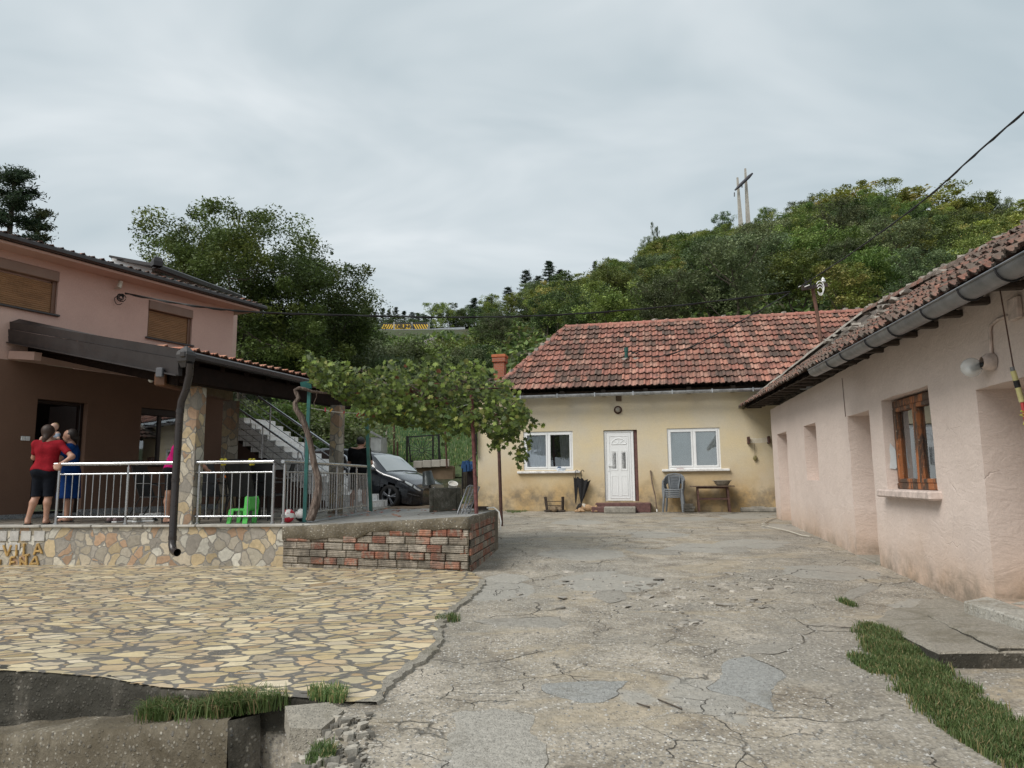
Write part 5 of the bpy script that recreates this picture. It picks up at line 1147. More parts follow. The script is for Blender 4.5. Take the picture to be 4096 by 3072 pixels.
c_ = D(151, 380, 12.0); bl_ = thing('light_bulb', 'bare light bulb hanging under the terrace roof', 'light bulb', c_); mb = MB(); mb.tube([c_ + Vector((0, 0, .04)), c_ + Vector((0.02, 0, .5))], .006, 5); mb.build('cord', M['cable'], bl_); mb = MB(); mb.ball(c_, .045, 8); mb.tube([c_ + Vector((0, 0, .03)), c_ + Vector((0, 0, .09))], .022, 8); mb.build('bulb', simple('bulb_glass', (.42, .42, .40), .2), bl_)
def railing(pts, label, nb, h_top, parts_z, foot=0, postr=.024):
    """pts: foot points of posts"""
    t = thing('railing', label, 'railing', pts[0]); up = lambda p, z: Vector((p[0], p[1], p[2] + z))
    mb = MB(); top = [up(p, h_top) for p in pts]; d = (top[1] - top[0]).normalized(); top[0] = top[0] - d * .09; mb.tube(top, .030, 12)
    mb.build('handrail', M['steel'], t)
    for p in pts:
        mb = MB(); mb.tube([up(p, 0), up(p, h_top - .06)], postr, 10); mb.tube([up(p, h_top - .06), up(p, h_top - .02)], .012, 8); mb.tube([up(p, 0), up(p, .02)], postr * 1.7, 12); mb.build('post', M['steel'], t)
    for i in range(len(pts) - 1):
        a, b = Vector(pts[i]), Vector(pts[i + 1]); 
        for z in parts_z: mb = MB(); mb.tube([up(a, z), up(b, z)], .015, 8); mb.build('rail', M['steel'], t)
        for k in range(1, nb[i] + 1):
            p = a.lerp(b, k / (nb[i] + 1)); mb = MB(); mb.tube([up(p, parts_z[1]), up(p, parts_z[0])], .0095, 6); mb.build('baluster', M['steel'], t)
    return t
fp = [TW.pt(TW.hit(x, 524, -.12)[0], zf, -.12) for x in (55.6, 125.3, 197, 272)]
railing(fp, 'stainless steel railing along the front of the terrace', [9, 8, 8], 1.0, (.83, .12))
c0 = Vector((TR.x - .08, TR.y + .18, zf)); c9 = Vector((C.x, 16.6, zf))
print(proj(c0), proj(c9), proj(c0 + Vector((0, 0, 1))), proj(c9 + Vector((0, 0, 1))))
sp2 = [c0.lerp(c9, t) for t in (0, .27, .55, .82, 1)]
railing(sp2, 'stainless steel railing along the right side of the terrace beside the vine trunk', [8, 8, 8, 7], 1.0, (.83, .12))
stairs = thing('staircase', 'white marble staircase rising to the left behind the terrace', 'staircase', D(345, 508, 18.6))
N = 15; foot = D(361, 508, 18.4); top_ = D(236, 418, 19.6); 
nd = Vector((.35, 1.0, 0)).normalized() * 1.35
run = Vector((top_.x - foot.x, top_.y - foot.y, 0)) / N; rise = (top_.z - zf) / N
mb = MB(); mt = MB()
for i in range(N):
    a = Vector((foot.x, foot.y, zf)) + run * i; b = a + run; z0_, z1_ = zf + rise * i, zf + rise * (i + 1)
    zl_ = max(zf - .1, z1_ - .62)
    c_ = a + nd; d_ = b + nd
    mb.hexa([(b.x, b.y, zl_), (a.x, a.y, zl_), (c_.x, c_.y, zl_), (d_.x, d_.y, zl_), (b.x, b.y, z1_ - .03), (a.x, a.y, z1_ - .03), (c_.x, c_.y, z1_ - .03), (d_.x, d_.y, z1_ - .03)])
    o = -run.normalized() * .02 - nd.normalized() * .02
    mt.hexa([(b.x, b.y, z1_ - .03), (a.x + o.x, a.y + o.y, z1_ - .03), (c_.x, c_.y, z1_ - .03), (d_.x, d_.y, z1_ - .03), (b.x, b.y, z1_), (a.x + o.x, a.y + o.y, z1_), (c_.x, c_.y, z1_), (d_.x, d_.y, z1_)])
h = H('marble_tiles', .25); vv = h.noise(2.2, 6, .65, 2.6); b = h.mix(h.ramp(vv, (.47, 0), (.50, .55), (.53, 0)), (.88, .88, .87), (.45, .45, .46))
bt = h.n('TexBrick', Vector=h.map((1, 1, 1), (math.pi / 2, 0, 0)), Scale=1.0, Color1=(1, 1, 1), Color2=(.93, .93, .93), Mortar=(.3, .28, .25)); bt.inputs['Mortar Size'].default_value = .006; bt.inputs['Brick Width'].default_value = .42; bt.inputs['Row Height'].default_value = rise
h.base(h.mix(1.0, b, bt.outputs[0], 'MULTIPLY')); M['marbletile'] = h.m
mb.build('steps', M['marbletile'], stairs); mt.build('treads', M['marble'], stairs)
mb = MB(); a = Vector((foot.x, foot.y, zf)) + nd * .5 + run * 3.2; b = Vector((foot.x, foot.y, zf)) + nd * .5 + run * N
a2 = a - nd * .48; b2 = b - nd * .48
mb.add([a2 + Vector((0, 0, .0)), b2, b2 + Vector((0, 0, rise * N - .62)), a + Vector((0, 0, .02)), b, b + Vector((0, 0, rise * N - .62))], [(0, 1, 2), (3, 5, 4), (0, 2, 5, 3)]); mb.build('dark_underside', simple('brown_underside', (.075, .04, .03), .8, 0, .2), stairs)
def stair_rail(off, label, i0, i1, dz=0):
    t = thing('stair_railing', label, 'railing', foot + off); o = off
    P = lambda i, z: Vector((foot.x, foot.y, zf)) + run * i + o + Vector((0, 0, max(rise * i + z + dz, .02)))
    mb = MB(); mb.tube([P(i0, .15) - run * .1, P(i0, .78), P(i0 + .35, .98), P(i1, .95)], .030, 10); mb.build('handrail', M['steel'], t)
    for z in (.70, .48, .26): mb = MB(); mb.tube([P(i0, z), P(i1, z)], .011, 6); mb.build('rail', M['steel'], t)
    i = i0 + .8
    while i <= i1: mb = MB(); mb.tube([P(i, .02), P(i, .93)], .022, 8); mb.build('post', M['steel'], t); i += 4.3
stair_rail(nd * -.08, 'near lower stainless railing mounted on the side of the marble staircase', 6.2, N + .6, -.62)
stair_rail(nd * .06, 'far upper stainless railing of the marble staircase', 1.6, N)
def unit(r, n): v = r.normal(size=(n, 3)); return v / np.linalg.norm(v, axis=1, keepdims=True)
def leaves(r, pos, size, aspect=.5, up=.35, cols=None, droop=.0, fold=False):
    """rhombus leaves at pos with random orientation"""
    n = len(pos); nm = unit(r, n); nm[:, 2] = np.abs(nm[:, 2]) + up; nm /= np.linalg.norm(nm, axis=1, keepdims=True)
    t = unit(r, n); t[:, 2] -= droop; t -= nm * (t * nm).sum(1, keepdims=True); t /= np.linalg.norm(t, axis=1, keepdims=True); b = np.cross(nm, t)
    s = size * r.uniform(.6, 1.25, (n, 1))
    V = np.stack([pos - t * s * .5, pos + b * s * .5 * aspect - t * s * .05, pos + t * s * .5, pos - b * s * .5 * aspect - t * s * .05], 1).reshape(-1, 3)
    return V, np.arange(n * 4).reshape(n, 4)
def limbs(mb, r, base, h, cr, zc, n1=7, n2=4, tr=.12, multi=1, spread=.8):
    tips = []
    for m in range(multi):
        ang = r.uniform(0, 6.28); off = Vector((math.cos(ang), math.sin(ang), 0)) * (0 if multi == 1 else .25 * cr)
        tb = Vector(base) + off * .25; t1 = tb + Vector((r.uniform(-.06, .06) * h, r.uniform(-.06, .06) * h, h * .35)) + off; t2 = t1 + Vector((r.uniform(-.08, .08) * h, r.uniform(-.08, .08) * h, h * .42)) + off * .8
        k = 1 / math.sqrt(multi); mb.tube([tb, tb.lerp(t1, .5) + Vector((r.uniform(-.02, .02) * h, 0, 0)), t1, t2], [tr * h * .12 * k * 1.3, tr * h * .10 * k, tr * h * .075 * k, tr * h * .02 * k], 6)
        tips.append(t2)
        for i in range(max(2, n1 // multi)):
            s = r.uniform(.35, .95); p = tb.lerp(t1, s * 1.2) if s < .6 else t1.lerp(t2, (s - .6) / .4)
            a = r.uniform(0, 6.28); q = Vector(base) + Vector((math.cos(a) * cr * r.uniform(.45, .95), math.sin(a) * cr * r.uniform(.45, .95), h * r.uniform(zc[0], zc[1])))
            mid = p.lerp(q, .5) + Vector((0, 0, -.03 * h)); mb.tube([p, mid, q], [tr * h * .05 * k, tr * h * .032 * k, tr * h * .012 * k], 5, False)
            tips.append(q)
            for j in range(n2):
                u = r.uniform(.3, .9); o = mid.lerp(q, u); e = o + Vector((r.uniform(-1, 1), r.uniform(-1, 1), r.uniform(-.4, .9))) * cr * .38; mb.tube([o, e], [tr * h * .015 * k, tr * h * .006 * k], 4, False); tips.append(e)
    return tips
def tree_mesh(seed, h, cr, nl, lsize, pal, zc=(.45, 1.0), n1=8, n2=4, spread=.20, multi=1, aspect=.5, droop=.2, tr=.16, leafy=True, shape=1.0, ncl=0):
    r = np.random.RandomState(seed); mb = MB(); rr = random.Random(seed)
    tips = limbs(mb, rr, (0, 0, 0), h, cr, zc, n1, n2, tr, multi)
    T = np.array([tuple(t) for t in tips])
    extra = []
    while len(extra) < ncl:
        p = unit(r, 1)[0] * (r.uniform() ** .45); lump = 1 + .35 * noise.noise(Vector(p * 2.2) + Vector((seed, 0, 0)))
        p = p * lump; z = (zc[0] + zc[1]) / 2 * h + p[2] * (zc[1] - zc[0]) / 2 * h
        wz = 1.0 if p[2] > -.2 else 1 + (p[2] + .2) * .3
        extra.append((p[0] * cr * wz, p[1] * cr * wz, z))
    if extra: T = np.vstack([T, np.array(extra)])
    ci = r.randint(0, len(T), nl); cs = r.uniform(.5, 1.25, len(T))
    pos = T[ci] + unit(r, nl) * (r.uniform(size=(nl, 1)) ** .42) * spread * cr * cs[ci][:, None] * np.array([1, 1, .70]) * .85
    cb = r.uniform(.68, 1.28, len(T)); pc = r.randint(0, len(pal), len(T)); P = np.array(pal)
    pos[:, 2] = np.where(pos[:, 2] > h * .3, h * .3 + (pos[:, 2] - h * .3) * (h * .7) / (np.percentile(pos[:, 2], 98.5) - h * .3), pos[:, 2])
    pos[:, 2] = np.minimum(pos[:, 2], h * (1 - .05 * r.uniform(size=nl)))
    V, Fc = leaves(r, pos, lsize, aspect, .35, droop=droop)
    C = P[pc[ci]] * cb[ci][:, None] * r.uniform(.7, 1.3, (nl, 1))
    mt = bpy.data.meshes.new('x'); me = fast('crown', V, Fc, M['leaf'], C, 'mesh')
    t = MB(); t.v, t.f, t.c, t.sm = mb.v, mb.f, mb.c, mb.sm
    o = t.build('trunk', M['bark']); tm = o.data; bpy.data.objects.remove(o)
    return tm, me
def pine_mesh(seed, h, cr, nl, lsize, pal, z0_=.3, irregular=.35, pts_=None):
    r = np.random.RandomState(seed); rr = random.Random(seed); mb = MB(); mb.tube([(0, 0, 0), (rr.uniform(-.02, .02) * h, 0, h * .5), (0, 0, h * .97)], [h * .018, h * .013, h * .004], 6); pos = []; cl = []
    n = 46; 
    for i in range(n):
        t = (i + rr.random()) / n; z = h * (z0_ + (1 - z0_) * t); L = cr * (1 - t) ** .75 * rr.uniform(1 - irregular, 1.1) + .12 * cr; a = i * 2.4 + rr.uniform(-.4, .4)
        e = Vector((math.cos(a) * L, math.sin(a) * L, z + L * rr.uniform(-.05, .28))); s = Vector((0, 0, z - L * .1)); mb.tube([s, e], [h * .005, h * .0015], 4, False)
        m = int(nl / n); u = r.uniform(.25, 1.05, m)[:, None]; p = np.array(s) * (1 - u) + np.array(e) * u + r.normal(size=(m, 3)) * np.array([1, 1, .45]) * cr * .085; pos.append(p); cl.append(np.full(m, rr.uniform(.6, 1.25)))
    pos = np.vstack(pos); cl = np.concatenate(cl); V, Fc = leaves(r, pos, lsize, .22, .5, droop=.1); P = np.array(pal); C = P[r.randint(0, len(pal), len(pos))] * cl[:, None] * r.uniform(.7, 1.3, (len(pos), 1))
    me = fast('crown', V, Fc, M['leaf'], C, 'mesh'); o = mb.build('trunk', M['bark']); tm = o.data; bpy.data.objects.remove(o); return tm, me
GA = [(.135, .175, .042), (.17, .205, .055), (.10, .14, .036)]
GB = [(.19, .22, .05), (.24, .25, .065), (.16, .19, .045), (.30, .27, .09)]
GC = [(.07, .10, .034), (.085, .12, .038), (.058, .085, .03)]
GD = [(.125, .155, .072), (.15, .18, .085), (.10, .13, .06)]
GP = [(.03, .048, .026), (.042, .062, .032), (.025, .04, .024)]
PROTO = {
 'broad': [tree_mesh(11, 7, 2.9, 9000, .24, GA, (.30, 1.0), 8, 4, .34, ncl=46), tree_mesh(12, 6.5, 3.1, 9000, .24, GA, (.22, 1.0), 8, 4, .32, 2, ncl=50), tree_mesh(13, 8, 3.0, 9500, .24, GA, (.3, 1.0), 9, 4, .33, ncl=50)],
 'yellow': [tree_mesh(21, 7, 3.0, 8500, .25, GB, (.35, 1.0), 8, 5, .30, ncl=44), tree_mesh(22, 6.5, 3.3, 8500, .25, GB, (.4, 1.0), 9, 4, .28, 2, ncl=40)],
 'dark': [tree_mesh(31, 7, 2.7, 9000, .22, GC, (.22, 1.0), 8, 4, .34, ncl=46)],
 'grey': [tree_mesh(41, 7.5, 3.0, 8500, .22, GD, (.25, 1.0), 8, 4, .32, ncl=44)],
 'pine': [pine_mesh(51, 9, 2.3, 6500, .34, GP, .22), pine_mesh(52, 10, 2.0, 6500, .34, GP, .3, .5)],
 'bush': [tree_mesh(61, 2.6, 1.7, 4200, .16, GA, (.1, 1.0), 7, 3, .42, 3, tr=.1, ncl=26), tree_mesh(62, 2.4, 1.9, 4200, .16, GD, (.08, 1.0), 7, 3, .42, 3, tr=.1, ncl=26), tree_mesh(63, 2.2, 1.6, 4200, .15, GC, (.08, 1.0), 7, 3, .42, 3, tr=.1, ncl=26)]}
def plant(kind, k, loc, s, rz, name, label, cat, group=None, sz=None):
    tm, cm = PROTO[kind][k % len(PROTO[kind])]; t = thing(name, label, cat, loc, rz, group); t.scale = (s, s, (sz or s))
    link('trunk', tm, t); link('crown', cm, t); return t
LBL = {'broad': ('broadleaf_tree', 'mid green bushy tree in the wood on the hillside', 'green trees on the hillside'), 'yellow': ('yellowing_tree', 'yellowish green feathery tree in the wood on the hillside', 'yellowish trees on the hillside'), 'dark': ('dark_tree', 'dark green tree in the wood on the hillside', 'dark trees on the hillside'), 'grey': ('grey_green_tree', 'greyish green tree in the wood on the hillside', 'grey green trees on the hillside'), 'pine': ('pine_tree', 'dark pine tree on the ridge left of the wooded hill', 'pines along the ridge'), 'bush': ('shrub', 'green shrub growing on the slope above the houses', 'shrubs on the slope')}
KN = {'broad': 'green bushy tree', 'yellow': 'yellowish feathery tree', 'grey': 'grey green tree', 'dark': 'dark green tree'}
rv = random.Random(21); cnt = 0; placed = []
Yc = 46.0
while Yc < 166:
    step = 3.5 + Yc * .012; x = -.075 * Yc - 2
    x0 = x
    while x < .80 * Yc + 6:
        X = x + rv.uniform(-1.4, 1.4); Y_ = Yc + rv.uniform(-1.6, 1.6); a = X / Y_; tn, Yr = rid(a)
        x += step * rv.uniform(1.0, 1.5)
        if Y_ > Yr + 5 or a < -.085 or a > .80: continue
        if a < .02 and Y_ < 62: continue
        q = rv.random() + .25 * fn(X, Y_, .035, 3)
        kind = 'broad' if q < .42 else 'yellow' if q < .74 else 'grey' if q < .86 else 'dark'
        if a < .06 and rv.random() < .4: kind = 'dark'
        s = rv.uniform(.72, 1.12) * (1.1 if Y_ > 90 else .95)
        if a < .03: s *= .62
        px_ = 512 + F * a
        placed.append((X, Y_, kind, s))
    Yc += 4.4 + Yc * .016
SKY = [(372, 318), (384, 338), (436, 339), (455, 328), (466, 308), (475, 299), (486, 300), (505, 291), (520, 286), (545, 275), (567, 273), (582, 273), (594, 266), (606, 262), (634, 250), (659, 236), (678, 229), (706, 226), (740, 222), (763, 218), (776, 218), (783, 209), (810, 208), (832, 199), (842, 191), (894, 190), (902, 196), (946, 198), (996, 203), (1021, 208), (1200, 215)]
def capped(X, Y_, h0, s, slack=0):
    """limit a tree so that the skyline keeps the shape of the wood in the photo"""
    px, _ = proj((X, Y_, th(X, Y_))); w_ = 2.6 * s / Y_ * F
    if px < 360: return s
    ys_ = max(float(np.interp(q, [p[0] for p in SKY], [p[1] for p in SKY])) for q in ((px, px - w_ * .8, px + w_ * .8) if px < 480 else (px,)))
    top = D(px, ys_ + rv.uniform(0, 6) + slack, Y_).z - th(X, Y_)
    return min(s, top / h0)
def region(X, Y_, ztop):
    px, py = proj((X, Y_, ztop)); a = X / Y_; t = (Y_ - 44) / (rid(a)[1] - 44)
    band = 'low on the slope' if t < .3 else 'halfway up the slope' if t < .66 else 'near the crest'
    for lim, ph in ((470, 'beside the road barrier'), (505, 'behind the brick chimney'), (545, 'behind the left roof hip'), (585, 'above the left white window'), (640, 'above the white door'), (690, 'above the right white window'), (735, 'left below the twin crosses'), (775, 'right below the twin crosses'), (820, 'above the cable mast'), (870, 'above the far end of the mossy roof'), (930, 'above the middle of the mossy roof'), (2000, 'at the right picture edge')):
        if px < lim: return band + ' ' + ph
print('hill trees', len(placed))
for X, Y_, kind, s in placed:
    nm, lb, gp = LBL[kind]; s = capped(X, Y_, 7.0, s)
    if s < .22: continue
    rg_n = region(X, Y_, th(X, Y_) + 5); lb = KN[kind] + ' ' + rg_n; plant(kind, rv.randrange(3), (X, Y_, th(X, Y_) - .25), max(s, .55) if s < .55 else s, rv.uniform(0, 6.28), nm, lb, 'tree', gp + ' ' + rg_n, s * rv.uniform(.85, 1.0))
def at_sky(px, ytop, Yd, kind, k, wpx=None, lab=None, name=None, cat='tree', group=None, hz=None, htop=None):
    tp = D(px, ytop, Yd); g = th(tp.x, Yd) - .2 if hz is None else hz; hgt = tp.z - g; tm, cm = PROTO[kind][k]
    H0_ = max(v.co.z for v in cm.vertices) * .985; s = hgt / H0_; sx = s
    if wpx: R0 = max(v.co.x for v in cm.vertices) * .9; sx = (wpx / F * Yd / 2) / R0
    n_, l_, g_ = LBL[kind]; t = plant(kind, k, (tp.x, Yd, g), sx, rv.uniform(0, 6.28), name or n_, lab or l_, cat, group if group is not None or lab else g_, s); return t
for px, yt, Yd, k, w in ((526, 270, 120, 0, 26), (549, 261, 122, 1, 30), (508, 287, 116, 0, 24), (595, 261, 134, 1, 14), (489, 297, 112, 0, 26), (474, 298, 111, 1, 24), (538, 276, 119, 0, 24), (560, 270, 122, 1, 26)): at_sky(px, yt, Yd, 'pine', k, w)
at_sky(720, 212, 153, 'dark', 0, 32, 'rounded dark tree on the skyline just left of the tall twin crosses', 'dark_tree')
at_sky(764, 209, 154, 'broad', 0, 26, 'bushy tree on the skyline just right of the tall twin crosses', 'broadleaf_tree')
at_sky(655, 222, 143, 'dark', 0, 10); at_sky(646, 238, 140, 'grey', 0, 16); at_sky(672, 233, 145, 'dark', 0, 14)
at_sky(800, 200, 138, 'grey', 0, 34); at_sky(845, 188, 122, 'yellow', 0, 60); at_sky(818, 194, 130, 'broad', 1, 40); at_sky(888, 184, 112, 'broad', 2, 62); at_sky(930, 189, 104, 'yellow', 1, 70); at_sky(975, 196, 104, 'broad', 0, 66); at_sky(1003, 199, 106, 'grey', 0, 26, 'small rounded grey green tree on the skyline at the right picture edge', 'grey_green_tree'); at_sky(1028, 204, 103, 'yellow', 0, 60)
for px, yt, Yd, k, w in ((375, 312, 210, 0, 15), (383, 308, 215, 1, 14), (389, 311, 220, 0, 14), (396, 307, 214, 0, 14), (404, 311, 210, 1, 16), (412, 312, 216, 0, 15), (418, 313, 212, 1, 15), (368, 313, 220, 0, 14), (425, 315, 215, 0, 16), (360, 315, 212, 1, 10), (351, 314, 220, 0, 11), (432, 314, 209, 1, 10)):
    at_sky(px, yt, Yd, 'pine', k, w, None, group='tiny pines on the far skyline').__setitem__('label', 'tiny distant pine on the far skyline beyond the road')
for px, yt, Yd, kind, w in ((441, 303, 116, 'broad', 36), (428, 318, 122, 'dark', 30), (455, 305, 118, 'dark', 26), (468, 303, 119, 'dark', 26), (462, 309, 121, 'broad', 30), (420, 316, 127, 'dark', 34), (396, 318, 131, 'dark', 34), (408, 318, 130, 'dark', 40), (385, 318, 128, 'dark', 40), (365, 318, 128, 'dark', 36), (340, 318, 126, 'broad', 40), (300, 318, 126, 'dark', 44), (262, 318, 126, 'dark', 44), (226, 318, 126, 'dark', 44)):
    t = at_sky(px, yt, Yd, kind, 0, w, None, group='trees beyond the road'); t['label'] = 'leafy tree standing beyond the road on the embankment'
def own_tree(name, label, base, mesh, rz=0):
    t = thing(name, label, 'tree', base, rz); link('trunk', mesh[0], t); link('crown', mesh[1], t); return t
GL = [(.045, .072, .02), (.058, .088, .024), (.036, .058, .018), (.08, .105, .026)]
b = D(243, 400, 36); own_tree('walnut_tree', 'large spreading dark green tree with several stems rising behind the pink house', (b.x, 36, th(b.x, 36) - .2), tree_mesh(71, D(240, 212, 36).z - th(b.x, 36), 5.0, 74000, .19, GL, (.24, 1.0), 16, 7, .21, 3, .42, .5, .13, ncl=150))
b = D(322, 400, 40); own_tree('broadleaf_tree', 'lower dark tree at the right of the large spreading tree', (b.x, 40, th(b.x, 40) - .2), tree_mesh(72, D(322, 256, 40).z - th(b.x, 40), 3.4, 26000, .20, GL, (.28, 1.0), 12, 6, .34, 2, .42, .5, .13, ncl=60))
b = D(183, 400, 41); own_tree('broadleaf_tree', 'lighter green tree at the left of the large spreading tree', (b.x, 41, th(b.x, 41) - .2), tree_mesh(73, D(183, 224, 41).z - th(b.x, 41), 2.3, 18000, .20, GA, (.42, 1.0), 10, 6, .34, 2, .42, .5, .12, ncl=44))
b = D(362, 400, 58); own_tree('broadleaf_tree', 'feathery small tree on the slope left of the yellow road barrier', (b.x, 58, th(b.x, 58) - .2), tree_mesh(74, D(369, 326, 58).z - th(b.x, 58), 2.2, 11000, .20, [(.06, .085, .025), (.075, .10, .03), (.05, .07, .022)], (.15, 1.0), 12, 6, .32, 3, .4, .4, .1, ncl=60))
b = D(344, 380, 62); own_tree('broadleaf_tree', 'olive green tree under the cable between the large tree and the road barrier', (b.x, 62, th(b.x, 62) - .2), tree_mesh(76, D(350, 303, 62).z - th(b.x, 62), 2.7, 14000, .22, [(.055, .075, .025), (.07, .085, .03)], (.2, 1.0), 10, 5, .34, 2, .4, .4, .1, ncl=44))
b = D(4, 300, 30); own_tree('pine_tree', 'dark pine at the left picture edge behind the roof of the pink house', (b.x, 30, .8), pine_mesh(75, D(3, 168, 30).z - .8, 2.9, 26000, .26, GP, .1, .45))
b = D(32, 300, 33); own_tree('pine_tree', 'lower broad pine branch crown right of the dark pine at the left edge', (b.x, 33, .8), pine_mesh(77, D(30, 208, 33).z - .8, 2.0, 14000, .26, [(.03, .04, .018), (.04, .05, .022)], .1, .4))
for i in range(74):
    px = rv.uniform(228, 372) if i < 44 else rv.uniform(372, 482); Y_ = rv.uniform(40, 92); p = D(px, 400, Y_)
    if 425 < px < 445 and 50 < Y_ < 80: continue
    k = rv.randrange(3); s = capped(p.x, Y_, 3.0, rv.uniform(.9, 1.7), 4)
    if s < .2: continue
    wh = ('dark shrub', 'greyish shrub', 'green shrub')[0 if k == 2 else 1 if k == 1 else 2] + (' low' if Y_ < 58 else ' high') + ' on the road bank ' + ('below the walnut tree' if px < 290 else 'above the terrace corner column' if px < 350 else 'left of the road barrier' if px < 385 else 'under the road barrier' if px < 432 else 'left of the brick chimney'); plant('bush', k, (p.x, Y_, th(p.x, Y_) - .1), s, rv.uniform(0, 6), 'shrub', wh, 'shrub', wh.replace('shrub', 'shrubs'))
for i in range(27):
    px = 224 + i * 4.6 + rv.uniform(-4, 4); Y_ = rv.uniform(23.5, 27); p = D(px, 450, Y_); plant('bush', rv.randrange(3), (p.x, Y_, th(p.x, Y_) - .1), rv.uniform(.65, 1.15), rv.uniform(0, 6), 'shrub', *(lambda w_: ('leafy shrub in the hedge ' + w_, 'shrub', 'hedge shrubs ' + w_))('behind the top of the marble stairs' if px < 262 else 'behind the middle of the marble stairs' if px < 300 else 'behind the vine trunk' if px < 330 else 'behind the parked car'))
for i in range(22):
    px = rv.uniform(380, 484); Y_ = rv.uniform(44, 50); p = D(px, 420, Y_); plant('bush', rv.randrange(3), (p.x, Y_, th(p.x, Y_) - .1), rv.uniform(.7, 1.3), rv.uniform(0, 6), 'shrub', *(lambda w_: ('shrub on the upper lawn edge ' + w_, 'shrub', 'lawn edge shrubs ' + w_))('above the small hut' if px < 400 else 'above the sunburst gate' if px < 442 else 'beside the chimney'))
gcv = []; r = np.random.RandomState(5); N = 60000
Yq = 44 + 118 * r.uniform(size=N) ** 1.0; Aq = r.uniform(-.62, .80, N); Xq = Aq * Yq
Z = np.array([th(float(x), float(y)) for x, y in zip(Xq, Yq)]); keep = np.array([y < rid(a)[1] - 1.5 for a, y in zip(Aq, Yq)])
keep &= ~((Aq > -.24) & (Aq < -.06) & (Yq > 84)); keep &= ~((Aq > -.125) & (Aq < -.092) & (Yq > 50) & (Yq < 78))
pos = np.stack([Xq, Yq, Z + r.uniform(0, .8, N) ** 2 * 1.1], 1)[keep]; V, Fc = leaves(r, pos, .75, .55, .3); C = np.array(GA + GC + [(.13, .12, .05)])[r.randint(0, 7, len(pos))] * r.uniform(.6, 1.3, (len(pos), 1))
tag(fast('undergrowth', V, Fc, M['leaf'], C), 'low undergrowth covering the wooded slope', 'undergrowth', kind='stuff')
mb = MB()
for i in range(240):
    Y_ = rv.uniform(50, 82); a = -.108 + rv.uniform(-.016, .016) - (Y_ - 50) * .0002; X = a * Y_; s = rv.uniform(.2, .75); chunk(mb, (X, Y_, th(X, Y_) + .05), (s, s * .8, s * .6), i, i)
for i in range(90):
    Y_ = rv.uniform(66, 84); a = rv.uniform(-.34, -.25); X = a * Y_; s = rv.uniform(.2, .6); chunk(mb, (X, Y_, th(X, Y_) + .05), (s, s * .8, s * .6), i, i)
tag(mb.build('scree', M['rock']), 'grey broken rock running down the bank below the road barrier', 'rocks', kind='stuff')
P = [tuple(D(x, 450, y).xy) for x, y in ((372, 26.2), (484, 26.2), (484, 44), (380, 44))]
gblades('lawn_grass', P, 22000, .06, .20, lambda x, y: th(x, y) + .05, 'bright green grass on the slope behind the parked car', (.055, .10, .03), (.13, .18, .06), .08, .012, .8, 4)
P = [(-7, 20.8), (-1.3, 20.8), (-1.3, 23), (-7.5, 23)]
gblades('weeds', P, 9000, .05, .22, cy, 'weeds and dead leaves on the bare earth behind the car', (.05, .09, .025), (.14, .17, .05), .3, .010, .9, 6)
VY = 11.9
per = thing('pergola', 'pergola frame of thin metal pipes and posts carrying the grape vine', 'pergola', D(400, 515, 12.2))
p1 = D(309.5, 386, 12.1); p1b = Vector((p1.x - .02, 12.1, zf)); mb = MB(); mb.bar(p1, p1b, .055, .055); mb.build('post', M['tealL'], per)
mb = MB(); a = D(301, 386.3, 12.05); b = D(311, 384.6, 12.1); mb.bar(a, b, .12, .13); mb.build('teal_bracket', M['tealL'], per)
mb = MB(); mb.bar(D(311, 385, 12.12), D(380, 384, 12.3), .08, .10); mb.build('beam', simple('rusty_brown_beam', (.08, .045, .035), .8, 0, .4, 8), per)
p2t = D(359, 386, 15.2); p2 = D(371, 511.5, 14.6); mb = MB(); mb.bar(D(365.5, 388, 14.6), p2, .065, .065); mb.build('post', M['teal'], per)
p3 = D(476.5, 514, 11.4); mb = MB(); mb.tube([p3, D(471.5, 395, 11.5)], .030, 8); mb.build('post', M['rustred'], per)
p4 = GY(501.5, 526); mb = MB(); mb.tube([p4, p4 + Vector((-.08, 0, D(499, 395, p4.y).z - p4.z))], .040, 8); mb.build('post', M['rust'], per)
for k in range(5):
    t = k / 4; a = D(341, 388 - 3 * t, 12.0 + 2.5 * t); b = D(503, 388 + t, 11.6 + 3 * t); mb = MB(); mb.tube([a, a.lerp(b, .5) + Vector((0, 0, -.05)), b], .012, 5); mb.build('wire', M['rust'], per)
def grape_leaf():
    pts = []
    for k in range(15):
        a = math.pi * 2 * k / 15 - math.pi / 2; r_ = (1.0, .62)[k % 2] if k not in (0,) else .25
        if k in (1, 14): r_ = .85
        r_ *= (.85 + .15 * math.sin(a)); pts.append((math.cos(a) * r_ * .5, math.sin(a) * r_ * .5))
    return pts
GLF = np.array(grape_leaf())
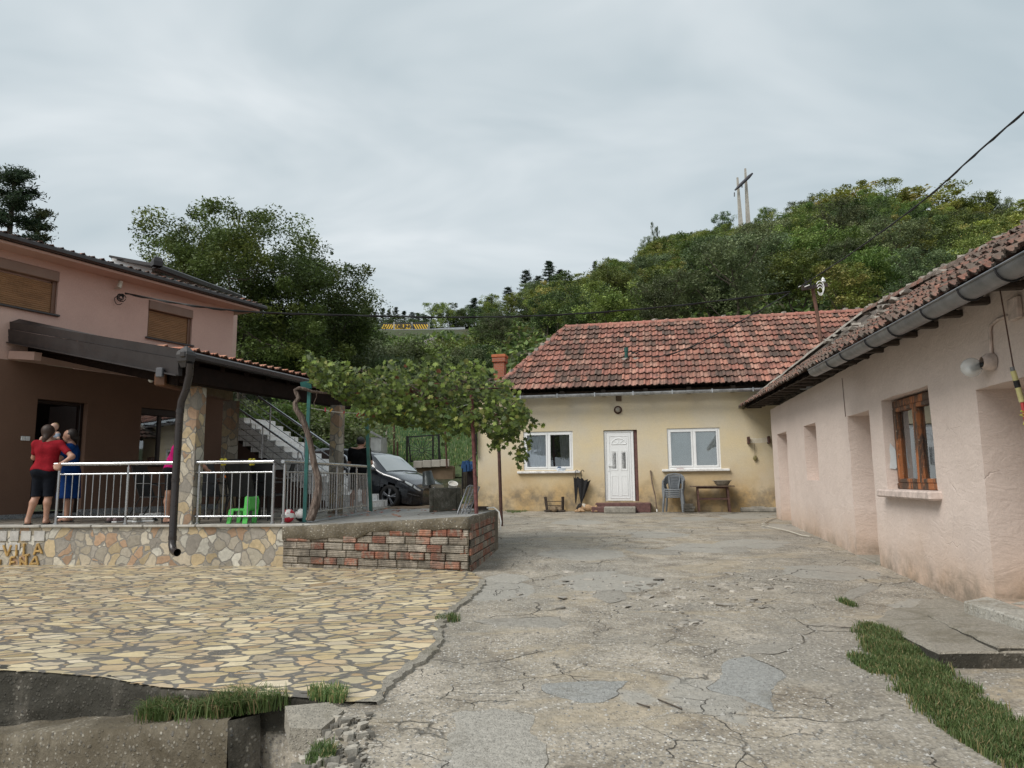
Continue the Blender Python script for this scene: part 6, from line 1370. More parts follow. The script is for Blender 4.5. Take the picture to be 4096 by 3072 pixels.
def leafset(r, pos, size, pal, up=.3, face=(0, -1, .5)):
    n = len(pos); nm = unit(r, n) * .9 + np.array(face) * 1.0; nm /= np.linalg.norm(nm, axis=1, keepdims=True)
    t = unit(r, n) * .6 + np.array([0, 0, -1]); t -= nm * (t * nm).sum(1, keepdims=True); t /= np.linalg.norm(t, axis=1, keepdims=True); b = np.cross(nm, t); s = size * r.uniform(.55, 1.2, (n, 1, 1))
    L = GLF; k = len(L); V = pos[:, None, :] + s * (b[:, None, :] * L[None, :, 0:1] - t[:, None, :] * L[None, :, 1:2]) + nm[:, None, :] * (np.abs(L[None, :, 0:1]) * s * .25 * r.uniform(-1, 1, (n, 1, 1)))
    c = pos[:, None, :]; V = np.concatenate([V, c], 1).reshape(-1, 3); base = np.arange(n)[:, None] * (k + 1)
    tri = np.stack([np.arange(k), (np.arange(k) + 1) % k, np.full(k, k)], 1); Fc = (base[:, :, None] + tri[None]).reshape(-1, 3)
    P = np.array(pal); C = np.repeat(P[r.randint(0, len(P), n)] * r.uniform(.65, 1.3, (n, 1)), k, axis=0); return V, Fc, C
vine = thing('grape_vine', 'grape vine with a twisted trunk spreading over the pergola in the middle', 'vine', D(313, 520, 11.9))
tk = [(310, 520, 11.75), (313, 512, 11.75), (316, 503, 11.75), (318.5, 490, 11.75), (318, 477, 11.8), (314, 463, 11.8), (311, 447, 11.8), (308, 434, 11.8), (304.5, 424, 11.8), (300, 415, 11.8), (296, 409, 11.8), (295, 403, 11.8), (298.5, 398, 11.8), (296.5, 393, 11.8), (295, 390, 11.8), (299, 388, 11.8), (305, 389, 11.85), (312, 391.5, 11.9), (325, 393, 12), (355, 393, 12.1), (390, 392, 12.2)]
rad = [.125, .12, .125, .12, .105, .10, .095, .09, .10, .11, .085, .075, .075, .07, .06, .065, .06, .05, .04, .03, .02]
mb = MB(); P3 = [D(*p) for p in tk]; rad = [r_ * (.60 if i < 3 else .52) for i, r_ in enumerate(rad)]; mb.tube(P3, [r_ * .88 for r_ in rad], 12)
for s_ in range(5):
    ph_ = s_ * 1.26; mb.tube([p + Vector((math.cos(ph_ + i * .45), math.sin(ph_ + i * .45) * .9, 0)) * rad[i] * .55 for i, p in enumerate(P3)], [r_ * .5 for r_ in rad], 8)
mb.build('trunk', M['vinebark'], vine)
mb = MB(); r2 = random.Random(3)
for i in range(40):
    a = D(r2.uniform(345, 500), r2.uniform(378, 392), r2.uniform(11.6, 14)); q = [a]
    for k in range(5): q.append(q[-1] + Vector((r2.uniform(-.25, .3), r2.uniform(-.2, .2), r2.uniform(-.22, .16))))
    mb.tube(q, [.016, .014, .011, .009, .007, .005], 5, False)
mb.tube([D(317, 390, 12), D(316.6, 397, 12), D(314, 403, 12), D(315.4, 407, 12)], .008, 5)
tag(mb.build('canes', M['vinebark'], vine), kind='stuff')
r = np.random.RandomState(17)
PR = [(308, 366, 376), (312, 356, 381), (318, 356, 388), (326, 364, 392), (340, 366, 397), (352, 366, 401), (360, 372, 412), (372, 372, 418), (384, 371, 416), (392, 363, 420), (400, 361, 418), (410, 364, 420), (420, 365, 424), (430, 362, 424), (440, 358, 424), (450, 357, 432), (460, 362, 428), (470, 365, 425), (480, 364, 430), (488, 367, 432), (496, 372, 440), (504, 378, 437), (512, 386, 432), (519, 394, 428), (523, 402, 426), (528, 412, 420)]
xs_ = np.array([p[0] for p in PR]); tp_ = np.array([p[1] for p in PR]); bt_ = np.array([p[2] for p in PR])
def vinepos(n, dy):
    out_ = []
    while len(out_) < n:
        x = r.uniform(308, 528); a = np.interp(x, xs_, tp_); b_ = np.interp(x, xs_, bt_); y = a + (b_ - a) * r.uniform() ** .95
        if noise.noise(Vector((x * .06, y * .08, 1))) < -.12 and r.uniform() < .8: continue
        Yd = 11.0 + r.uniform(0, dy) ** 1.0; 
        p = D(x, y, 11.6); p.y = 11.6; s_ = Yd - 11.6; out_.append((p.x * (1 + s_ * .02), Yd, p.z + .0))
    return np.array(out_)
VP_ = [(.095, .155, .03), (.13, .21, .04), (.18, .27, .055), (.07, .12, .028), (.19, .22, .06), (.11, .18, .035), (.055, .09, .022), (.05, .085, .022)]
pos = vinepos(8200, 3.0); V, Fc, C = leafset(r, pos, .118, VP_, face=(.1, -.8, .75))
hp = []
for (x, y0_, y1_) in ((528, 410, 452), (534, 424, 428), (510, 430, 455), (497, 430, 452), (470, 420, 436), (412, 415, 428), (428, 420, 434), (447, 425, 446), (368, 410, 428), (365, 420, 434), (392, 415, 426), (517, 440, 462), (520, 450, 470), (502, 440, 450), (492, 438, 452), (379, 412, 424), (340, 384, 392), (322, 356, 362), (330, 360, 368), (533, 420, 424), (526, 440, 462), (514, 415, 440), (540, 423, 426)):
    for k in range(int((y1_ - y0_) * .7) + 2): q = D(x + r.uniform(-4, 4), r.uniform(y0_, y1_), 11.6); hp.append((q.x, q.y + r.uniform(-.2, .4), q.z))
hv = leafset(r, np.array(hp), .11, VP_ + [(.22, .26, .05)], face=(.1, -.9, .4))
dp_ = []
for i in range(36): q = D(r.normal(423, 12), r.normal(391, 7), 11.5); dp_.append(tuple(q))
for i in range(16): q = D(r.uniform(330, 500), r.uniform(365, 420), 11.45); dp_.append(tuple(q))
dv_ = leafset(r, np.array(dp_), .11, [(.16, .07, .03), (.20, .10, .04), (.12, .06, .03)])
def cat(parts):
    o = 0; Vs = []; Fs = []; Cs = []
    for V_, F_, C_ in parts: Vs.append(V_); Fs.append(F_ + o); Cs.append(C_); o += len(V_)
    return np.vstack(Vs), np.vstack(Fs), np.vstack(Cs)
V, Fc, C = cat([(V, Fc, C), hv, dv_]); loc = np.array(vine.location); fast('foliage', V - loc, Fc, M['leaf'], C, vine)
mb = MB(); pos = np.array([[r.uniform(-3.0, -.9), r.uniform(10.4, 14), 1.07] for i in range(60)]); V, Fc, C = leafset(r, pos, .10, [(.13, .05, .025), (.20, .10, .04), (.10, .07, .04)], face=(0, 0, 3)); V[:, 2] += .02
tag(fast('fallen_leaves', V, Fc, M['leaf'], C), 'brown fallen vine leaves on the raised slab', 'leaves', kind='stuff')
def slabthing(name, top, drop, mat, label, jag=.012):
    """top: list of 3d points ccw (with own z)"""
    pts = []
    for a, b in zip(top, top[1:] + top[:1]):
        n = max(1, int((b - a).length / .07))
        for i in range(n):
            p = a.lerp(b, i / n); pts.append(p + Vector((fn(p.x, p.y, 6, 1), fn(p.x, p.y, 6, 9), fn(p.x, p.y, 4, 5) * .4)) * jag * (0 if i == 0 else 1))
    n = len(pts); vs = [tuple(p) for p in pts]
    c = sum(top, Vector()) / len(top)
    r1 = [tuple(p + (p - c).normalized() * .012 + Vector((0, 0, -.015))) for p in pts]; r2 = [tuple(p + (p - c).normalized() * (.012 + .012 * fn(p.x, p.y, 9, 2)) + Vector((0, 0, -drop))) for p in pts]
    mb = MB(); mb.add(vs + r1 + r2, [tuple(range(n))] + [(n + i, n + (i + 1) % n, (i + 1) % n, i) for i in range(n)] + [(2 * n + i, 2 * n + (i + 1) % n, n + (i + 1) % n, n + i) for i in range(n)])
    o = mb.build(name, mat)
    if name != 'doorstep': o.data.materials.append(M['agg_dark']); o.data.polygons.foreach_set('material_index', [0] * (n + 1) + [1] * n)  # side faces take a darker concrete than the top
    return tag(o, label, 'slab')
T_ = G(868.6, 617, .215); C_ = G(939, 652, .285); F1 = G(1000, 651, .29); F2 = G(1085, 650, .30)
k = PW.pt(PW.len + 2.6, .30); k2 = PW.pt(PW.hit(905, 577)[0], .255)
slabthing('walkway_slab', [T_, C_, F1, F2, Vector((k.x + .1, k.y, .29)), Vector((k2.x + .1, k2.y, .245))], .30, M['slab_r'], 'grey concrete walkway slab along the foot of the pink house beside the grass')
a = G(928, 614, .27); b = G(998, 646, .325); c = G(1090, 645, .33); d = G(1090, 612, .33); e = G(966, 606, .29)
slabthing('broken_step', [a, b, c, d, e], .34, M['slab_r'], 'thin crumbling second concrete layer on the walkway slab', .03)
a = G(965, 601, .40); b = G(1026, 619.5, .42); c = G(1110, 650, .43); d = G(1130, 612, .43); e = G(1040, 598, .42); f = G(990, 596, .41)
slabthing('doorstep', [a, b, c, d, e, f], .26, M['step_r'], 'pale thick concrete doorstep at the recessed doorway on the right edge', .015)
hp_ = [(777, 518), (768, 521), (762, 524.5), (768, 525), (762, 526), (775, 528.5), (790, 532), (802, 536), (810, 537)]
mb = MB(); mb.tube([GY(*p, .02) + Vector((0, 0, .012)) for p in hp_], .012, 6); tag(mb.build('hose', simple('pale_hose', (.50, .47, .40), .6)), 'thin pale hose lying on the driveway by the pink house', 'hose')
for (p_, q_) in (((658, 701), (682, 711)), ((637, 705), (650, 709))):
    mb = MB(); a = GY(*p_); b = GY(*q_); mb.tube([a + Vector((0, 0, .012)), a.lerp(b, .5) + Vector((0, -.02, .016)), b + Vector((0, 0, .012))], .005, 5); tag(mb.build('twig', M['bark']), ('long' if p_[0] > 650 else 'short') + ' thin twig lying on the front of the driveway', 'twig')
W = YW; zg_ = W.hit(720, 511.2)[1]
M3y = Matrix((W.u, W.n, Vector((0, 0, 1)))).transposed()
def place(root, s, d, z, rz=0):
    p = W.pt(s, z, d); root.location = p; root.rotation_euler = (0, 0, math.atan2(W.u.y, W.u.x) + rz)
def plastic_chair():
    t = thing('plastic_chair', 'x', 'chair'); G_ = M['plasticgrey']
    mb = MB(); mb.smooth = True; n = 10; vs = []
    for i in range(n + 1):
        for j in range(n + 1):
            x = -.21 + .42 * i / n; y = -.22 + .42 * j / n; w_ = 1 - .12 * j / n; vs.append((x * w_, y, .43 - .015 * math.cos((i / n - .5) * math.pi) - .01 * j / n))
    for v in list(vs): vs.append((v[0], v[1], v[2] - .012))
    m = (n + 1) ** 2; fs = [(i * (n + 1) + j, (i + 1) * (n + 1) + j, (i + 1) * (n + 1) + j + 1, i * (n + 1) + j + 1) for i in range(n) for j in range(n)]
    mb.add(vs, fs + [tuple(m + q for q in reversed(f)) for f in fs], True); mb.bar((-.215, -.225, .415), (.215, -.225, .415), .03, .04, bev=.01); mb.build('seat', G_, t)
    bk = MB()
    arch = [(-.27, -.18, .64), (-.29, .02, .66), (-.285, .16, .68), (-.25, .24, .76), (-.17, .28, .83), (0, .30, .855), (.17, .28, .83), (.25, .24, .76), (.285, .16, .68), (.29, .02, .66), (.27, -.18, .64)]
    for a, b in zip(arch[:-1], arch[1:]): bk.bar(a, b, .03, .045, bev=.01)
    for s in (-1, 1): bk.bar((s * .10, .20, .43), (s * .16, .275, .80), .035, .02, bev=.006)
    for i in range(11):
        x0 = -.13 + i * .026; bk.bar((x0 * .75, .21, .45), (min(.15, x0 + .06), .285, .79), .008, .008); bk.bar((x0 * .75, .21, .45), (max(-.15, x0 - .06), .285, .79), .008, .008)
    bk.build('backrest', G_, t)
    for s in (-1, 1):
        lg = MB(); lg.bar((s * .27, -.18, .64), (s * .255, -.20, .42), .05, .03, bev=.008); lg.bar((s * .235, -.20, .44), (s * .275, -.25, 0), .055, .045, bev=.012); lg.build('front_leg', G_, t)
        lg = MB(); lg.bar((s * .285, .16, .68), (s * .22, .19, .42), .045, .03, bev=.008); lg.bar((s * .20, .19, .43), (s * .25, .29, 0), .05, .04, bev=.012); lg.build('rear_leg', G_, t)
        ar = MB(); ar.bar((s * .275, -.20, .645), (s * .29, .17, .68), .055, .018, bev=.006); ar.build('armrest', G_, t)
    return t
c0_ = plastic_chair(); s_c = W.hit(674, 510, .35)[0]
for i in range(5):
    c = c0_ if i == 0 else copytree(c0_)
    nme = ('bottom', 'second lowest', 'middle', 'second highest', 'top')[i]
    tag(c, nme + ' grey plastic garden chair in the stack below the right window', 'chair', 'stacked grey plastic chairs'); place(c, s_c, .42, zg_ + .052 * i, 0); c.location = W.pt(s_c + .004 * i, zg_ + .052 * i, .42 + .012 * i); c.rotation_euler.z += math.pi + R(-8) + R(180)
tb = thing('wooden_table', 'small rough wooden table with dark legs against the yellow wall', 'table'); sT_ = W.hit(713, 510, .35)[0]; tw_ = 1.20
for i in range(9):
    mb = MB(); rr_ = random.Random(i); x = -tw_ / 2 + (i + .5) * tw_ / 9; mb.box((x + rr_.uniform(-.004, .004), rr_.uniform(-.015, .015), .705), (tw_ / 9 - .006, .46, .028), None, .006); mb.build('board', M['tablewood'], tb)
for sx in (-1, 1):
    for sy in (-1, 1): mb = MB(); mb.bar((sx * .40, sy * .14, .69), (sx * (.44 if sx > 0 else .38), sy * .19, 0), .05, .05, up=(0, 1, 0)); mb.build('leg', M['rust'], tb)
for sy in (-1, 1): mb = MB(); mb.bar((-.40, sy * .165, .36), (.42, sy * .165, .36), .03, .045); mb.build('stretcher', M['rust'], tb)
mb = MB(); mb.bar((-.42, 0, .665), (.42, 0, .665), .3, .05); mb.build('apron', M['rust'], tb)
place(tb, sT_, .36, zg_)
bw = thing('enamel_bowl', 'wide beige enamel bowl standing on the wooden table', 'bowl'); mb = MB(); mb.lathe((0, 0, 0), [(.01, .004), (.14, 0), (.19, .05), (.235, .13), (.27, .14), (.27, .146), (.23, .137), (.18, .055), (.13, .01), (.01, .012)], 28); mb.build('basin', M['enamel'], bw); mb = MB(); mb.lathe((0, 0, 0), [(.262, .138), (.278, .142), (.262, .149)], 28); mb.build('rim', M['enamel'], bw)
place(bw, sT_ + .28, .36, zg_ + .719)
for i, (ds, zz, nm) in enumerate(((.0, 0, 'bottom'), (.03, .075, 'middle'), (-.02, .15, 'top'))):
    mb = MB(); q = W.hit(685, 508, .2)[0] + .05; W.box(mb, q - .10 + ds, q + .20 + ds, zg_ + zz, zg_ + zz + .07, .12, .25, .008); tag(mb.build('grey_brick', M['lip']), nm + ' grey brick of the small stack beside the plastic chairs', 'brick')
a = W.pt(*[W.hit(657, 510, .30)[0], zg_ + .0], .30); b_ = W.hit(650.5, 470.5, .03); mb = MB(); b = W.pt(b_[0], b_[1], .03); mb.tube([a, a.lerp(b, .35) + Vector((.02, 0, 0)), a.lerp(b, .7) + Vector((-.01, 0, 0)), b], [.017, .019, .02, .021], 8); st_ = thing('wooden_stick', 'long wooden stick leaning on the wall between door and chairs', 'stick', a); mb.build('shaft', simple('stick_wood', (.17, .12, .085), .85, 0, .4, 12), st_); mb = MB(); mb.tube([a + Vector((0, 0, 0)), a.lerp(b, .06)], .019, 8); mb.build('white_tip', M['whitesill'], st_)
def umbrella(s, z, fat, lab):
    t = thing('umbrella', lab, 'umbrella', W.pt(s, z, .16), 0, 'black umbrellas hanging from the left window sill')
    mb = MB(); vs = []; n = 14; m = 10
    for i in range(m + 1):
        q = i / m; zz = z - .12 - .74 * q; rad_ = fat * (1 - q) ** .9 + .012
        for k in range(n):
            an = 2 * math.pi * k / n; rr_ = rad_ * (1 + .28 * math.cos(an * 7)); vs.append(W.pt(s + fat * .5 * (1 - q) + math.cos(an) * rr_ - fat * .1, zz + .10 * (math.cos(an) * .5 + .5) * (1 - q) * (fat > .1) * -1 + .03 * math.cos(an * 7) * (1 - q), .16 + math.sin(an) * rr_ * .45))
    mb.add(vs, [(i * n + k, i * n + (k + 1) % n, (i + 1) * n + (k + 1) % n, (i + 1) * n + k) for i in range(m) for k in range(n)] + [tuple(range(n))]); mb.build('canopy', M['black'], t)
    mb = MB(); mb.tube([W.pt(s, z - .9, .16), W.pt(s, z - .1, .16)], .009, 6); mb.build('shaft', M['blackmetal'], t)
    mb = MB(); mb.tube([W.pt(s, z - .14, .16), W.pt(s, z + .03, .155), W.pt(s + .012, z + .075, .15), W.pt(s + .04, z + .095, .15), W.pt(s + .07, z + .08, .15), W.pt(s + .082, z + .045, .15)], .010, 6); mb.build('handle', M['rubber'], t)
u_ = W.hit(575.5, 474, .12); umbrella(u_[0], u_[1] + .02, .055, 'thinner furled black umbrella hanging at the end of the left sill'); u_ = W.hit(582, 474, .12); umbrella(u_[0] - .02, u_[1] + .02, .155, 'fuller half open black umbrella hanging right of the thin one')
q = W.hit(562, 470, .02); bgm = simple('blue_white_bag', (.55, .60, .66), .5); mb = MB(); chunk(mb, W.pt(q[0] - .04, q[1] + .02, .02), (.34, .12, .09), 5, .1); pk = thing('crumpled_bag', 'crumpled blue and white bag on the left window sill', 'bag', W.pt(q[0], q[1], .02)); mb.build('sheet', bgm, pk); mb = MB(); chunk(mb, W.pt(q[0] - .10, q[1] + .06, .03), (.18, .10, .08), 9, .4); mb.build('blue_fold', simple('blue_print', (.05, .14, .30), .5), pk)
q = W.hit(678, 470, .06); mb = MB(); W.box(mb, q[0] - .04, q[0] + .16, q[1] + .01, q[1] + .04, .02, .08, .008); tag(mb.build('red_tool', simple('red_handle', (.22, .03, .03), .5)), 'small red object lying on the left end of the right sill', 'tool')
sw_ = W.hit(555, 511, .2)[0]; ws = thing('wooden_stool', 'small dark wooden stool lying on its side by the yellow wall', 'stool'); 
mb = MB(); mb.box((0, 0, .03), (.60, .30, .04), None, .006); mb.build('seat', M['oldwood'], ws)
for sx in (-1, 1):
    for sy in (-1, 1): mb = MB(); mb.bar((sx * .23, sy * .11, .05), (sx * .26 - .02, sy * .12, .43), .04, .04); mb.build('leg', M['oldwood'], ws)
for zz in (.18, .30): mb = MB(); mb.bar((-.24, -.11, zz), (.24, -.11, zz), .02, .02); mb.build('stretcher', M['oldwood'], ws)
place(ws, sw_, .22, zg_)
def furmat(name, c): return simple(name, c, .95, 0, .35, 25, .6, 90)
FW, FO, FB = furmat('white_fur', (.55, .50, .42)), furmat('ginger_fur', (.42, .27, .15)), furmat('black_fur', (.018, .015, .013))
q = W.hit(618, 410); lm = thing('wall_lamp', 'small round white lamp on the yellow wall above the door', 'lamp', W.pt(q[0], q[1])); mb = MB(); mb.lathe(W.pt(q[0], q[1], .0), [(.12, 0), (.12, .04), (.08, .05)], 16, M3y @ Matrix.Rotation(-math.pi / 2, 3, 'X')); mb.build('socket', M['rust'], lm); mb = MB(); mb.ball(W.pt(q[0], q[1], .07), .075, 8); mb.build('bulb', M['enamel'], lm)
q = W.hit(619, 398); mb = MB(); chunk(mb, W.pt(q[0], q[1], .02), (.2, .12, .2), 3); tag(mb.build('mud_nest', M['dirt']), 'brown mud nest under the gutter above the wall lamp', 'nest')
q0 = W.hit(748, 440.5); q1 = W.hit(768, 440); lr = thing('laundry_rack', 'small brown wall mounted laundry rack with cords near the pink house', 'rack', W.pt(q0[0], q0[1]))
for s in (q0[0], q1[0]): mb = MB(); W.box(mb, s - .03, s + .03, q0[1] - .10, q0[1] + .10, 0, .22, .006); mb.build('bracket', M['rust'], lr)
for i in range(5): mb = MB(); zz = q0[1] + .07 - .03 * i; mb.tube([W.pt(q0[0], zz, .04 + i * .035), W.pt((q0[0] + q1[0]) / 2, zz - .03, .04 + i * .035), W.pt(q1[0], zz, .04 + i * .035)], .005, 4); mb.build('cord', M['whitecable'], lr)
sp_s = q0[0] + .16; ls = thing('ladle', 'small ladle hanging on a string below the laundry rack', 'ladle', W.pt(sp_s, q0[1] - .5, .05)); mb = MB(); mb.tube([W.pt(sp_s, q0[1] - .1, .08), W.pt(sp_s, q0[1] - .42, .05)], .006, 5); mb.build('string', M['rust'], ls); mb = MB(); mb.ball(W.pt(sp_s, q0[1] - .50, .05), .06, 8, M3y, (1, .4, 1.3)); mb.build('bowl', simple('olive_metal', (.20, .17, .07), .4), ls)
mB = roofpt(821, 345); mT = D(814, 290, mB.y + .2); mast = thing('cable_mast', 'brown mast on the yellow house roof carrying the power cables', 'mast', mB)
mb = MB(); mb.tube([mB, mB.lerp(mT, .5) + Vector((.01, 0, 0)), Vector((mB.x - .14, mB.y, mT.z))], .055, 8); mb.build('pole', M['polewood'], mast)
xb = Vector((mB.x - .14, mB.y - .08, mT.z + .02)); mb = MB(); mb.bar(xb + Vector((-.36, 0, -.05)), xb + Vector((.40, -.05, .05)), .07, .11); mb.build('crossarm', simple('dark_crossarm', (.05, .035, .03), .7), mast)
mb = MB(); mb.lathe(xb + Vector((.30, 0, .08)), [(.01, 0), (.015, .05), (.07, .07), (.075, .10), (.03, .12), (.055, .14), (.05, .17), (.02, .20), (.01, .22)], 14); mb.build('insulator', M['white'], mast)
wl_ = MB()
for k in range(3):
    c_ = xb + Vector((.12, -.12, -.06 - k * .06)); wl_.tube([c_ + Vector((math.cos(t) * (.12 - .02 * k), -.05, math.sin(t) * (.19 - .03 * k))) for t in [q * .5 - 2.4 for q in range(11)]], .013, 6)
tag(wl_.build('white_loops', M['whitecable'], mast), kind='stuff')
mb = MB(); rq = random.Random(9)
for k in range(12): o = xb + Vector((rq.uniform(-.35, .05), -.1, rq.uniform(-.05, .05))); mb.tube([o, o + Vector((rq.uniform(-.15, .12), 0, rq.uniform(.06, .26)))], .009, 5)
tag(mb.build('loose_wires', M['cable'], mast), kind='stuff')
mb = MB()
for dx in (-.40, -.22): mb.tube([xb + Vector((dx - .1, -.12, -.03)), xb + Vector((dx + .05, -.12, .03))], .018, 6)
tag(mb.build('clamps', M['whitecable'], mast), kind='stuff')
def cable(pts, r, lab, n=24, twist=True):
    """smooth sagging cable through picture-measured points at real distances"""
    P = [Vector(p) for p in pts]; out_ = []
    for i in range(n + 1):
        t = i / n * (len(P) - 1); k = min(int(t), len(P) - 2); f = t - k; p0 = P[max(k - 1, 0)]; p1 = P[k]; p2 = P[k + 1]; p3 = P[min(k + 2, len(P) - 1)]
        out_.append(.5 * ((2 * p1) + (p2 - p0) * f + (2 * p0 - 5 * p1 + 4 * p2 - p3) * f * f + (3 * p1 - p0 - 3 * p2 + p3) * f ** 3))
    th_ = thing('power_cable', lab, 'cable', out_[0]); mb = MB(); mb.tube(out_, r, 6)
    mb.build('strand', M['cable'], th_)
    if twist:
        mb = MB(); mb.tube([p + Vector((0, math.cos(i * 1.9) * r, math.sin(i * 1.9) * r * .7 - r)) for i, p in enumerate(out_)], r * .75, 5); mb.build('strand', M['cable'], th_)
    return th_
ym = xb.y - .1
cable([CB + Vector((.05, 0, .02)), D(190, 305, 15.2), D(250, 311.5, 16), D(330, 314.5, 17), D(450, 317, 18), D(560, 314.5, 19), D(680, 305, 20.5), D(790, 291.5, ym)], .017, 'long black cable sagging from the pink house wall to the mast on the yellow roof', 60)
cable([D(798, 288, ym), D(850, 254, 17), D(920, 203, 13), D(980, 150, 10.5), D(1040, 98, 8.8)], .013, 'black cable rising from the mast to the upper right picture corner', 40)
cable([D(789, 293, ym), D(762, 309, ym - .2), D(715, 335, ym - .6), D(680, 351, ym - 1.0), D(650, 357, PIPE_TOP.y), PIPE_TOP], .014, 'black cable running down from the mast to the roof pipe', 30)
W = PW; M3p = Matrix((W.u, W.n, Vector((0, 0, 1)))).transposed()
q = W.hit(986.5, 366.5); lp = thing('wall_lamp', 'glass bulkhead lamp tilted on the pink wall above the doorway', 'lamp', W.pt(q[0], q[1]))
mb = MB(); c_ = W.pt(q[0] + .16, q[1] + .02, .03); mb.lathe(c_, [(.085, -.02), (.08, .04), (.05, .08)], 16, M3p @ Matrix.Rotation(-math.pi / 2, 3, 'X')); mb.build('base', M['pinksill'], lp)
gm = bpy.data.materials.new('milky_glass'); gm.use_nodes = True; g_ = gm.node_tree; pb_ = g_.nodes['Principled BSDF']; pb_.inputs['Base Color'].default_value = (.75, .78, .78, 1); pb_.inputs['Alpha'].default_value = .45; pb_.inputs['Roughness'].default_value = .12; mb = MB(); mb.ball(W.pt(q[0] + .04, q[1] - .01, .15), .095, 10); mb.build('glass_cover', gm, lp); mb = MB(); mb.ball(W.pt(q[0] + .0, q[1] - .03, .15), .045, 8); mb.build('bulb', M['white'], lp); mb = MB(); mb.tube([W.pt(q[0] + .13, q[1] + .0, .07), W.pt(q[0] + .03, q[1] - .02, .14)], .032, 10); mb.build('socket', M['blackmetal'], lp)
wp = [(993.5, 355.5), (993, 348), (992, 330), (993, 325), (1000, 319), (1010, 316), (1016, 315)]
cd_ = thing('wall_conduit', 'painted-over cable conduit bending from the lamp to a box under the gutter', 'conduit', W.pt(*W.hit(993, 340))); mb = MB(); mb.tube([W.pt(*W.hit(*p), .018) for p in wp], .016, 6); mb.build('conduit', M['pinksill'], cd_)
q = W.hit(1017, 309); mb = MB(); W.box(mb, q[0] - .07, q[0] + .10, q[1] - .10, q[1] + .10, 0, .05, .01); mb.build('junction_box', M['pinksill'], cd_)
fpz = thing('float_pole', 'yellow, black and red fishing float pole hanging on a wire at the right edge', 'pole', D(1019, 400, 6.2)); mb = MB(); mb.tube([D(1000, 290, 6.0), D(1007, 330, 6.1), D(1013.5, 368, 6.2)], .006, 5); mb.build('wire', M['rust'], fpz)
Yf = 6.2
def seg(a, b, r, m, nm): mb = MB(); mb.tube([D(*a, Yf), D(*b, Yf)], r, 12); mb.build(nm, m, fpz)
seg((1012, 367), (1013, 371), .018, M['zinc'], 'cap'); ye = simple('pale_yellow_float', (.52, .48, .22), .5, 0, .2, 8); rdm = simple('red_pole', (.52, .06, .06), .45)
seg((1013, 371), (1016, 380.5), .022, ye, 'float'); seg((1016, 380.5), (1018, 387.5), .0235, M['black'], 'band'); seg((1018, 387.5), (1022, 402), .022, ye, 'float'); seg((1022, 402), (1034, 462), .014, rdm, 'rod')
mb = MB(); mb.tube([D(1021, 411, Yf - .03), D(1026, 413, Yf - .03), D(1020, 415, Yf - .03), D(1026, 417, Yf - .03), D(1024, 425, Yf - .04)], .008, 5); mb.build('yellow_knot', simple('yellow_ribbon', (.5, .5, .08), .6), fpz)
Yx = 150; c0 = D(743.5, 232, Yx); g = th(c0.x, Yx); cr_ = thing('twin_cross', 'pair of tall tapering concrete pylons with a dark crossbeam on the hill crest', 'monument', (c0.x, Yx, g))
def px_s(x, y): return D(x, y, Yx)
for (xt, yt, xb_, yb_) in ((737.4, 177.6, 741.5, 232), (745.2, 168.6, 748.5, 230)):
    t0 = px_s(xt, yt); b0 = px_s(xb_, yb_); mb = MB(); wt, wb_ = .34, .98; mb.hexa([Vector((b0.x + sx * wb_ / 2, Yx + sy * wb_ / 2, g - 1)) for sx, sy in ((-1, -1), (1, -1), (1, 1), (-1, 1))] + [Vector((t0.x + sx * wt / 2, Yx + sy * wt / 2, t0.z)) for sx, sy in ((-1, -1), (1, -1), (1, 1), (-1, 1))]); mb.build('pylon', M['concretepale'], cr_)
mb = MB(); a = px_s(733.6, 192); b = px_s(751.0, 175.3); a.y -= 1; b.y -= 1; mb.tube([a, a.lerp(b, .25), a.lerp(b, .5), a.lerp(b, .8), b], [.18, .40, .38, .40, .2], 6); mb.build('crossbeam', simple('dark_steel', (.045, .045, .055), .6), cr_)
for (x0, y0, y1) in ((734.4, 192.5, 196.5), (742, 183.5, 187.5)): mb = MB(); a = px_s(x0, y0); b = px_s(x0, y1); mb.bar(a, b, .2, .2); mb.build('hanging_chain', M['zinc'], cr_)
YB = 102.6; zr_ = lambda px: D(px, 330, YB)
bz0 = D(390, 331, YB).z
M['byellow'] = simple('barrier_yellow', (.80, .50, .035), .5, 0, .08, 3); M['bblack'] = simple('barrier_black', (.03, .03, .03), .6); M['postwhite'] = simple('white_post', (.60, .60, .58), .5)
bar = thing('road_barrier', 'yellow and black construction barrier with DELING lettering beside the road', 'barrier', D(405, 331, YB))
def bpanel(x0, x1, yt, yb, m, nm, d=0): mb = MB(); a = D(x0, yb, YB); b = D(x1, yt, YB); mb.box(((a.x + b.x) / 2, YB - d, (a.z + b.z) / 2), (b.x - a.x, .05, b.z - a.z)); return mb.build(nm, m, bar)
bpanel(394.4, 411.0, 324.4, 329.2, M['byellow'], 'name_panel', .03); bpanel(394.4, 411.0, 322.6, 324.4, M['bblack'], 'top_band', .02)
bpanel(413.0, 428.0, 322.2, 329.0, M['bblack'], 'striped_panel'); bpanel(380, 393, 323.0, 329.3, M['bblack'], 'striped_panel')
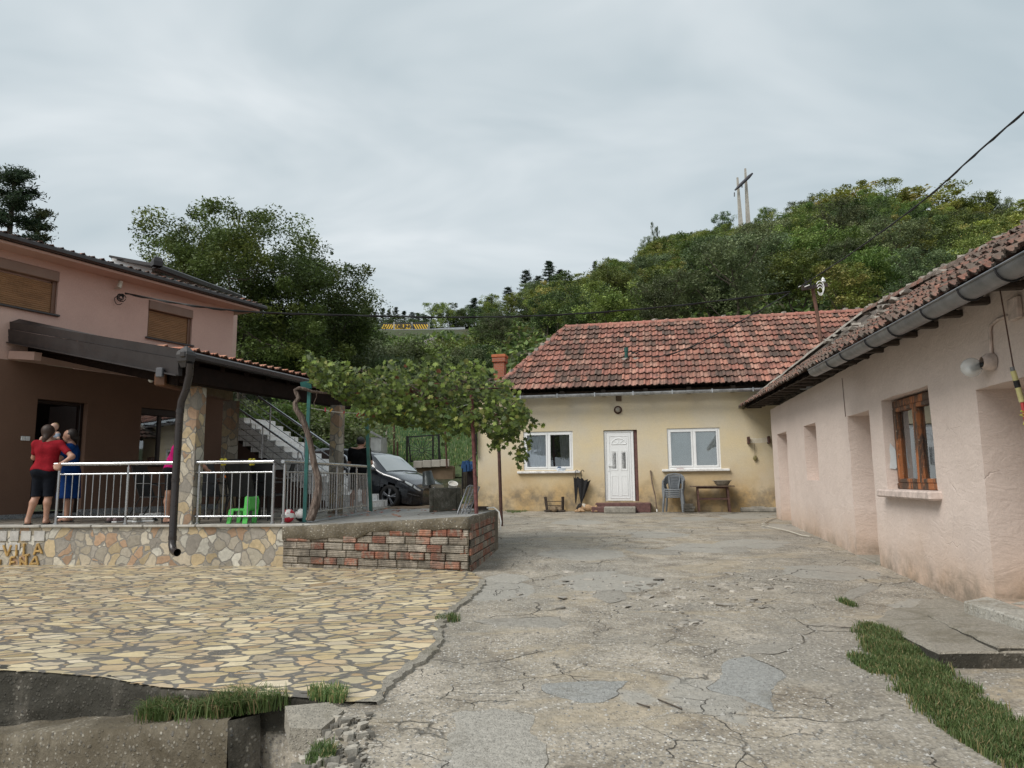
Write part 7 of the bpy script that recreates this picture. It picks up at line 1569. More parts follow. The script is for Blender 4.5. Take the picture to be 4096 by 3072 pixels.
for i in range(6):
    for side in (1, -1):
        if side == -1 and i > 4: continue
        x0 = (413.2 + i * 2.55) if side == 1 else (381 + i * 2.4); mb = MB(); yt, yb = 324.3, 328.9; w_ = 1.25; sh = 2.6 * side
        if side == -1: P = [(x0 + 2.6, yt), (x0 + 2.6 + w_, yt), (x0 + w_, yb), (x0, yb)]
        else: P = [(x0, yt), (x0 + w_, yt), (min(x0 + w_ + 2.6, 427.8), yb), (min(x0 + 2.6, 427.8), yb)]
        if side == 1 and x0 + 2.6 > 427.6: P = [(x0, yt), (x0 + w_, yt), (427.8, yt + (427.8 - x0 - w_) / 2.6 * 4.6), (427.8, yt + (427.8 - x0) / 2.6 * 4.6)]
        mb.add([D(x, y, YB - .04) for x, y in P], [(0, 1, 2, 3)]); mb.build('stripe', M['byellow'], bar)
for x in (393.5, 394.6, 411.3, 412.4, 428.0, 429.2): mb = MB(); a = D(x, 329.8, YB - .05); b = D(x, 322, YB - .05); mb.bar(a, b, .06, .06); mb.build('post', M['postwhite'], bar)
def text(body, size, loc, mat, parent, w_=1.0, name='lettering', bold=.0):
    cu = bpy.data.curves.new(name, 'FONT'); cu.body = body; cu.size = size; cu.extrude = .01; cu.offset = bold; cu.align_x = 'CENTER'; cu.align_y = 'CENTER'
    o = bpy.data.objects.new(name, cu); COL.objects.link(o); dg = bpy.context.evaluated_depsgraph_get(); me = bpy.data.meshes.new_from_object(o.evaluated_get(dg)); bpy.data.objects.remove(o)
    me.materials.clear(); me.materials.append(mat); Mx = Matrix.Rotation(math.pi / 2, 4, 'X') @ Matrix.Diagonal((w_, 1, 1, 1)); me.transform(Mx); me.transform(Matrix.Translation(Vector(loc) - Vector(parent.location))); return link(name, me, parent)
c_ = D(404.0, 326.6, YB - .09); text('DELING', .74, c_, M['bblack'], bar, .95, bold=.035)
c_ = D(403.6, 328.5, YB - .09); text('Tuzla', .16, c_, M['bblack'], bar, 1.1)
c_ = D(396.6, 326.7, YB - .09); mb = MB(); mb.tube([c_ + Vector((math.cos(t * .5) * .22, 0, math.sin(t * .5) * .22)) for t in range(14)], .03, 5); mb.build('emblem', simple('dim_emblem', (.45, .28, .03), .6), bar)
gr_ = thing('guard_rail', 'galvanised guard rail along the road on the embankment', 'guard rail', D(400, 331, 102)); mb = MB(); gl = []
for px, py in ((200, 331), (232, 330.3), (300, 330.2), (360, 330.8), (405, 330.4), (430, 330), (445, 329), (465, 328.2)): gl.append(D(px, py, 102.2))
for a, b in zip(gl[:-1], gl[1:]): mb.bar(a, b, .06, .32)
mb.build('beam', M['galv'], gr_)
for px in range(240, 470, 12): mb = MB(); a = D(px, 330.5, 102.4); mb.bar(a + Vector((0, 0, .1)), a + Vector((0, 0, -1.1)), .1, .1); mb.build('post', M['galv'], gr_)
a = D(427.5, 511.5, 14.2); b = D(459, 511.5, 14.2); zt0 = D(440, 488, 14.2).z; tg_ = thing('concrete_trough', 'square mossy concrete block standing on the slab beside the car', 'trough', ((a.x + b.x) / 2, 14.4, a.z))
mb = MB(); wq = b.x - a.x; n = 8; zz0 = .93
M9 = Matrix.Rotation(R(6), 3, 'Z'); cc = Vector(((a.x + b.x) / 2, 14.55, (zz0 + zt0) / 2)); hh_ = zt0 - zz0
for (dx, dy, sx, sy) in ((-wq / 2 + .04, 0, .08, .7), (wq / 2 - .04, 0, .08, .7), (0, -.31, wq - .16, .08), (0, .31, wq - .16, .08)): mb.box(cc + M9 @ Vector((dx, dy, 0)), (sx, sy, hh_), M9, .012)
mb.build('walls', M['trough'], tg_); mb = MB(); mb.box(cc + Vector((0, 0, -.1)), (wq - .16, .54, hh_ - .2), M9); mb.build('fill', M['dirt'], tg_)
c_ = D(428, 478, 14.3); bk = thing('metal_bucket', 'dark ribbed metal bucket turned upside down on a stake at the block', 'bucket', c_); TM = Matrix.Rotation(R(-8), 3, 'Y')
mb = MB(); mb.lathe(c_, [(.001, .135), (.088, .135), (.092, .12), (.118, -.06), (.124, -.065), (.121, -.08), (.128, -.085), (.126, -.12), (.138, -.135), (.138, -.145), (.125, -.14)], 24, TM); mb.build('body', M['bucketzinc'], bk); mb = MB(); mb.tube([c_ + Vector((.03, 0, -.05)), c_ + Vector((.05, 0, -.32))], .022, 6); mb.build('stake', M['blackmetal'], bk)
c_ = D(453, 484.5, 16.2); wb_ = thing('white_bucket', 'tilted white plastic bucket lying behind the concrete block', 'bucket', c_); TM = Matrix.Rotation(R(22), 3, 'Y') @ Matrix.Rotation(R(-60), 3, 'X') @ Matrix.Rotation(math.pi / 2, 3, 'X') @ Matrix.Rotation(R(-75), 3, 'X')
TM = Matrix.Rotation(R(12), 3, 'Y') @ Matrix.Rotation(R(28), 3, 'X')
mb = MB(); mb.lathe(c_, [(.085, -.13), (.105, .02), (.112, .022), (.112, .03), (.10, .03), (.095, .02), (.08, -.12), (.001, -.12)], 22, TM); mb.build('body', simple('white_bucket_plastic', (.62, .60, .56), .4, 0, .15), wb_); mb = MB(); mb.lathe(c_, [(.001, .0), (.092, .003)], 22, TM); mb.build('content', simple('bucket_content', (.5, .47, .42), .9, 0, .3), wb_)
dr_ = thing('folded_rack', 'grey wire folding rack leaning against the rusty pergola post', 'rack', D(460, 515, 11.6)); RK = lambda x, y, d=0: D(x, y, 11.7 + d)
mb = MB(); mb.tube([RK(457.5, 516), RK(458, 512), RK(467, 487.5, .3), RK(470, 485.5, .3), RK(479.5, 487, .3), RK(474, 500, .2), RK(469, 513)], .016, 7); mb.tube([RK(457.5, 516), RK(468, 513.5)], .014, 6); mb.build('frame', M['zinc'], dr_)
mb = MB(); mb.tube([RK(461, 515), RK(471, 486, .25), RK(475, 486, .25)], .013, 6); mb.tube([RK(464.5, 514.5), RK(474.5, 487, .25)], .010, 6); mb.build('inner_frame', M['zinc'], dr_)
mb = MB()
for i in range(9): t = .1 + i * .1; mb.tube([RK(461 + 9.5 * t, 514.5 - 27 * t, .2 * t), RK(468.5 + 9 * t, 512.5 - 25 * t, .2 * t)], .004, 4)
for i in range(4): mb.tube([RK(462.5 + 1.6 * i, 514 - .3 * i), RK(471.5 + 1.6 * i, 488 - .1 * i, .25)], .004, 4)
tag(mb.build('wire_grid', M['zinc'], dr_), kind='stuff')
hf = thing('drying_stand', 'thin black metal frame with hanging cloths at the yellow house corner', 'frame', D(452, 497, 18.5)); F_ = lambda x, y, d=0: D(x, y, 18.5 + d)
mb = MB(); mb.tube([F_(462.2, 500), F_(462.4, 465)], .02, 6); mb.tube([F_(458.8, 465.5), F_(476, 465)], .018, 6); mb.tube([F_(464.5, 464), F_(477, 452.5)], .016, 6); mb.build('frame', M['blackmetal'], hf)
def drape(x0, x1, y0, y1, Y_, m, nm, lab, seed=1, cat='cloth'):
    t = thing(nm, lab, cat, D(x0, y1, Y_)); mb = MB(); mb.smooth = True; n, k = 28, 8; vs = []
    for i in range(n + 1):
        for j in range(k + 1):
            p = D(x0 + (x1 - x0) * i / n, y0 + (y1 - y0) * j / k + .8 * fn(i * .3, seed, 1), Y_); p.y += .035 * math.sin(i * 1.35 + seed) * (j / k + .3); vs.append(p)
    mb.add(vs, [(i * (k + 1) + j, (i + 1) * (k + 1) + j, (i + 1) * (k + 1) + j + 1, i * (k + 1) + j + 1) for i in range(n) for j in range(k)]); mb.build('cloth', m, t); return t
drape(463, 467.5, 468, 489, 18.5, cloth('beige_cloth', (.20, .175, .14)), 'hanging_cloth', 'beige striped cloth hanging from the black frame', 3); drape(467.3, 474, 469, 486.5, 18.4, cloth('grey_brown_cloth', (.085, .07, .07)), 'hanging_cloth', 'grey brown cloth hanging right of the beige one', 5)
c_ = D(468.5, 466.8, 18.3); mb = MB(); 
for i in range(7): chunk(mb, c_ + Vector((-.10 + .034 * i, random.Random(i).uniform(-.03, .03), random.Random(i).uniform(-.05, .07))), (.2, .12, .20), 40 + i, i)
tag(mb.build('blue_cloth', cloth('blue_cloth', (.03, .07, .16))), 'crumpled blue cloth on top of the black frame', 'cloth')
q = YW.hit(479.5, 440, .1); mb = MB(); mb.tube([YW.pt(-.05, 3.4, .10), YW.pt(-.05, YW.hit(479, 455, .1)[1], .10)], .055, 10); dpp = thing('corner_pipe', 'dark rain pipe on the left corner of the yellow house', 'pipe', YW.pt(-.05, 2.3, .1)); mb.build('pipe', M['blackmetal'], dpp); mb = MB(); mb.tube([YW.pt(-.05, 2.9, .10), YW.pt(-.05, 2.8, .10)], .066, 10); mb.build('collar', M['blackmetal'], dpp)
lwl = thing('block_wall', 'low pale concrete block wall below the garden gate', 'wall', D(445, 460, 25)); mb = MB()
for i in range(4): a = D(413.5 + i * 9, 461 - i * .5, 25); b = D(413.5 + (i + 1) * 9 - .3, 461 - i * .5, 25); mb.box(((a.x + b.x) / 2, 25.1, a.z - .12), (b.x - a.x, .25, .25), None, .015)
mb.build('blocks', M['concretepale'], lwl); mb = MB(); a = D(416, 452, 25); b = D(453, 452, 25); mb.box(((a.x + b.x) / 2, 25.25, 1.3), (b.x - a.x + .1, .3, 1.62), None, .05); mb.build('footing', M['dirt'], lwl)
gt = thing('garden_gate', 'black iron garden gate with a sunburst pattern on the lawn', 'gate', D(422, 445, 25.4)); g4 = [D(408, 437, 25.4), D(438, 435, 25.4), D(440.5, 459.5, 25.4), D(411, 461.5, 25.4)]
mb = MB()
for i in range(4): mb.bar(g4[i], g4[(i + 1) % 4], .045, .045, up=(0, 1, 0))
mb.build('gate_frame', M['blackmetal'], gt); mb = MB(); c_ = D(421.8, 450.5, 25.4)
for i in range(16):
    an = i * math.pi / 8; d_ = Vector((math.cos(an), 0, math.sin(an))); L_ = min(.48 / max(abs(d_.x), 1e-3), .42 / max(abs(d_.z), 1e-3)); mb.tube([c_ + d_ * .08, c_ + d_ * L_], .010, 5)
mb.tube([c_ + Vector((math.cos(t * .5) * .08, 0, math.sin(t * .5) * .08)) for t in range(14)], .010, 5); mb.build('sunburst', M['blackmetal'], gt)
for k, (x, y0, y1, Y_, m_) in enumerate(((407, 436, 462, 25.4, 'blackmetal'), (439, 434, 460, 25.4, 'blackmetal'), (433, 434.5, 457, 25.3, 'blackmetal'), (445, 430, 462, 24.4, 'rust'), (394, 425, 455, 26.5, 'rust'), (386.5, 428, 456, 27, 'concretepale'), (344.5, 425, 450, 27, 'concretepale'), (397.5, 442, 455, 25.5, 'rust'))):
    mb = MB(); mb.tube([D(x, y0, Y_), D(x + (2 if k == 3 else 0), y1 + 6, Y_)], .035, 6); tag(mb.build('fence_post', M[m_]), ('black iron post at the left of the sunburst gate', 'black iron post at the right of the sunburst gate', 'black iron post inside the gate frame', 'leaning rusty post at the end of the block wall', 'tall rusty fence post behind the car roof', 'pale fence post right of the small hut', 'pale fence post left of the terrace corner column', 'short rusty post left of the sunburst gate')[k], 'fence post')
wf = MB()
for i in range(46): a = D(336 + i * 2.3, 428, 27.3); wf.bar(a, D(336 + i * 2.3, 456, 27.3), .006, .006)
for j in range(9): wf.bar(D(336, 428 + j * 3.4, 27.3), D(440, 428 + j * 3.4, 27.3), .006, .006)
tag(wf.build('wire_fence', M['teal']), 'thin green wire mesh fence at the foot of the garden slope', 'fence', kind='stuff')
c_ = D(376, 452, 23); ht = thing('small_hut', 'small grey wooden hut with pitched roof behind the parked car', 'hut', c_); mb = MB(); wz = D(376, 437.8, 23).z; mb.box((c_.x + .08, 23, (wz + 1.0) / 2), (.36, .5, wz - 1.0), Matrix.Rotation(R(-10), 3, 'Z')); mb.build('front_wall', simple('grey_boards', (.34, .36, .35), .9, 0, .4, 3), ht)
mb = MB(); mb.box((c_.x - .20, 23.1, (wz + 1.0) / 2), (.2, .5, wz - 1.0)); mb.build('side_wall', simple('brown_boards', (.08, .07, .06), .9), ht)
mb = MB(); a = D(386.5, 430.5, 23); b = D(404.5, 436.8, 23); mb.hexa([D(369, 432.5, 22.7), D(381.5, 438.2, 22.7), D(381.5, 438.2, 23.5), D(369, 432.5, 23.5), D(371, 430.5, 22.7), D(382, 436.6, 22.7), D(382, 436.6, 23.5), D(371, 430.5, 23.5)]); mb.build('roof', simple('grey_shingles', (.26, .27, .26), .9, 0, .4, 5), ht)
CLa, CLb = D(311, 408, 12.1), D(356, 413.3, 12.6); cl = thing('clothes_line', 'thin clothes line strung from the teal post under the vine', 'clothes line', CLa); mb = MB(); mb.tube([CLa, CLa.lerp(CLb, .5) + Vector((0, 0, -.02)), CLb, D(385, 415, 13), D(440, 412, 13.2), D(470, 404, 12)], .006, 5); mb.build('line', M['whitecable'], cl)
for k, (x, y, dx, dy, c, nm) in enumerate(((325.4, 407.6, 0, 4, (.5, .03, .08), 'dark red'), (330, 411.6, 2.6, -3, (.6, .32, .03), 'orange yellow'), (343.5, 413.5, 1, -2.4, (.5, .04, .04), 'small red'), (356.4, 416.5, 2.4, -3.6, (.5, .04, .04), 'red and white'), (381, 415, 2.6, -.3, (.55, .55, .55), 'white'), (404.5, 415, 1.2, -3, (.6, .42, .03), 'yellow'), (441, 411, .6, -2, (.5, .04, .03), 'bright red'))):
    mb = MB(); Yp = CLa.y + (k * .12) - .03; a = D(x, y, Yp); b = D(x + dx, y + dy, Yp); mb.bar(a, b, .02, .02, up=(0, 1, 0), bev=.004); tag(mb.build('clothes_peg', simple('peg_colour', c, .5)), nm + ' clothes peg on the line under the vine', 'peg')
mb = MB(); mb.box(D(487, 508, 12.6) + Vector((-.1, 0, 0)), (.24, .12, .06), Matrix.Rotation(.3, 3, 'Z'), .01); tag(mb.build('wood_offcut', M['oldwood']), 'short wood offcut lying on the right end of the slab', 'wood')
mb = MB(); mb.tube([D(487, 508, 12.3), D(494, 507.5, 12.2), D(499, 512, 12.1), D(501, 522, 12.0), D(500, 530, 12)], .012, 6); tag(mb.build('pale_cable', M['whitecable']), 'pale cable hanging over the right end of the slab', 'cable')
car = thing('parked_car', 'dark grey five door hatchback parked behind the slab, nose to the right', 'car')
h = H('dark_car_paint', .22, .35); h.base(h.mix(h.ramp(h.noise(240, 2), (.58, 0), (.64, .5)), (.022, .025, .032), (.10, .11, .12))); h.b.inputs['Coat Weight'].default_value = .8; M['paint'] = h.m
M['cglass'] = simple('tinted_glass', (.012, .014, .015), .05, 0, .1, spec=.8); M['rim'] = simple('grey_alloy', (.22, .23, .25), .3, .7, .1); M['lamp'] = simple('headlight_glass', (.60, .64, .66), .08, .2, .2, 30); M['trim'] = simple('black_trim', (.012, .012, .013), .35)
h = H('windscreen', .04, 0, 1.0); h.base((.26, .29, .29)); h.b.inputs['Coat Weight'].default_value = 1; M['wscreen'] = h.m  # grey base colour paints the bright sky reflection into the glass
ip = lambda x, P: float(np.interp(x, [p[0] for p in P], [p[1] for p in P]))
HW = [(-2.13, .66), (-2.0, .80), (-1.7, .87), (-.8, .895), (.9, .895), (1.5, .87), (1.85, .80), (2.02, .70), (2.13, .52)]
BELT = [(-2.13, .90), (-1.9, .99), (-1, 1.0), (.5, .965), (.95, .93), (1.6, .84), (1.95, .74), (2.13, .62)]
TOP = [(-2.13, .95), (-2.02, 1.08), (-1.78, 1.36), (-1.55, 1.40), (-.9, 1.455), (-.2, 1.47), (.25, 1.42), (.45, 1.36), (1.02, 1.00), (1.35, .955), (1.75, .86), (1.98, .77), (2.13, .64)]
RAIL = [(-2.13, .60), (-2.0, .64), (-1.7, .60), (-1, .60), (0, .60), (.3, .60), (.45, .63), (1.0, .74), (1.2, .76), (1.7, .70), (2.0, .58), (2.13, .42)]
LOW = [(-2.13, .42), (-1.95, .26), (-1.7, .20), (1.7, .19), (1.95, .18), (2.13, .24)]
def sec(x):
    w, b, t, r_, lo = ip(x, HW), ip(x, BELT), ip(x, TOP), ip(x, RAIL), ip(x, LOW); S = []
    for k in range(9):
        q = k / 8; z = lo + (b - lo) * q; y = w * (1 - .10 * (1 - q) ** 3 - .02 * max(0, q - .7) / .3 - .03 * math.sin(min(1, q / .6) * math.pi) * 0); y += .012 * math.exp(-((q - .72) / .08) ** 2); S.append((y, z))
    rt = t - .03 if t > b + .15 else max(b + .01, t - .03)
    for q in (.33, .66, 1): S.append((S[8][0] + (r_ - S[8][0]) * q, b + (rt - b) * (q ** .95)))
    for q in (.35, .7, 1): S.append((r_ * (1 - q), rt + (t - rt) * math.sin(q * math.pi / 2)))
    return S
X_ = sorted(set([round(-2.13 + i * .03, 3) for i in range(143)] + [2.13])); WX = (-1.35, 1.28); WR = .335
mb = MB(); mb.smooth = True; S_ = [sec(x) for x in X_]; n = len(S_[0])
for sd_ in (-1, 1):
    b0 = len(mb.v); mb.v += [(x, sd_ * y, z) for x, s in zip(X_, S_) for y, z in s]
    for i in range(len(X_) - 1):
        for k in range(n - 1):
            cx_ = (X_[i] + X_[i + 1]) / 2; cz = (S_[i][k][1] + S_[i][k + 1][1]) / 2
            if k < 8 and any((cx_ - wx) ** 2 + (cz - .32) ** 2 < (WR + .035) ** 2 for wx in WX): continue
            f = (b0 + i * n + k, b0 + (i + 1) * n + k, b0 + (i + 1) * n + k + 1, b0 + i * n + k + 1); mb.f.append(f if sd_ < 0 else f[::-1]); mb.c.append((1, 1, 1)); mb.sm.append(True)
for xi in (0, -1):
    s = S_[xi]; mb.add([(X_[xi], -y, z) for y, z in s] + [(X_[xi], y, z) for y, z in reversed(s)], [tuple(range(2 * n))], False)
mb.build('body', M['paint'], car, world=False)
mb = MB(); mb.box((0, 0, .35), (3.9, 1.5, .3)); mb.build('underbody', M['trim'], car, world=False)
def cpatch(P, m, nm, side=-1, off=.008, par=None, sub=6):
    """P: corners (x, sectionparam) on the body surface ; param 0..14"""
    def srf(x, q): s = sec(x); k = min(int(q), n - 2); f = q - k; return Vector((x, side * (s[k][0] * (1 - f) + s[k + 1][0] * f + off), s[k][1] * (1 - f) + s[k + 1][1] * f + off * (q > 9)))
    mb = MB(); mb.smooth = True; vs = []; (a, b, c, d) = P
    for i in range(sub + 1):
        for j in range(sub + 1):
            u, v = i / sub, j / sub; x = (a[0] * (1 - u) + b[0] * u) * (1 - v) + (d[0] * (1 - u) + c[0] * u) * v; q = (a[1] * (1 - u) + b[1] * u) * (1 - v) + (d[1] * (1 - u) + c[1] * u) * v; vs.append(srf(x, q))
    mb.add(vs, [(i * (sub + 1) + j, (i + 1) * (sub + 1) + j, (i + 1) * (sub + 1) + j + 1, i * (sub + 1) + j + 1) for i in range(sub) for j in range(sub)]); return mb.build(nm, m, par or car, world=False)
for sd_ in (-1, 1):
    cpatch([(-.93, 8.25), (-.12, 8.25), (-.12, 10.75), (-.93, 10.75)], M['cglass'], 'side_window', sd_); cpatch([(-.04, 8.25), (.78, 8.25), (.30, 10.7), (-.04, 10.75)], M['cglass'], 'side_window', sd_); cpatch([(-1.55, 8.5), (-1.0, 8.25), (-1.0, 10.7), (-1.38, 10.5)], M['cglass'], 'side_window', sd_)
    hl = cpatch([(1.66, 7.3), (2.10, 6.2), (2.11, 7.6), (1.62, 8.6)], M['trim'], 'headlight', sd_, .012); cpatch([(1.72, 7.5), (1.92, 7.1), (1.93, 8.0), (1.72, 8.4)], M['lamp'], 'reflector', sd_, .02, hl); cpatch([(1.96, 7.0), (2.09, 6.6), (2.10, 7.4), (1.96, 7.9)], M['lamp'], 'reflector', sd_, .02, hl)
    cpatch([(1.80, 3.2), (2.10, 3.0), (2.11, 5.2), (1.86, 5.3)], M['trim'], 'air_intake', sd_, .010); cpatch([(1.84, 4.1), (2.10, 4.0), (2.10, 4.25), (1.84, 4.35)], M['rim'], 'chrome_strip', sd_, .018)
    for xx in (-.08, .92): cpatch([(xx, 1.2), (xx + .012, 1.2), (xx + .012, 8), (xx, 8)], M['trim'], 'door_gap', sd_, .004)
    cpatch([(-.30, 6.6), (-.10, 6.6), (-.10, 7.0), (-.30, 7.0)], M['paint'], 'door_handle', sd_, .03); cpatch([(-1.0, .2), (.95, .2), (.95, .6), (-1.0, .6)], M['rim'], 'sill_strip', sd_, .01)
    mr = MB(); mr.ball((.70, sd_ * 1.00, .99), .11, 8, None, (.7, 1.1, .75)); mr.bar((.66, sd_ * .88, .95), (.70, sd_ * .98, .97), .06, .05); mr.build('wing_mirror', M['paint'], car, world=False)
def cross(x, q, sd_): s = sec(x); k = min(int(q), n - 2); f = q - k; return Vector((x, sd_ * (s[k][0] * (1 - f) + s[k + 1][0] * f), s[k][1] * (1 - f) + s[k + 1][1] * f + .012))
def acrossglass(x0, x1, m, nm, ins=11.0):
    mb = MB(); mb.smooth = True; R_ = []
    for i in range(7):
        x = x0 + (x1 - x0) * i / 6; qs = [ins + (14 - ins) * t / 5 for t in range(6)]; R_.append([cross(x, min(q, 13.99), -1) for q in qs] + [cross(x, min(q, 13.99), 1) for q in reversed(qs[:-1])])
    m_ = len(R_[0]); mb.add([p for r_ in R_ for p in r_], [(i * m_ + k, i * m_ + k + 1, (i + 1) * m_ + k + 1, (i + 1) * m_ + k) for i in range(6) for k in range(m_ - 1)]); return mb.build(nm, m, car, world=False)
ws_ = acrossglass(.38, 1.0, M['wscreen'], 'windscreen'); acrossglass(-1.99, -1.80, M['cglass'], 'rear_window')
mb = MB(); mb.tube([Vector((.62 + .10 * math.cos(t), .36 + .17 * math.sin(t), 1.235 - .065 * math.cos(t))) for t in [k * .45 for k in range(15)]], .012, 5); mb.build('steering_wheel', M['trim'], car, world=False)
mb = MB(); mb.box((2.135, 0, .63), (.02, .9, .07), None, .005); mb.build('grille', M['trim'], car, world=False)
mb = MB(); c_ = Vector((2.15, 0, .64)); mb.tube([c_ + Vector((0, math.cos(t * .5) * .055, math.sin(t * .5) * .055)) for t in range(14)], .007, 5)
for P in (((-.025, .045), (-.008, .005), (.008, .005), (.025, .045)), ((-.045, .02), (-.02, -.04), (0, -.005), (.02, -.04), (.045, .02))): mb.tube([c_ + Vector((0, a_, b_)) for a_, b_ in P], .005, 4)
mb.build('emblem', M['rim'], car, world=False)
mb = MB(); mb.box((2.12, 0, .22), (.10, 1.1, .03), None, .01); mb.build('front_lip', M['trim'], car, world=False)
for wx in WX:
    for sd_ in (-1, 1):
        Mw = Matrix.Rotation(math.pi / 2, 3, 'X'); mb = MB(); c_ = Vector((wx, sd_ * .79, .325)); mb.lathe(c_, [(.235, .10), (.29, .115), (.318, .09), (.325, .05), (.325, -.05), (.318, -.09), (.235, -.10), (.235, .10)], 32, Mw); wh = mb.build('tyre', M['rubber'], car, world=False)
        mb = MB(); mb.lathe(c_, [(.238, -.105 * -sd_ if 0 else -.10), (.225, -.09), (.225, .09), (.238, .10)], 32, Mw)
        for k in range(5):
            for dq in (-.13, .13):
                an = k * 2 * math.pi / 5 + .3; y_ = c_.y + sd_ * .09; p = Vector((c_.x + math.cos(an + dq * .3) * .04, y_, c_.z + math.sin(an + dq * .3) * .04)); q_ = Vector((c_.x + math.cos(an + dq) * .232, y_ - sd_ * .01, c_.z + math.sin(an + dq) * .232)); mb.bar(p, q_, .034, .025, up=(0, 1, 0), bev=.006)
        mb.lathe(c_ + Vector((0, sd_ * .085, 0)), [(.001, -.02), (.05, -.02), (.055, .0), (.05, .02), (.001, .02)], 14, Mw); mb.build('rim', M['rim'], wh, world=False)
        mb = MB(); mb.lathe(c_, [(.001, 0), (.15, 0)], 20, Mw); mb.build('brake_disc', M['trim'], wh, world=False)
HD = R(-27); PT = R(7.6)
wc = D(390.9, 496.6, 19.9)   # front right wheel centre
Mc = Matrix.Rotation(HD, 4, 'Z') @ Matrix.Rotation(PT, 4, 'Y'); loc = wc - (Mc @ Vector((1.28, -.79, .325)))
car.location = loc; car.rotation_euler = Mc.to_euler()
for q_ in ((-2.1, -.8, .6), (2.13, -.5, .6), (2.13, .6, .6), (-.3, 0, 1.47)): print('car', q_, proj(loc + Mc @ Vector(q_)))
def surfnet(prims, vox, k=.018, clip=None, lo=None, hi=None):
    A = np.array([[*p[0], p[2]] for p in prims] + [[*p[1], p[3]] for p in prims]); mn = (A[:, :3] - A[:, 3:4]).min(0) - 3 * vox; mx_ = (A[:, :3] + A[:, 3:4]).max(0) + 3 * vox
    nx = np.ceil((mx_ - mn) / vox).astype(int) + 1; E = np.zeros(nx, np.float32); ax = [mn[i] + vox * np.arange(nx[i]) for i in range(3)]
    for a, b, ra, rb in prims:
        a, b = np.array(a), np.array(b); m = max(ra, rb) + 6 * k; l = np.maximum(((np.minimum(a, b) - m - mn) / vox).astype(int), 0); u = np.minimum(((np.maximum(a, b) + m - mn) / vox).astype(int) + 2, nx)
        g = np.stack(np.meshgrid(*[ax[i][l[i]:u[i]] for i in range(3)], indexing='ij'), -1); ab = b - a; t = np.clip(((g - a) @ ab) / max(ab @ ab, 1e-9), 0, 1); d = np.linalg.norm(g - a - t[..., None] * ab, axis=-1) - (ra + (rb - ra) * t); E[l[0]:u[0], l[1]:u[1], l[2]:u[2]] += np.exp(-np.clip(d / k, -30, 30))
    Fd = -k * np.log(np.maximum(E, 1e-13))
    if clip: g = np.stack(np.meshgrid(*ax, indexing='ij'), -1); Fd = np.maximum(Fd, clip(g[..., 0], g[..., 1], g[..., 2]))
    ins = Fd < 0; c = [slice(0, -1), slice(1, None)]; S = sum(ins[c[i], c[j], c[l_]].astype(int) for i in (0, 1) for j in (0, 1) for l_ in (0, 1)); act = (S > 0) & (S < 8); idx = -np.ones(act.shape, int); idx[act] = np.arange(act.sum()); cells = np.argwhere(act); acc = np.zeros((len(cells), 3)); cnt_ = np.zeros(len(cells)); o8 = [(i, j, l_) for i in (0, 1) for j in (0, 1) for l_ in (0, 1)]
    for p in o8:
        for ax_ in range(3):
            if p[ax_]: continue
            q = list(p); q[ax_] = 1; v0 = Fd[tuple((cells + p).T)]; v1 = Fd[tuple((cells + q).T)]; s = (v0 < 0) != (v1 < 0); t = np.where(s, v0 / np.where(v0 == v1, 1, v0 - v1), 0); pt = np.array(p)[None] + (np.array(q) - np.array(p))[None] * t[:, None]; acc[s] += pt[s]; cnt_[s] += 1
    V = mn + (cells + acc / np.maximum(cnt_, 1)[:, None]) * vox; Fs = []
    for ax_ in range(3):
        a1, a2 = (ax_ + 1) % 3, (ax_ + 2) % 3; sl = [slice(0, -1) if i == ax_ else slice(1, -1) for i in range(3)]; s1 = [slice(1, None) if i == ax_ else slice(1, -1) for i in range(3)]; ch_ = ins[tuple(sl)] != ins[tuple(s1)]; pos = np.argwhere(ch_); flip = ins[tuple(sl)][ch_]; base = pos.copy(); base[:, a1] += 1; base[:, a2] += 1; e1 = np.zeros(3, int); e1[a1] = 1; e2 = np.zeros(3, int); e2[a2] = 1
        q = [idx[tuple((base - d_).T)] for d_ in (e1 + e2, e2, 0 * e1, e1)]; Q_ = np.stack(q, 1); Q_[~flip] = Q_[~flip][:, ::-1]; Fs.append(Q_)
    return V, np.vstack(Fs)
def sdf_part(name, prims, mat, parent, vox=.011, k=.018, clip=None):
    V, Fc = surfnet(prims, vox, k, clip); Fc = Fc[(Fc >= 0).all(1)]; return fast(name, V, Fc, mat, None, parent, True)
SKIN = simple('skin', (.42, .23, .16), .55, 0, .12, 6); V3 = Vector
def hand(wr, d, pn, sc=1.0, curl=.5, th_s=1):
    """palm and five bent fingers from the wrist along d, palm normal pn"""
    d = V3(d).normalized(); pn = V3(pn); pn = (pn - d * pn.dot(d)).normalized(); s = d.cross(pn) * th_s; P = []; wr = V3(wr)
    for q in (-.025, 0, .025): P.append((wr + s * q * .6, wr + d * .085 * sc + s * q * 1.1, .013, .011))
    for i, (o, L_) in enumerate(((-.033, .062), (-.011, .072), (.011, .078), (.033, .070))):
        a = wr + d * .085 * sc + s * o; m1 = a + (d * math.cos(curl * .6) + pn * math.sin(curl * .6)) * L_ * .5 * sc; e = m1 + (d * math.cos(curl * 1.7) + pn * math.sin(curl * 1.7)) * L_ * .5 * sc; P += [(a, m1, .0105, .0095), (m1, e, .0095, .008)]
    a = wr + d * .025 + s * .025; m1 = a + (s * .8 + d * .6 + pn * .2).normalized() * .042; P += [(a, m1, .014, .011), (m1, m1 + (s * .3 + d * .9 + pn * .3).normalized() * .03, .011, .009)]; return P
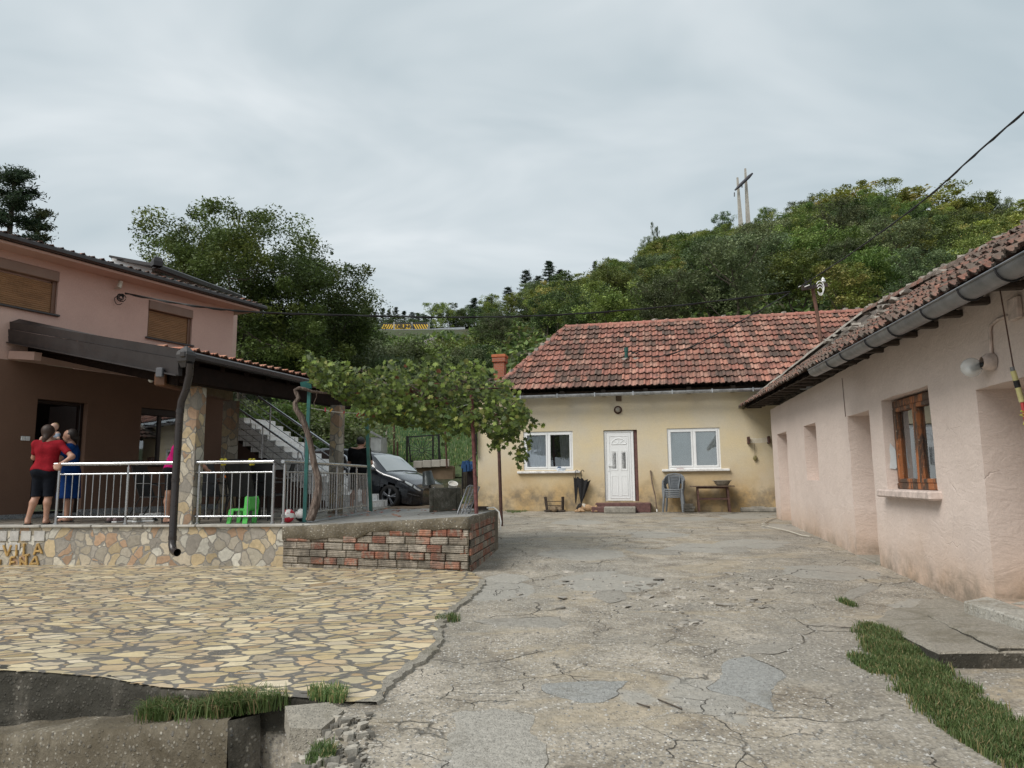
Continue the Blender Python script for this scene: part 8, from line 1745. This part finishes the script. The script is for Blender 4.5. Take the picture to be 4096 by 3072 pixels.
def person(label, loc, rz, J, H0=1.0, shirt=None, legs=None, hair=None, shoes=None, skin=SKIN, sex='f', hcol=(.02, .014, .01), child=False, facing=(0, -1)):
    """J: joints; local frame faces -y, left is +x"""
    t = thing('person', label, 'person', loc, rz); B = {'head': (0, -.02, 1.535), 'neck': (0, 0, 1.40), 'chest': (0, 0, 1.24), 'waist': (0, 0, 1.04), 'hipL': (.085, 0, .90), 'hipR': (-.085, 0, .90), 'shL': (.165, 0, 1.345), 'shR': (-.165, 0, 1.345), 'elL': (.23, .03, 1.08), 'elR': (-.23, .03, 1.08), 'wrL': (.22, -.08, .86), 'wrR': (-.22, -.08, .86), 'knL': (.10, -.02, .49), 'knR': (-.10, -.02, .49), 'anL': (.10, .02, .085), 'anR': (-.10, .02, .085)}
    B.update({a: v for a, v in J.items() if a[:2] not in ('hd', 'ft')}); B = {a: V3(v) * H0 for a, v in B.items()}; g = H0; m = sex == 'm'; w_ = 1.12 if m else 1.0
    nk, chs, wa, hL, hR, hd = B['neck'], B['chest'], B['waist'], B['hipL'], B['hipR'], B['head']; fx, fy = facing; f = V3((fx, fy, 0)); s = V3((-fy, fx, 0))
    torso = [(B['shL'], B['shR'], .062 * g * w_, .062 * g * w_), (chs + V3((.07, 0, 0)) * g, chs - V3((.07, 0, 0)) * g, .105 * g * w_, .105 * g * w_), (chs + V3((.06, 0, 0)) * g, wa + V3((.05, 0, 0)) * g, .105 * g * w_, .10 * g * w_), (chs - V3((.06, 0, 0)) * g, wa - V3((.05, 0, 0)) * g, .105 * g * w_, .10 * g * w_), (wa + V3((.05, 0, 0)) * g, hL, .10 * g * w_, .115 * g), (wa - V3((.05, 0, 0)) * g, hR, .10 * g * w_, .115 * g), (hL, hR, .112 * g, .112 * g), (hL + V3((0, .045, -.02)) * g, hR + V3((0, .045, -.02)) * g, .095 * g, .095 * g)]
    if sex == 'f' and not child: torso += [(chs + s * .07 * g + f * .07 * g, chs + s * .065 * g + f * .075 * g, .06, .06), (chs - s * .07 * g + f * .07 * g, chs - s * .065 * g + f * .075 * g, .06, .06)]
    arms = {}; lg = {}
    for q in 'LR':
        arms[q] = [(B['sh' + q], B['el' + q], .052 * g * w_, .040 * g * w_), (B['el' + q], B['wr' + q], .040 * g * w_, .026 * g)]; hp = B['hip' + q]
        kn, an = B['kn' + q], B['an' + q]; cf = kn.lerp(an, .32) + V3((0, .018, 0)) * g; lg[q] = [(hp, kn, .098 * g, .060 * g), (kn, cf, .056 * g, .056 * g), (cf, an, .056 * g, .036 * g)]
    feet = []
    for q in 'LR':
        an = B['an' + q]; fd = J.get('ft' + q, (0, -1, 0)); fd = V3(fd); feet += [(an + V3((0, 0, -.045)) * g - fd * .03 * g, an + V3((0, 0, -.055)) * g + fd * .10 * g, .034 * g, .030 * g), (an + V3((0, 0, -.055)) * g + fd * .10 * g, an + V3((0, 0, -.063)) * g + fd * .15 * g, .030 * g, .020 * g), (an, an + V3((0, 0, -.04)) * g, .034 * g, .034 * g)]
    hs = g if not child else g * 1.45; hup = (hd - nk).normalized(); hc = hd + V3((0, 0, .02)) * hs
    head = [(hc - f * .0 + V3((0, 0, .03)) * hs, hc - f * -.02 * hs + V3((0, 0, .03)) * hs, .088 * hs, .085 * hs), (hc - f * .02 * hs + V3((0, 0, .035)) * hs, hc + V3((0, 0, .0)) * hs, .092 * hs, .078 * hs), (hc + f * .045 * hs - V3((0, 0, .065)) * hs, hc + f * .015 * hs - V3((0, 0, .02)) * hs, .042 * hs, .066 * hs), (hc + f * .085 * hs + V3((0, 0, .012)) * hs, hc + f * .105 * hs - V3((0, 0, .022)) * hs, .010 * hs, .014 * hs), (hc + s * .088 * hs, hc + s * .09 * hs - V3((0, 0, .03)) * hs, .014 * hs, .011 * hs), (hc - s * .088 * hs, hc - s * .09 * hs - V3((0, 0, .03)) * hs, .014 * hs, .011 * hs), (hc + f * .085 * hs - V3((0, 0, .055)) * hs + s * .018 * hs, hc + f * .085 * hs - V3((0, 0, .055)) * hs - s * .018 * hs, .009 * hs, .009 * hs), (nk, hc - V3((0, 0, .05)) * hs, .050 * g * w_, .048 * g * w_), (nk, chs, .055 * g, .09 * g)]
    hands = []
    for q in 'LR':
        d_, pn_, cu, ts = J.get('hd' + q, ((B['wr' + q] - B['el' + q]).normalized(), (0, -1, 0), .5, 1)); hands += hand(B['wr' + q], d_, pn_, g * .76 if not child else g * 1.1, cu, ts)
    sk = lambda P, dr: [(a, b, ra + dr, rb + dr) for a, b, ra, rb in P]
    sdf_part('body', torso + arms['L'] + arms['R'] + lg['L'] + lg['R'] + feet + head + hands, skin, t, .009, .012)
    ey = MB(); ey.ball(hc + f * .078 * hs + s * .032 * hs + V3((0, 0, .012)) * hs, .0115 * hs, 6); ey.ball(hc + f * .078 * hs - s * .032 * hs + V3((0, 0, .012)) * hs, .0115 * hs, 6); tag(ey.build('eyes', M['black'], t, world=False), kind='stuff')
    mo = MB(); mo.tube([hc + f * .094 * hs - V3((0, 0, .055)) * hs + s * q_ * hs for q_ in (-.02, 0, .02)], .006 * hs, 5); mo.build('mouth', M['lip_red'], t, world=False)
    if shirt:
        sleeves = []
        for q in 'LR':
            a, e = B['sh' + q], B['el' + q]; sleeves.append((a, a.lerp(e, shirt.get('sleeve', .55)), .060 * g * w_, .056 * g * w_))
        hem = shirt['hem'] * g; nz = nk.z - .005 * g
        sdf_part('shirt', sk(torso, .014 * g) + sleeves, shirt['m'], t, .011, .016, lambda x, y, z: np.maximum(hem - z + .02 * np.sin(x * 16), z - nz - .3 * np.abs(x) ** 1.3))
    if legs:
        hm = legs['hem'] * g; P = sk(torso[4:], .010 * g) + [(a, b, ra + .016 * g, rb + legs.get('flare', .022) * g) for q in 'LR' for a, b, ra, rb in lg[q]]
        if legs.get('skirt'): P += [(hL, hR, .15 * g, .15 * g), ((hL + hR) / 2, V3(((hL.x + hR.x) / 2, (hL.y + hR.y) / 2, hm)), .17 * g, .20 * g)]
        sdf_part(legs.get('nm', 'shorts'), P, legs['m'], t, .011, .014, lambda x, y, z: np.maximum(hm - z, z - legs.get('top', 1.02) * g))
    if hair:
        P = [(hc - f * .03 * hs + V3((0, 0, .045)) * hs, hc - f * .02 * hs + V3((0, 0, .03)) * hs, .100 * hs, .102 * hs)]
        if hair == 'pony': P += [(hc - f * .05 * hs - V3((0, 0, .01)) * hs, hc - f * .085 * hs - V3((0, 0, .09)) * hs, .075 * hs, .048 * hs), (hc - f * .085 * hs - V3((0, 0, .09)) * hs, hc - f * .10 * hs + s * .04 - V3((0, 0, .22)) * hs, .042 * hs, .022 * hs)]
        if hair == 'bun': P += [(hc - f * .05 * hs - V3((0, 0, .01)) * hs, hc - f * .07 * hs - V3((0, 0, .03)) * hs, .07 * hs, .06 * hs), (hc - f * .12 * hs - V3((0, 0, .03)) * hs, hc - f * .13 * hs - V3((0, 0, .05)) * hs, .04 * hs, .035 * hs)]
        fz = .30 if hair == 'short' else .0
        sdf_part('hair', P, simple('hair', hcol, .6, 0, .35, 30), t, .009, .012, lambda x, y, z: np.minimum(((x - hc.x) * fx + (y - hc.y) * fy) - (.045 * hs) + .0 * z, (hc.z + .055 * hs) - z) if hair != 'short' else np.maximum(np.minimum(((x - hc.x) * fx + (y - hc.y) * fy) - .03 * hs, (hc.z + .06 * hs) - z), hc.z - .03 * hs - z))
    if shoes:
        for q in 'LR':
            an = B['an' + q]; fd = V3(J.get('ft' + q, (0, -1, 0))); mb = MB()
            if shoes == 'flip': mb.bar(an + V3((0, 0, -.082)) * g - fd * .075 * g, an + V3((0, 0, -.085)) * g + fd * .19 * g, .085 * g, .022 * g, bev=.01); mb.tube([an + V3((.04, 0, -.07)) * g + fd * .06 * g, an + V3((0, 0, -.035)) * g + fd * .12 * g, an + V3((-.04, 0, -.07)) * g + fd * .06 * g], .010, 5); mb.build('flip_flop', M['rubber'], t, world=False)
            else: sdf_part('sneaker', [(an + V3((0, 0, -.04)) * g - fd * .03, an + V3((0, 0, -.045)) * g + fd * .12, .048, .044), (an + V3((0, 0, -.045)) * g + fd * .12, an + V3((0, 0, -.05)) * g + fd * .17, .044, .034), (an, an + V3((0, 0, -.03)), .046, .05)], simple('sneaker_cloth', (.40, .40, .38), .7, 0, .6, 60), t, .010, .012)
    return t
M['lip_red'] = simple('lips', (.25, .07, .06), .5)
def on_floor(px, py, z): p = G(px, py, z); return (p.x, p.y, z)
fz_ = zf - .0
p = D(42.5, 521, 12.25)
person('woman in a red T-shirt and black knee shorts seen from behind at the doorway', (p.x, 12.25, fz_), math.pi + R(12), {'elR': (-.42, .10, 1.13), 'wrR': (-.27, .15, 1.0), 'hdR': ((.45, .25, -.8), (0, 1, 0), .6, 1), 'elL': (.25, -.12, 1.12), 'wrL': (.16, -.34, 1.20), 'hipL': (.10, 0, .90), 'hipR': (-.06, 0, .90), 'knL': (.13, -.03, .49), 'anL': (.20, .06, .085), 'knR': (-.06, -.01, .49), 'anR': (-.05, 0, .085), 'ftL': (.2, -.98, 0), 'shL': (.18, 0, 1.34), 'shR': (-.18, 0, 1.34), 'head': (.03, -.05, 1.52)}, 1.0, {'m': cloth('red_cotton', (.25, .012, .02)), 'hem': .90, 'sleeve': .62}, {'m': cloth('black_shorts', (.010, .012, .018)), 'hem': .46, 'flare': .016}, 'pony', 'flip', hcol=(.035, .018, .012))
p = D(67, 514, 13.0)
person('woman in a blue polo dress looking left and holding a child in the doorway', (p.x, 13.0, fz_), R(-70), {'elL': (.22, -.14, 1.12), 'wrL': (.08, -.32, 1.12), 'hdL': ((-.7, -.4, .3), (0, .3, 1), .5, 1), 'elR': (-.22, -.12, 1.10), 'wrR': (-.05, -.34, 1.05), 'hdR': ((.8, -.4, .2), (0, .3, 1), .5, 1), 'head': (0, -.04, 1.535)}, .98, {'m': cloth('blue_cotton', (.008, .05, .20)), 'hem': .86, 'sleeve': .6}, {'m': cloth('blue_skirt', (.006, .035, .15)), 'hem': .42, 'skirt': 1, 'nm': 'skirt'}, 'bun', 'flip', hcol=(.02, .013, .01))
p = D(53, 470, 12.72); zc_ = D(53, 428, 12.72).z
person('small fair haired child in a pale blue shirt held up by the woman in blue', (p.x, 12.68, zc_ - .68), R(-8), {'head': (0, -.02, 1.56), 'neck': (0, 0, 1.32), 'hipL': (.10, 0, .88), 'hipR': (-.10, 0, .88), 'knL': (.16, -.22, .78), 'knR': (-.16, -.22, .78), 'anL': (.14, -.20, .42), 'anR': (-.14, -.20, .42), 'elL': (.28, -.08, 1.12), 'elR': (-.28, -.08, 1.12), 'wrL': (.22, -.28, 1.10), 'wrR': (-.22, -.28, 1.10)}, .43, {'m': cloth('pale_blue_cotton', (.30, .36, .45)), 'hem': .80, 'sleeve': .6}, {'m': cloth('grey_trousers', (.10, .11, .14)), 'hem': .45}, 'short', None, hcol=(.30, .20, .095), child=True, skin=simple('fair_skin', (.52, .33, .25), .55, 0, .1))
p = D(173.5, 520, 12.35)
person('person in a bright pink T-shirt and black shorts leaning behind the downpipe', (p.x, 12.35, fz_), R(75), {'head': (0, -.34, 1.44), 'neck': (0, -.22, 1.36), 'chest': (0, -.10, 1.22), 'waist': (0, 0, 1.04), 'shL': (.16, -.18, 1.31), 'shR': (-.16, -.18, 1.31), 'elL': (.20, -.30, 1.06), 'elR': (-.20, -.30, 1.06), 'wrL': (.16, -.46, .92), 'wrR': (-.16, -.46, .92), 'knL': (.09, .0, .49), 'knR': (-.10, .03, .49), 'anR': (-.10, .05, .085)}, 1.0, {'m': cloth('pink_cotton', (.40, .01, .13)), 'hem': .92, 'sleeve': .5}, {'m': cloth('black_cotton', (.012, .012, .014)), 'hem': .55, 'flare': .012}, 'pony', 'flip')
p = D(358.5, 508, 17.6)
person('man in a black T-shirt and khaki shorts with his back turned beside the parked car', (p.x, 17.6, .885), math.pi + R(-18), {'head': (0, -.07, 1.52), 'shL': (.20, 0, 1.37), 'shR': (-.20, 0, 1.37), 'elL': (.27, -.02, 1.08), 'wrL': (.14, -.25, 1.14), 'hdL': ((-.5, -.7, .3), (0, .2, 1), .6, 1), 'elR': (-.27, -.04, 1.08), 'wrR': (-.10, -.28, 1.12), 'hdR': ((.4, -.8, .3), (0, .2, 1), .6, 1), 'knL': (.12, -.02, .49), 'anL': (.16, .04, .085), 'anR': (-.10, -.08, .085), 'knR': (-.10, -.08, .49)}, 1.07, {'m': cloth('black_tshirt', (.008, .008, .009)), 'hem': .84, 'sleeve': .7}, {'m': cloth('khaki_cotton', (.075, .07, .055)), 'hem': .48, 'flare': .04}, 'short', 'sneaker', sex='m', hcol=(.012, .01, .009))
def sling_chair():
    t = thing('garden_chair', 'x', 'chair'); mb = MB()
    for s in (-1, 1): mb.tube([(s * .25, .34, 0), (s * .25, .10, .42), (s * .25, .22, .75), (s * .25, .30, 1.06)], .012, 6)
    mb.tube([(-.25, .30, 1.06), (.25, .30, 1.06)], .012, 6); mb.build('back_frame', M['blackmetal'], t)
    mb = MB(); mb.hexa([(-.24, .10, .44), (.24, .10, .44), (.24, .115, .43), (-.24, .115, .43), (-.24, .285, 1.04), (.24, .285, 1.04), (.24, .30, 1.04), (-.24, .30, 1.04)]); mb.build('backrest', M['mesh'], t)
    mb = MB(); mb.box((0, -.10, .43), (.50, .44, .02), None, .008); mb.build('seat', M['mesh'], t)
    for s in (-1, 1):
        mb = MB(); mb.tube([(s * .25, -.30, 0), (s * .25, -.27, .43), (s * .25, .10, .43)], .012, 6); mb.build('front_leg', M['blackmetal'], t); mb = MB(); mb.tube([(s * .27, -.27, .43), (s * .28, -.25, .62), (s * .28, -.05, .66), (s * .27, .19, .66)], .013, 6); mb.build('armrest', M['blackmetal'], t)
    return t
ch0 = sling_chair(); spots = [(153, 12.7, 90, 'black sling chair beside the person in pink'), (216, 13.0, 75, 'black sling chair just right of the front column'), (246, 12.8, -15 + 180, 'black sling chair with its back to the railing, left of the pair'), (265, 13.0, 170, 'black sling chair with its back to the railing, right of the pair'), (243, 15.0, 5, 'black sling chair at the far side of the dark table'), (277, 14.2, -80, 'black sling chair at the right end of the dark table')]
for i, (px, Y_, a, lb) in enumerate(spots):
    c = ch0 if i == 0 else copytree(ch0); p = D(px, 500, Y_); c.location = (p.x, Y_, fz_); c.rotation_euler = (0, 0, R(a)); tag(c, lb, 'chair', 'black sling chairs on the terrace')
p = D(247, 500, 13.9); tb = thing('terrace_table', 'long dark table between the black sling chairs on the terrace', 'table', (p.x, 13.9, fz_), R(-8)); mb = MB(); mb.box((0, 0, .735), (1.5, .85, .025), None, .008); mb.build('tabletop', M['cglass'], tb, world=False)
for sx in (-1, 1):
    for sy in (-1, 1): mb = MB(); mb.tube([(sx * .66, sy * .36, 0), (sx * .60, sy * .33, .35), (sx * .68, sy * .38, .72)], .018, 6); mb.build('leg', M['blackmetal'], tb, world=False)
p2 = D(229, 480, 13.8); mb = MB(); mb.box((p2.x, 13.75, fz_ + .775), (.14, .09, .05), None, .015); tag(mb.build('orange_box', simple('orange_plastic', (.65, .17, .02), .4)), 'small orange box lying on the dark terrace table', 'box')
for px, lb in ((223.5, 'left'), (252, 'right')):
    c_ = D(px, 462, 12.2); mb = MB()
    for dx, dz, r_ in ((-.03, .03, .035), (.03, .035, .03), (.02, -.03, .03), (-.02, -.04, .025)): mb.ball(c_ + V3((dx, 0, dz)), r_, 6)
    tag(mb.build('yellow_ornament', simple('yellow_plastic', (.50, .42, .03), .4)), lb + ' one of two small yellow ornaments above the chairs behind the railing', 'ornament')
c_ = D(246, 522, 12.0); gs_ = thing('child_chair', 'small bright green plastic child chair behind the front railing', 'chair', (c_.x, 12.0, fz_), R(-12)); Gm = M['plasticgreen']
mb = MB(); mb.box((-.08, 0, .22), (.30, .28, .035), None, .015); mb.build('seat', Gm, gs_, world=False)
for s in (-1, 1): mb = MB(); mb.hexa([(-.26, s * .14 - .015, 0), (-.20, s * .14 - .015, 0), (-.20, s * .14 + .015, 0), (-.26, s * .14 + .015, 0), (-.23, s * .13 - .015, .22), (-.14, s * .13 - .015, .22), (-.14, s * .13 + .015, .22), (-.23, s * .13 + .015, .22)]); mb.build('front_leg', Gm, gs_, world=False)
mb = MB(); prof = [(.02, 0), (.10, 0), (.13, .22), (.14, .36), (.12, .43), (.08, .445), (.05, .42), (.045, .3), (.03, .2)]
for s in (-.14, .13): k = len(prof); mb.add([(x, s, z) for x, z in prof] + [(x, s + .02, z) for x, z in prof], [tuple(range(k)), tuple(reversed(range(k, 2 * k)))] + [(i, (i + 1) % k, k + (i + 1) % k, k + i) for i in range(k)])
mb.box((.10, 0, .33), (.025, .27, .20), None, .01); mb.build('backrest', Gm, gs_, world=False)
def ballmat(name, c, s): h = H(name, .35); v = h.vor(s, 'F1', None, .3); g = h.sep(v.outputs['Color']); h.base(h.mix(h.ramp(g[0], (.44, 0), (.46, 1)), (.72, .72, .70), c)); return h.m
for px, c, nm, lb in ((288.4, (.50, .02, .04), 'football', 'red and white checkered football by the right railing'), (301.5, (.015, .015, .018), 'football', 'black and white football beside the vine trunk')):
    c_ = D(px, 514.6, 12.0 if px < 295 else 12.25); b_ = MB(); b_.smooth = True; b_.ball((0, 0, 0), .112, 14); o = b_.build(nm, ballmat(nm, c, 14 if px < 295 else 9), None); o.location = (c_.x, c_.y, fz_ + .112); tag(o, lb, 'ball')
def shoe(px, py, Y_, c, lb, a=0, hgt=.09):
    p = D(px, py, Y_); t = thing('shoe', lb, 'shoe', (p.x, Y_, fz_), a); m = simple('shoe_upper', c, .7, 0, .3, 30); sdf_part('upper', [(V3((-.08, 0, .05)), V3((.02, 0, .045)), .042, .040), (V3((.02, 0, .045)), V3((.11, 0, .035)), .040, .030)], m, t, .010, .012, lambda x, y, z: np.maximum(.022 - z, z - hgt + .25 * np.maximum(x, -.06))); mb = MB(); mb.box((.015, 0, .013), (.27, .095, .024), None, .01); mb.build('sole', M['white'] if sum(c) > .5 else M['rubber'], t, world=False)
for i, (px, Y_, c, lb, a) in enumerate(((113, 12.6, (.20, .14, .14), 'left mauve shoe near the railing post', 1.3), (118.5, 12.6, (.24, .17, .17), 'right mauve shoe near the railing post', 1.5), (133, 12.75, (.22, .20, .18), 'beige slipper lying sideways by the brown wall', .1), (139, 12.65, (.45, .42, .37), 'pale beige shoe pointing outwards', 1.4), (145, 12.7, (.40, .38, .35), 'second pale shoe right of the beige one', .3), (127, 13.2, (.015, .015, .02), 'black shoe against the granite plinth', .2), (150, 13.1, (.02, .02, .025), 'black shoe in the middle of the shoe row', -.3), (122, 13.1, (.03, .03, .08), 'dark blue shoe next to the door sill', 1.0))): shoe(px, 516, Y_, c, lb, a)
for px, Y_, lb, a in ((146, 14.1, 'white sneaker on the pile under the window', .4), (152, 14.2, 'second white sneaker on the pile under the window', .1), (160, 14.4, 'grey trainer at the right of the shoe row', 1)): shoe(px, 514, Y_, (.55, .55, .54), lb, a)
W = YW
def cat(s, label, mats, curled=False):
    t = thing('cat', label, 'cat', W.pt(s, zg_, .30), math.atan2(W.u.y, W.u.x)); 
    if curled:
        P = [(V3((math.cos(a) * .10, math.sin(a) * .09, .075)), V3((math.cos(a + .6) * .10, math.sin(a + .6) * .09, .075)), .075, .07) for a in [k * .6 for k in range(7)]] + [(V3((-.14, -.06, .09)), V3((-.17, -.08, .08)), .05, .035), (V3((-.13, -.03, .13)), V3((-.13, -.03, .15)), .014, .006), (V3((-.16, -.09, .12)), V3((-.165, -.09, .145)), .014, .006)]
        sdf_part('body', P, mats[0], t, .010, .014); return t
    B = [(V3((-.16, 0, .13)), V3((.05, 0, .11)), .10, .085), (V3((.05, 0, .11)), V3((.20, 0, .09)), .085, .06), (V3((-.16, 0, .13)), V3((-.22, 0, .09)), .10, .08), (V3((.20, 0, .09)), V3((.27, -.03, .12)), .055, .05), (V3((.28, -.03, .125)), V3((.33, -.04, .11)), .048, .028), (V3((.28, -.06, .16)), V3((.285, -.065, .195)), .016, .005), (V3((.28, .0, .16)), V3((.285, .005, .195)), .016, .005), (V3((.16, -.07, .03)), V3((.30, -.09, .022)), .024, .020), (V3((.16, .05, .03)), V3((.28, .06, .022)), .024, .020), (V3((-.18, -.09, .05)), V3((-.06, -.12, .025)), .055, .022), (V3((-.26, 0, .05)), V3((-.32, -.10, .022)), .022, .018), (V3((-.32, -.10, .022)), V3((-.20, -.16, .02)), .018, .014)]
    sdf_part('body', B, mats[1], t, .010, .014); sdf_part('black_rump_fur', [(V3((-.17, 0, .135)), V3((-.10, .01, .145)), .104, .085), (V3((-.16, 0, .13)), V3((-.22, 0, .09)), .104, .086)], mats[0], t, .010, .012, lambda x, y, z: np.maximum(x + .10 + .3 * y, .05 - z)); sdf_part('white_back_fur', [(V3((-.12, 0, .14)), V3((-.04, 0, .13)), .098, .092)], mats[2], t, .010, .012, lambda x, y, z: np.maximum(np.maximum(x + .02 - .3 * y, -.14 - x), .09 - z)); return t
cat(W.hit(600 - 9, 511, .3)[0] - .12, 'calico cat lying with head to the right between stool and step', (FB, FO, FW)); cat(W.hit(557, 511, .3)[0], 'brown cat curled up behind the overturned wooden stool', (simple('brown_fur', (.22, .16, .10), .95, 0, .4, 20, .6, 80),), True)

def fix_labels():
    by = {}
    for o in scene.objects:
        if o.parent is None and o.get('label') and o.get('category'): by.setdefault(o['label'], []).append(o)
    for lb, L_ in by.items():
        if 2 <= len(L_) <= 3:
            L_.sort(key=lambda o: proj(o.location)[0]); w3 = ('leftmost', 'middle', 'rightmost') if len(L_) == 3 else ('left', 'right')
            for w_, o in zip(w3, L_): o['label'] = w_ + ' ' + lb
        elif 4 <= len(L_) <= 14 and len(lb.split()) <= 13:
            L_.sort(key=lambda o: proj(o.location)[0])
            for w_, o in zip('first second third fourth fifth sixth seventh eighth ninth tenth eleventh twelfth thirteenth fourteenth'.split(), L_): o['label'] = lb + ', ' + w_ + ' from left'
fix_labels()
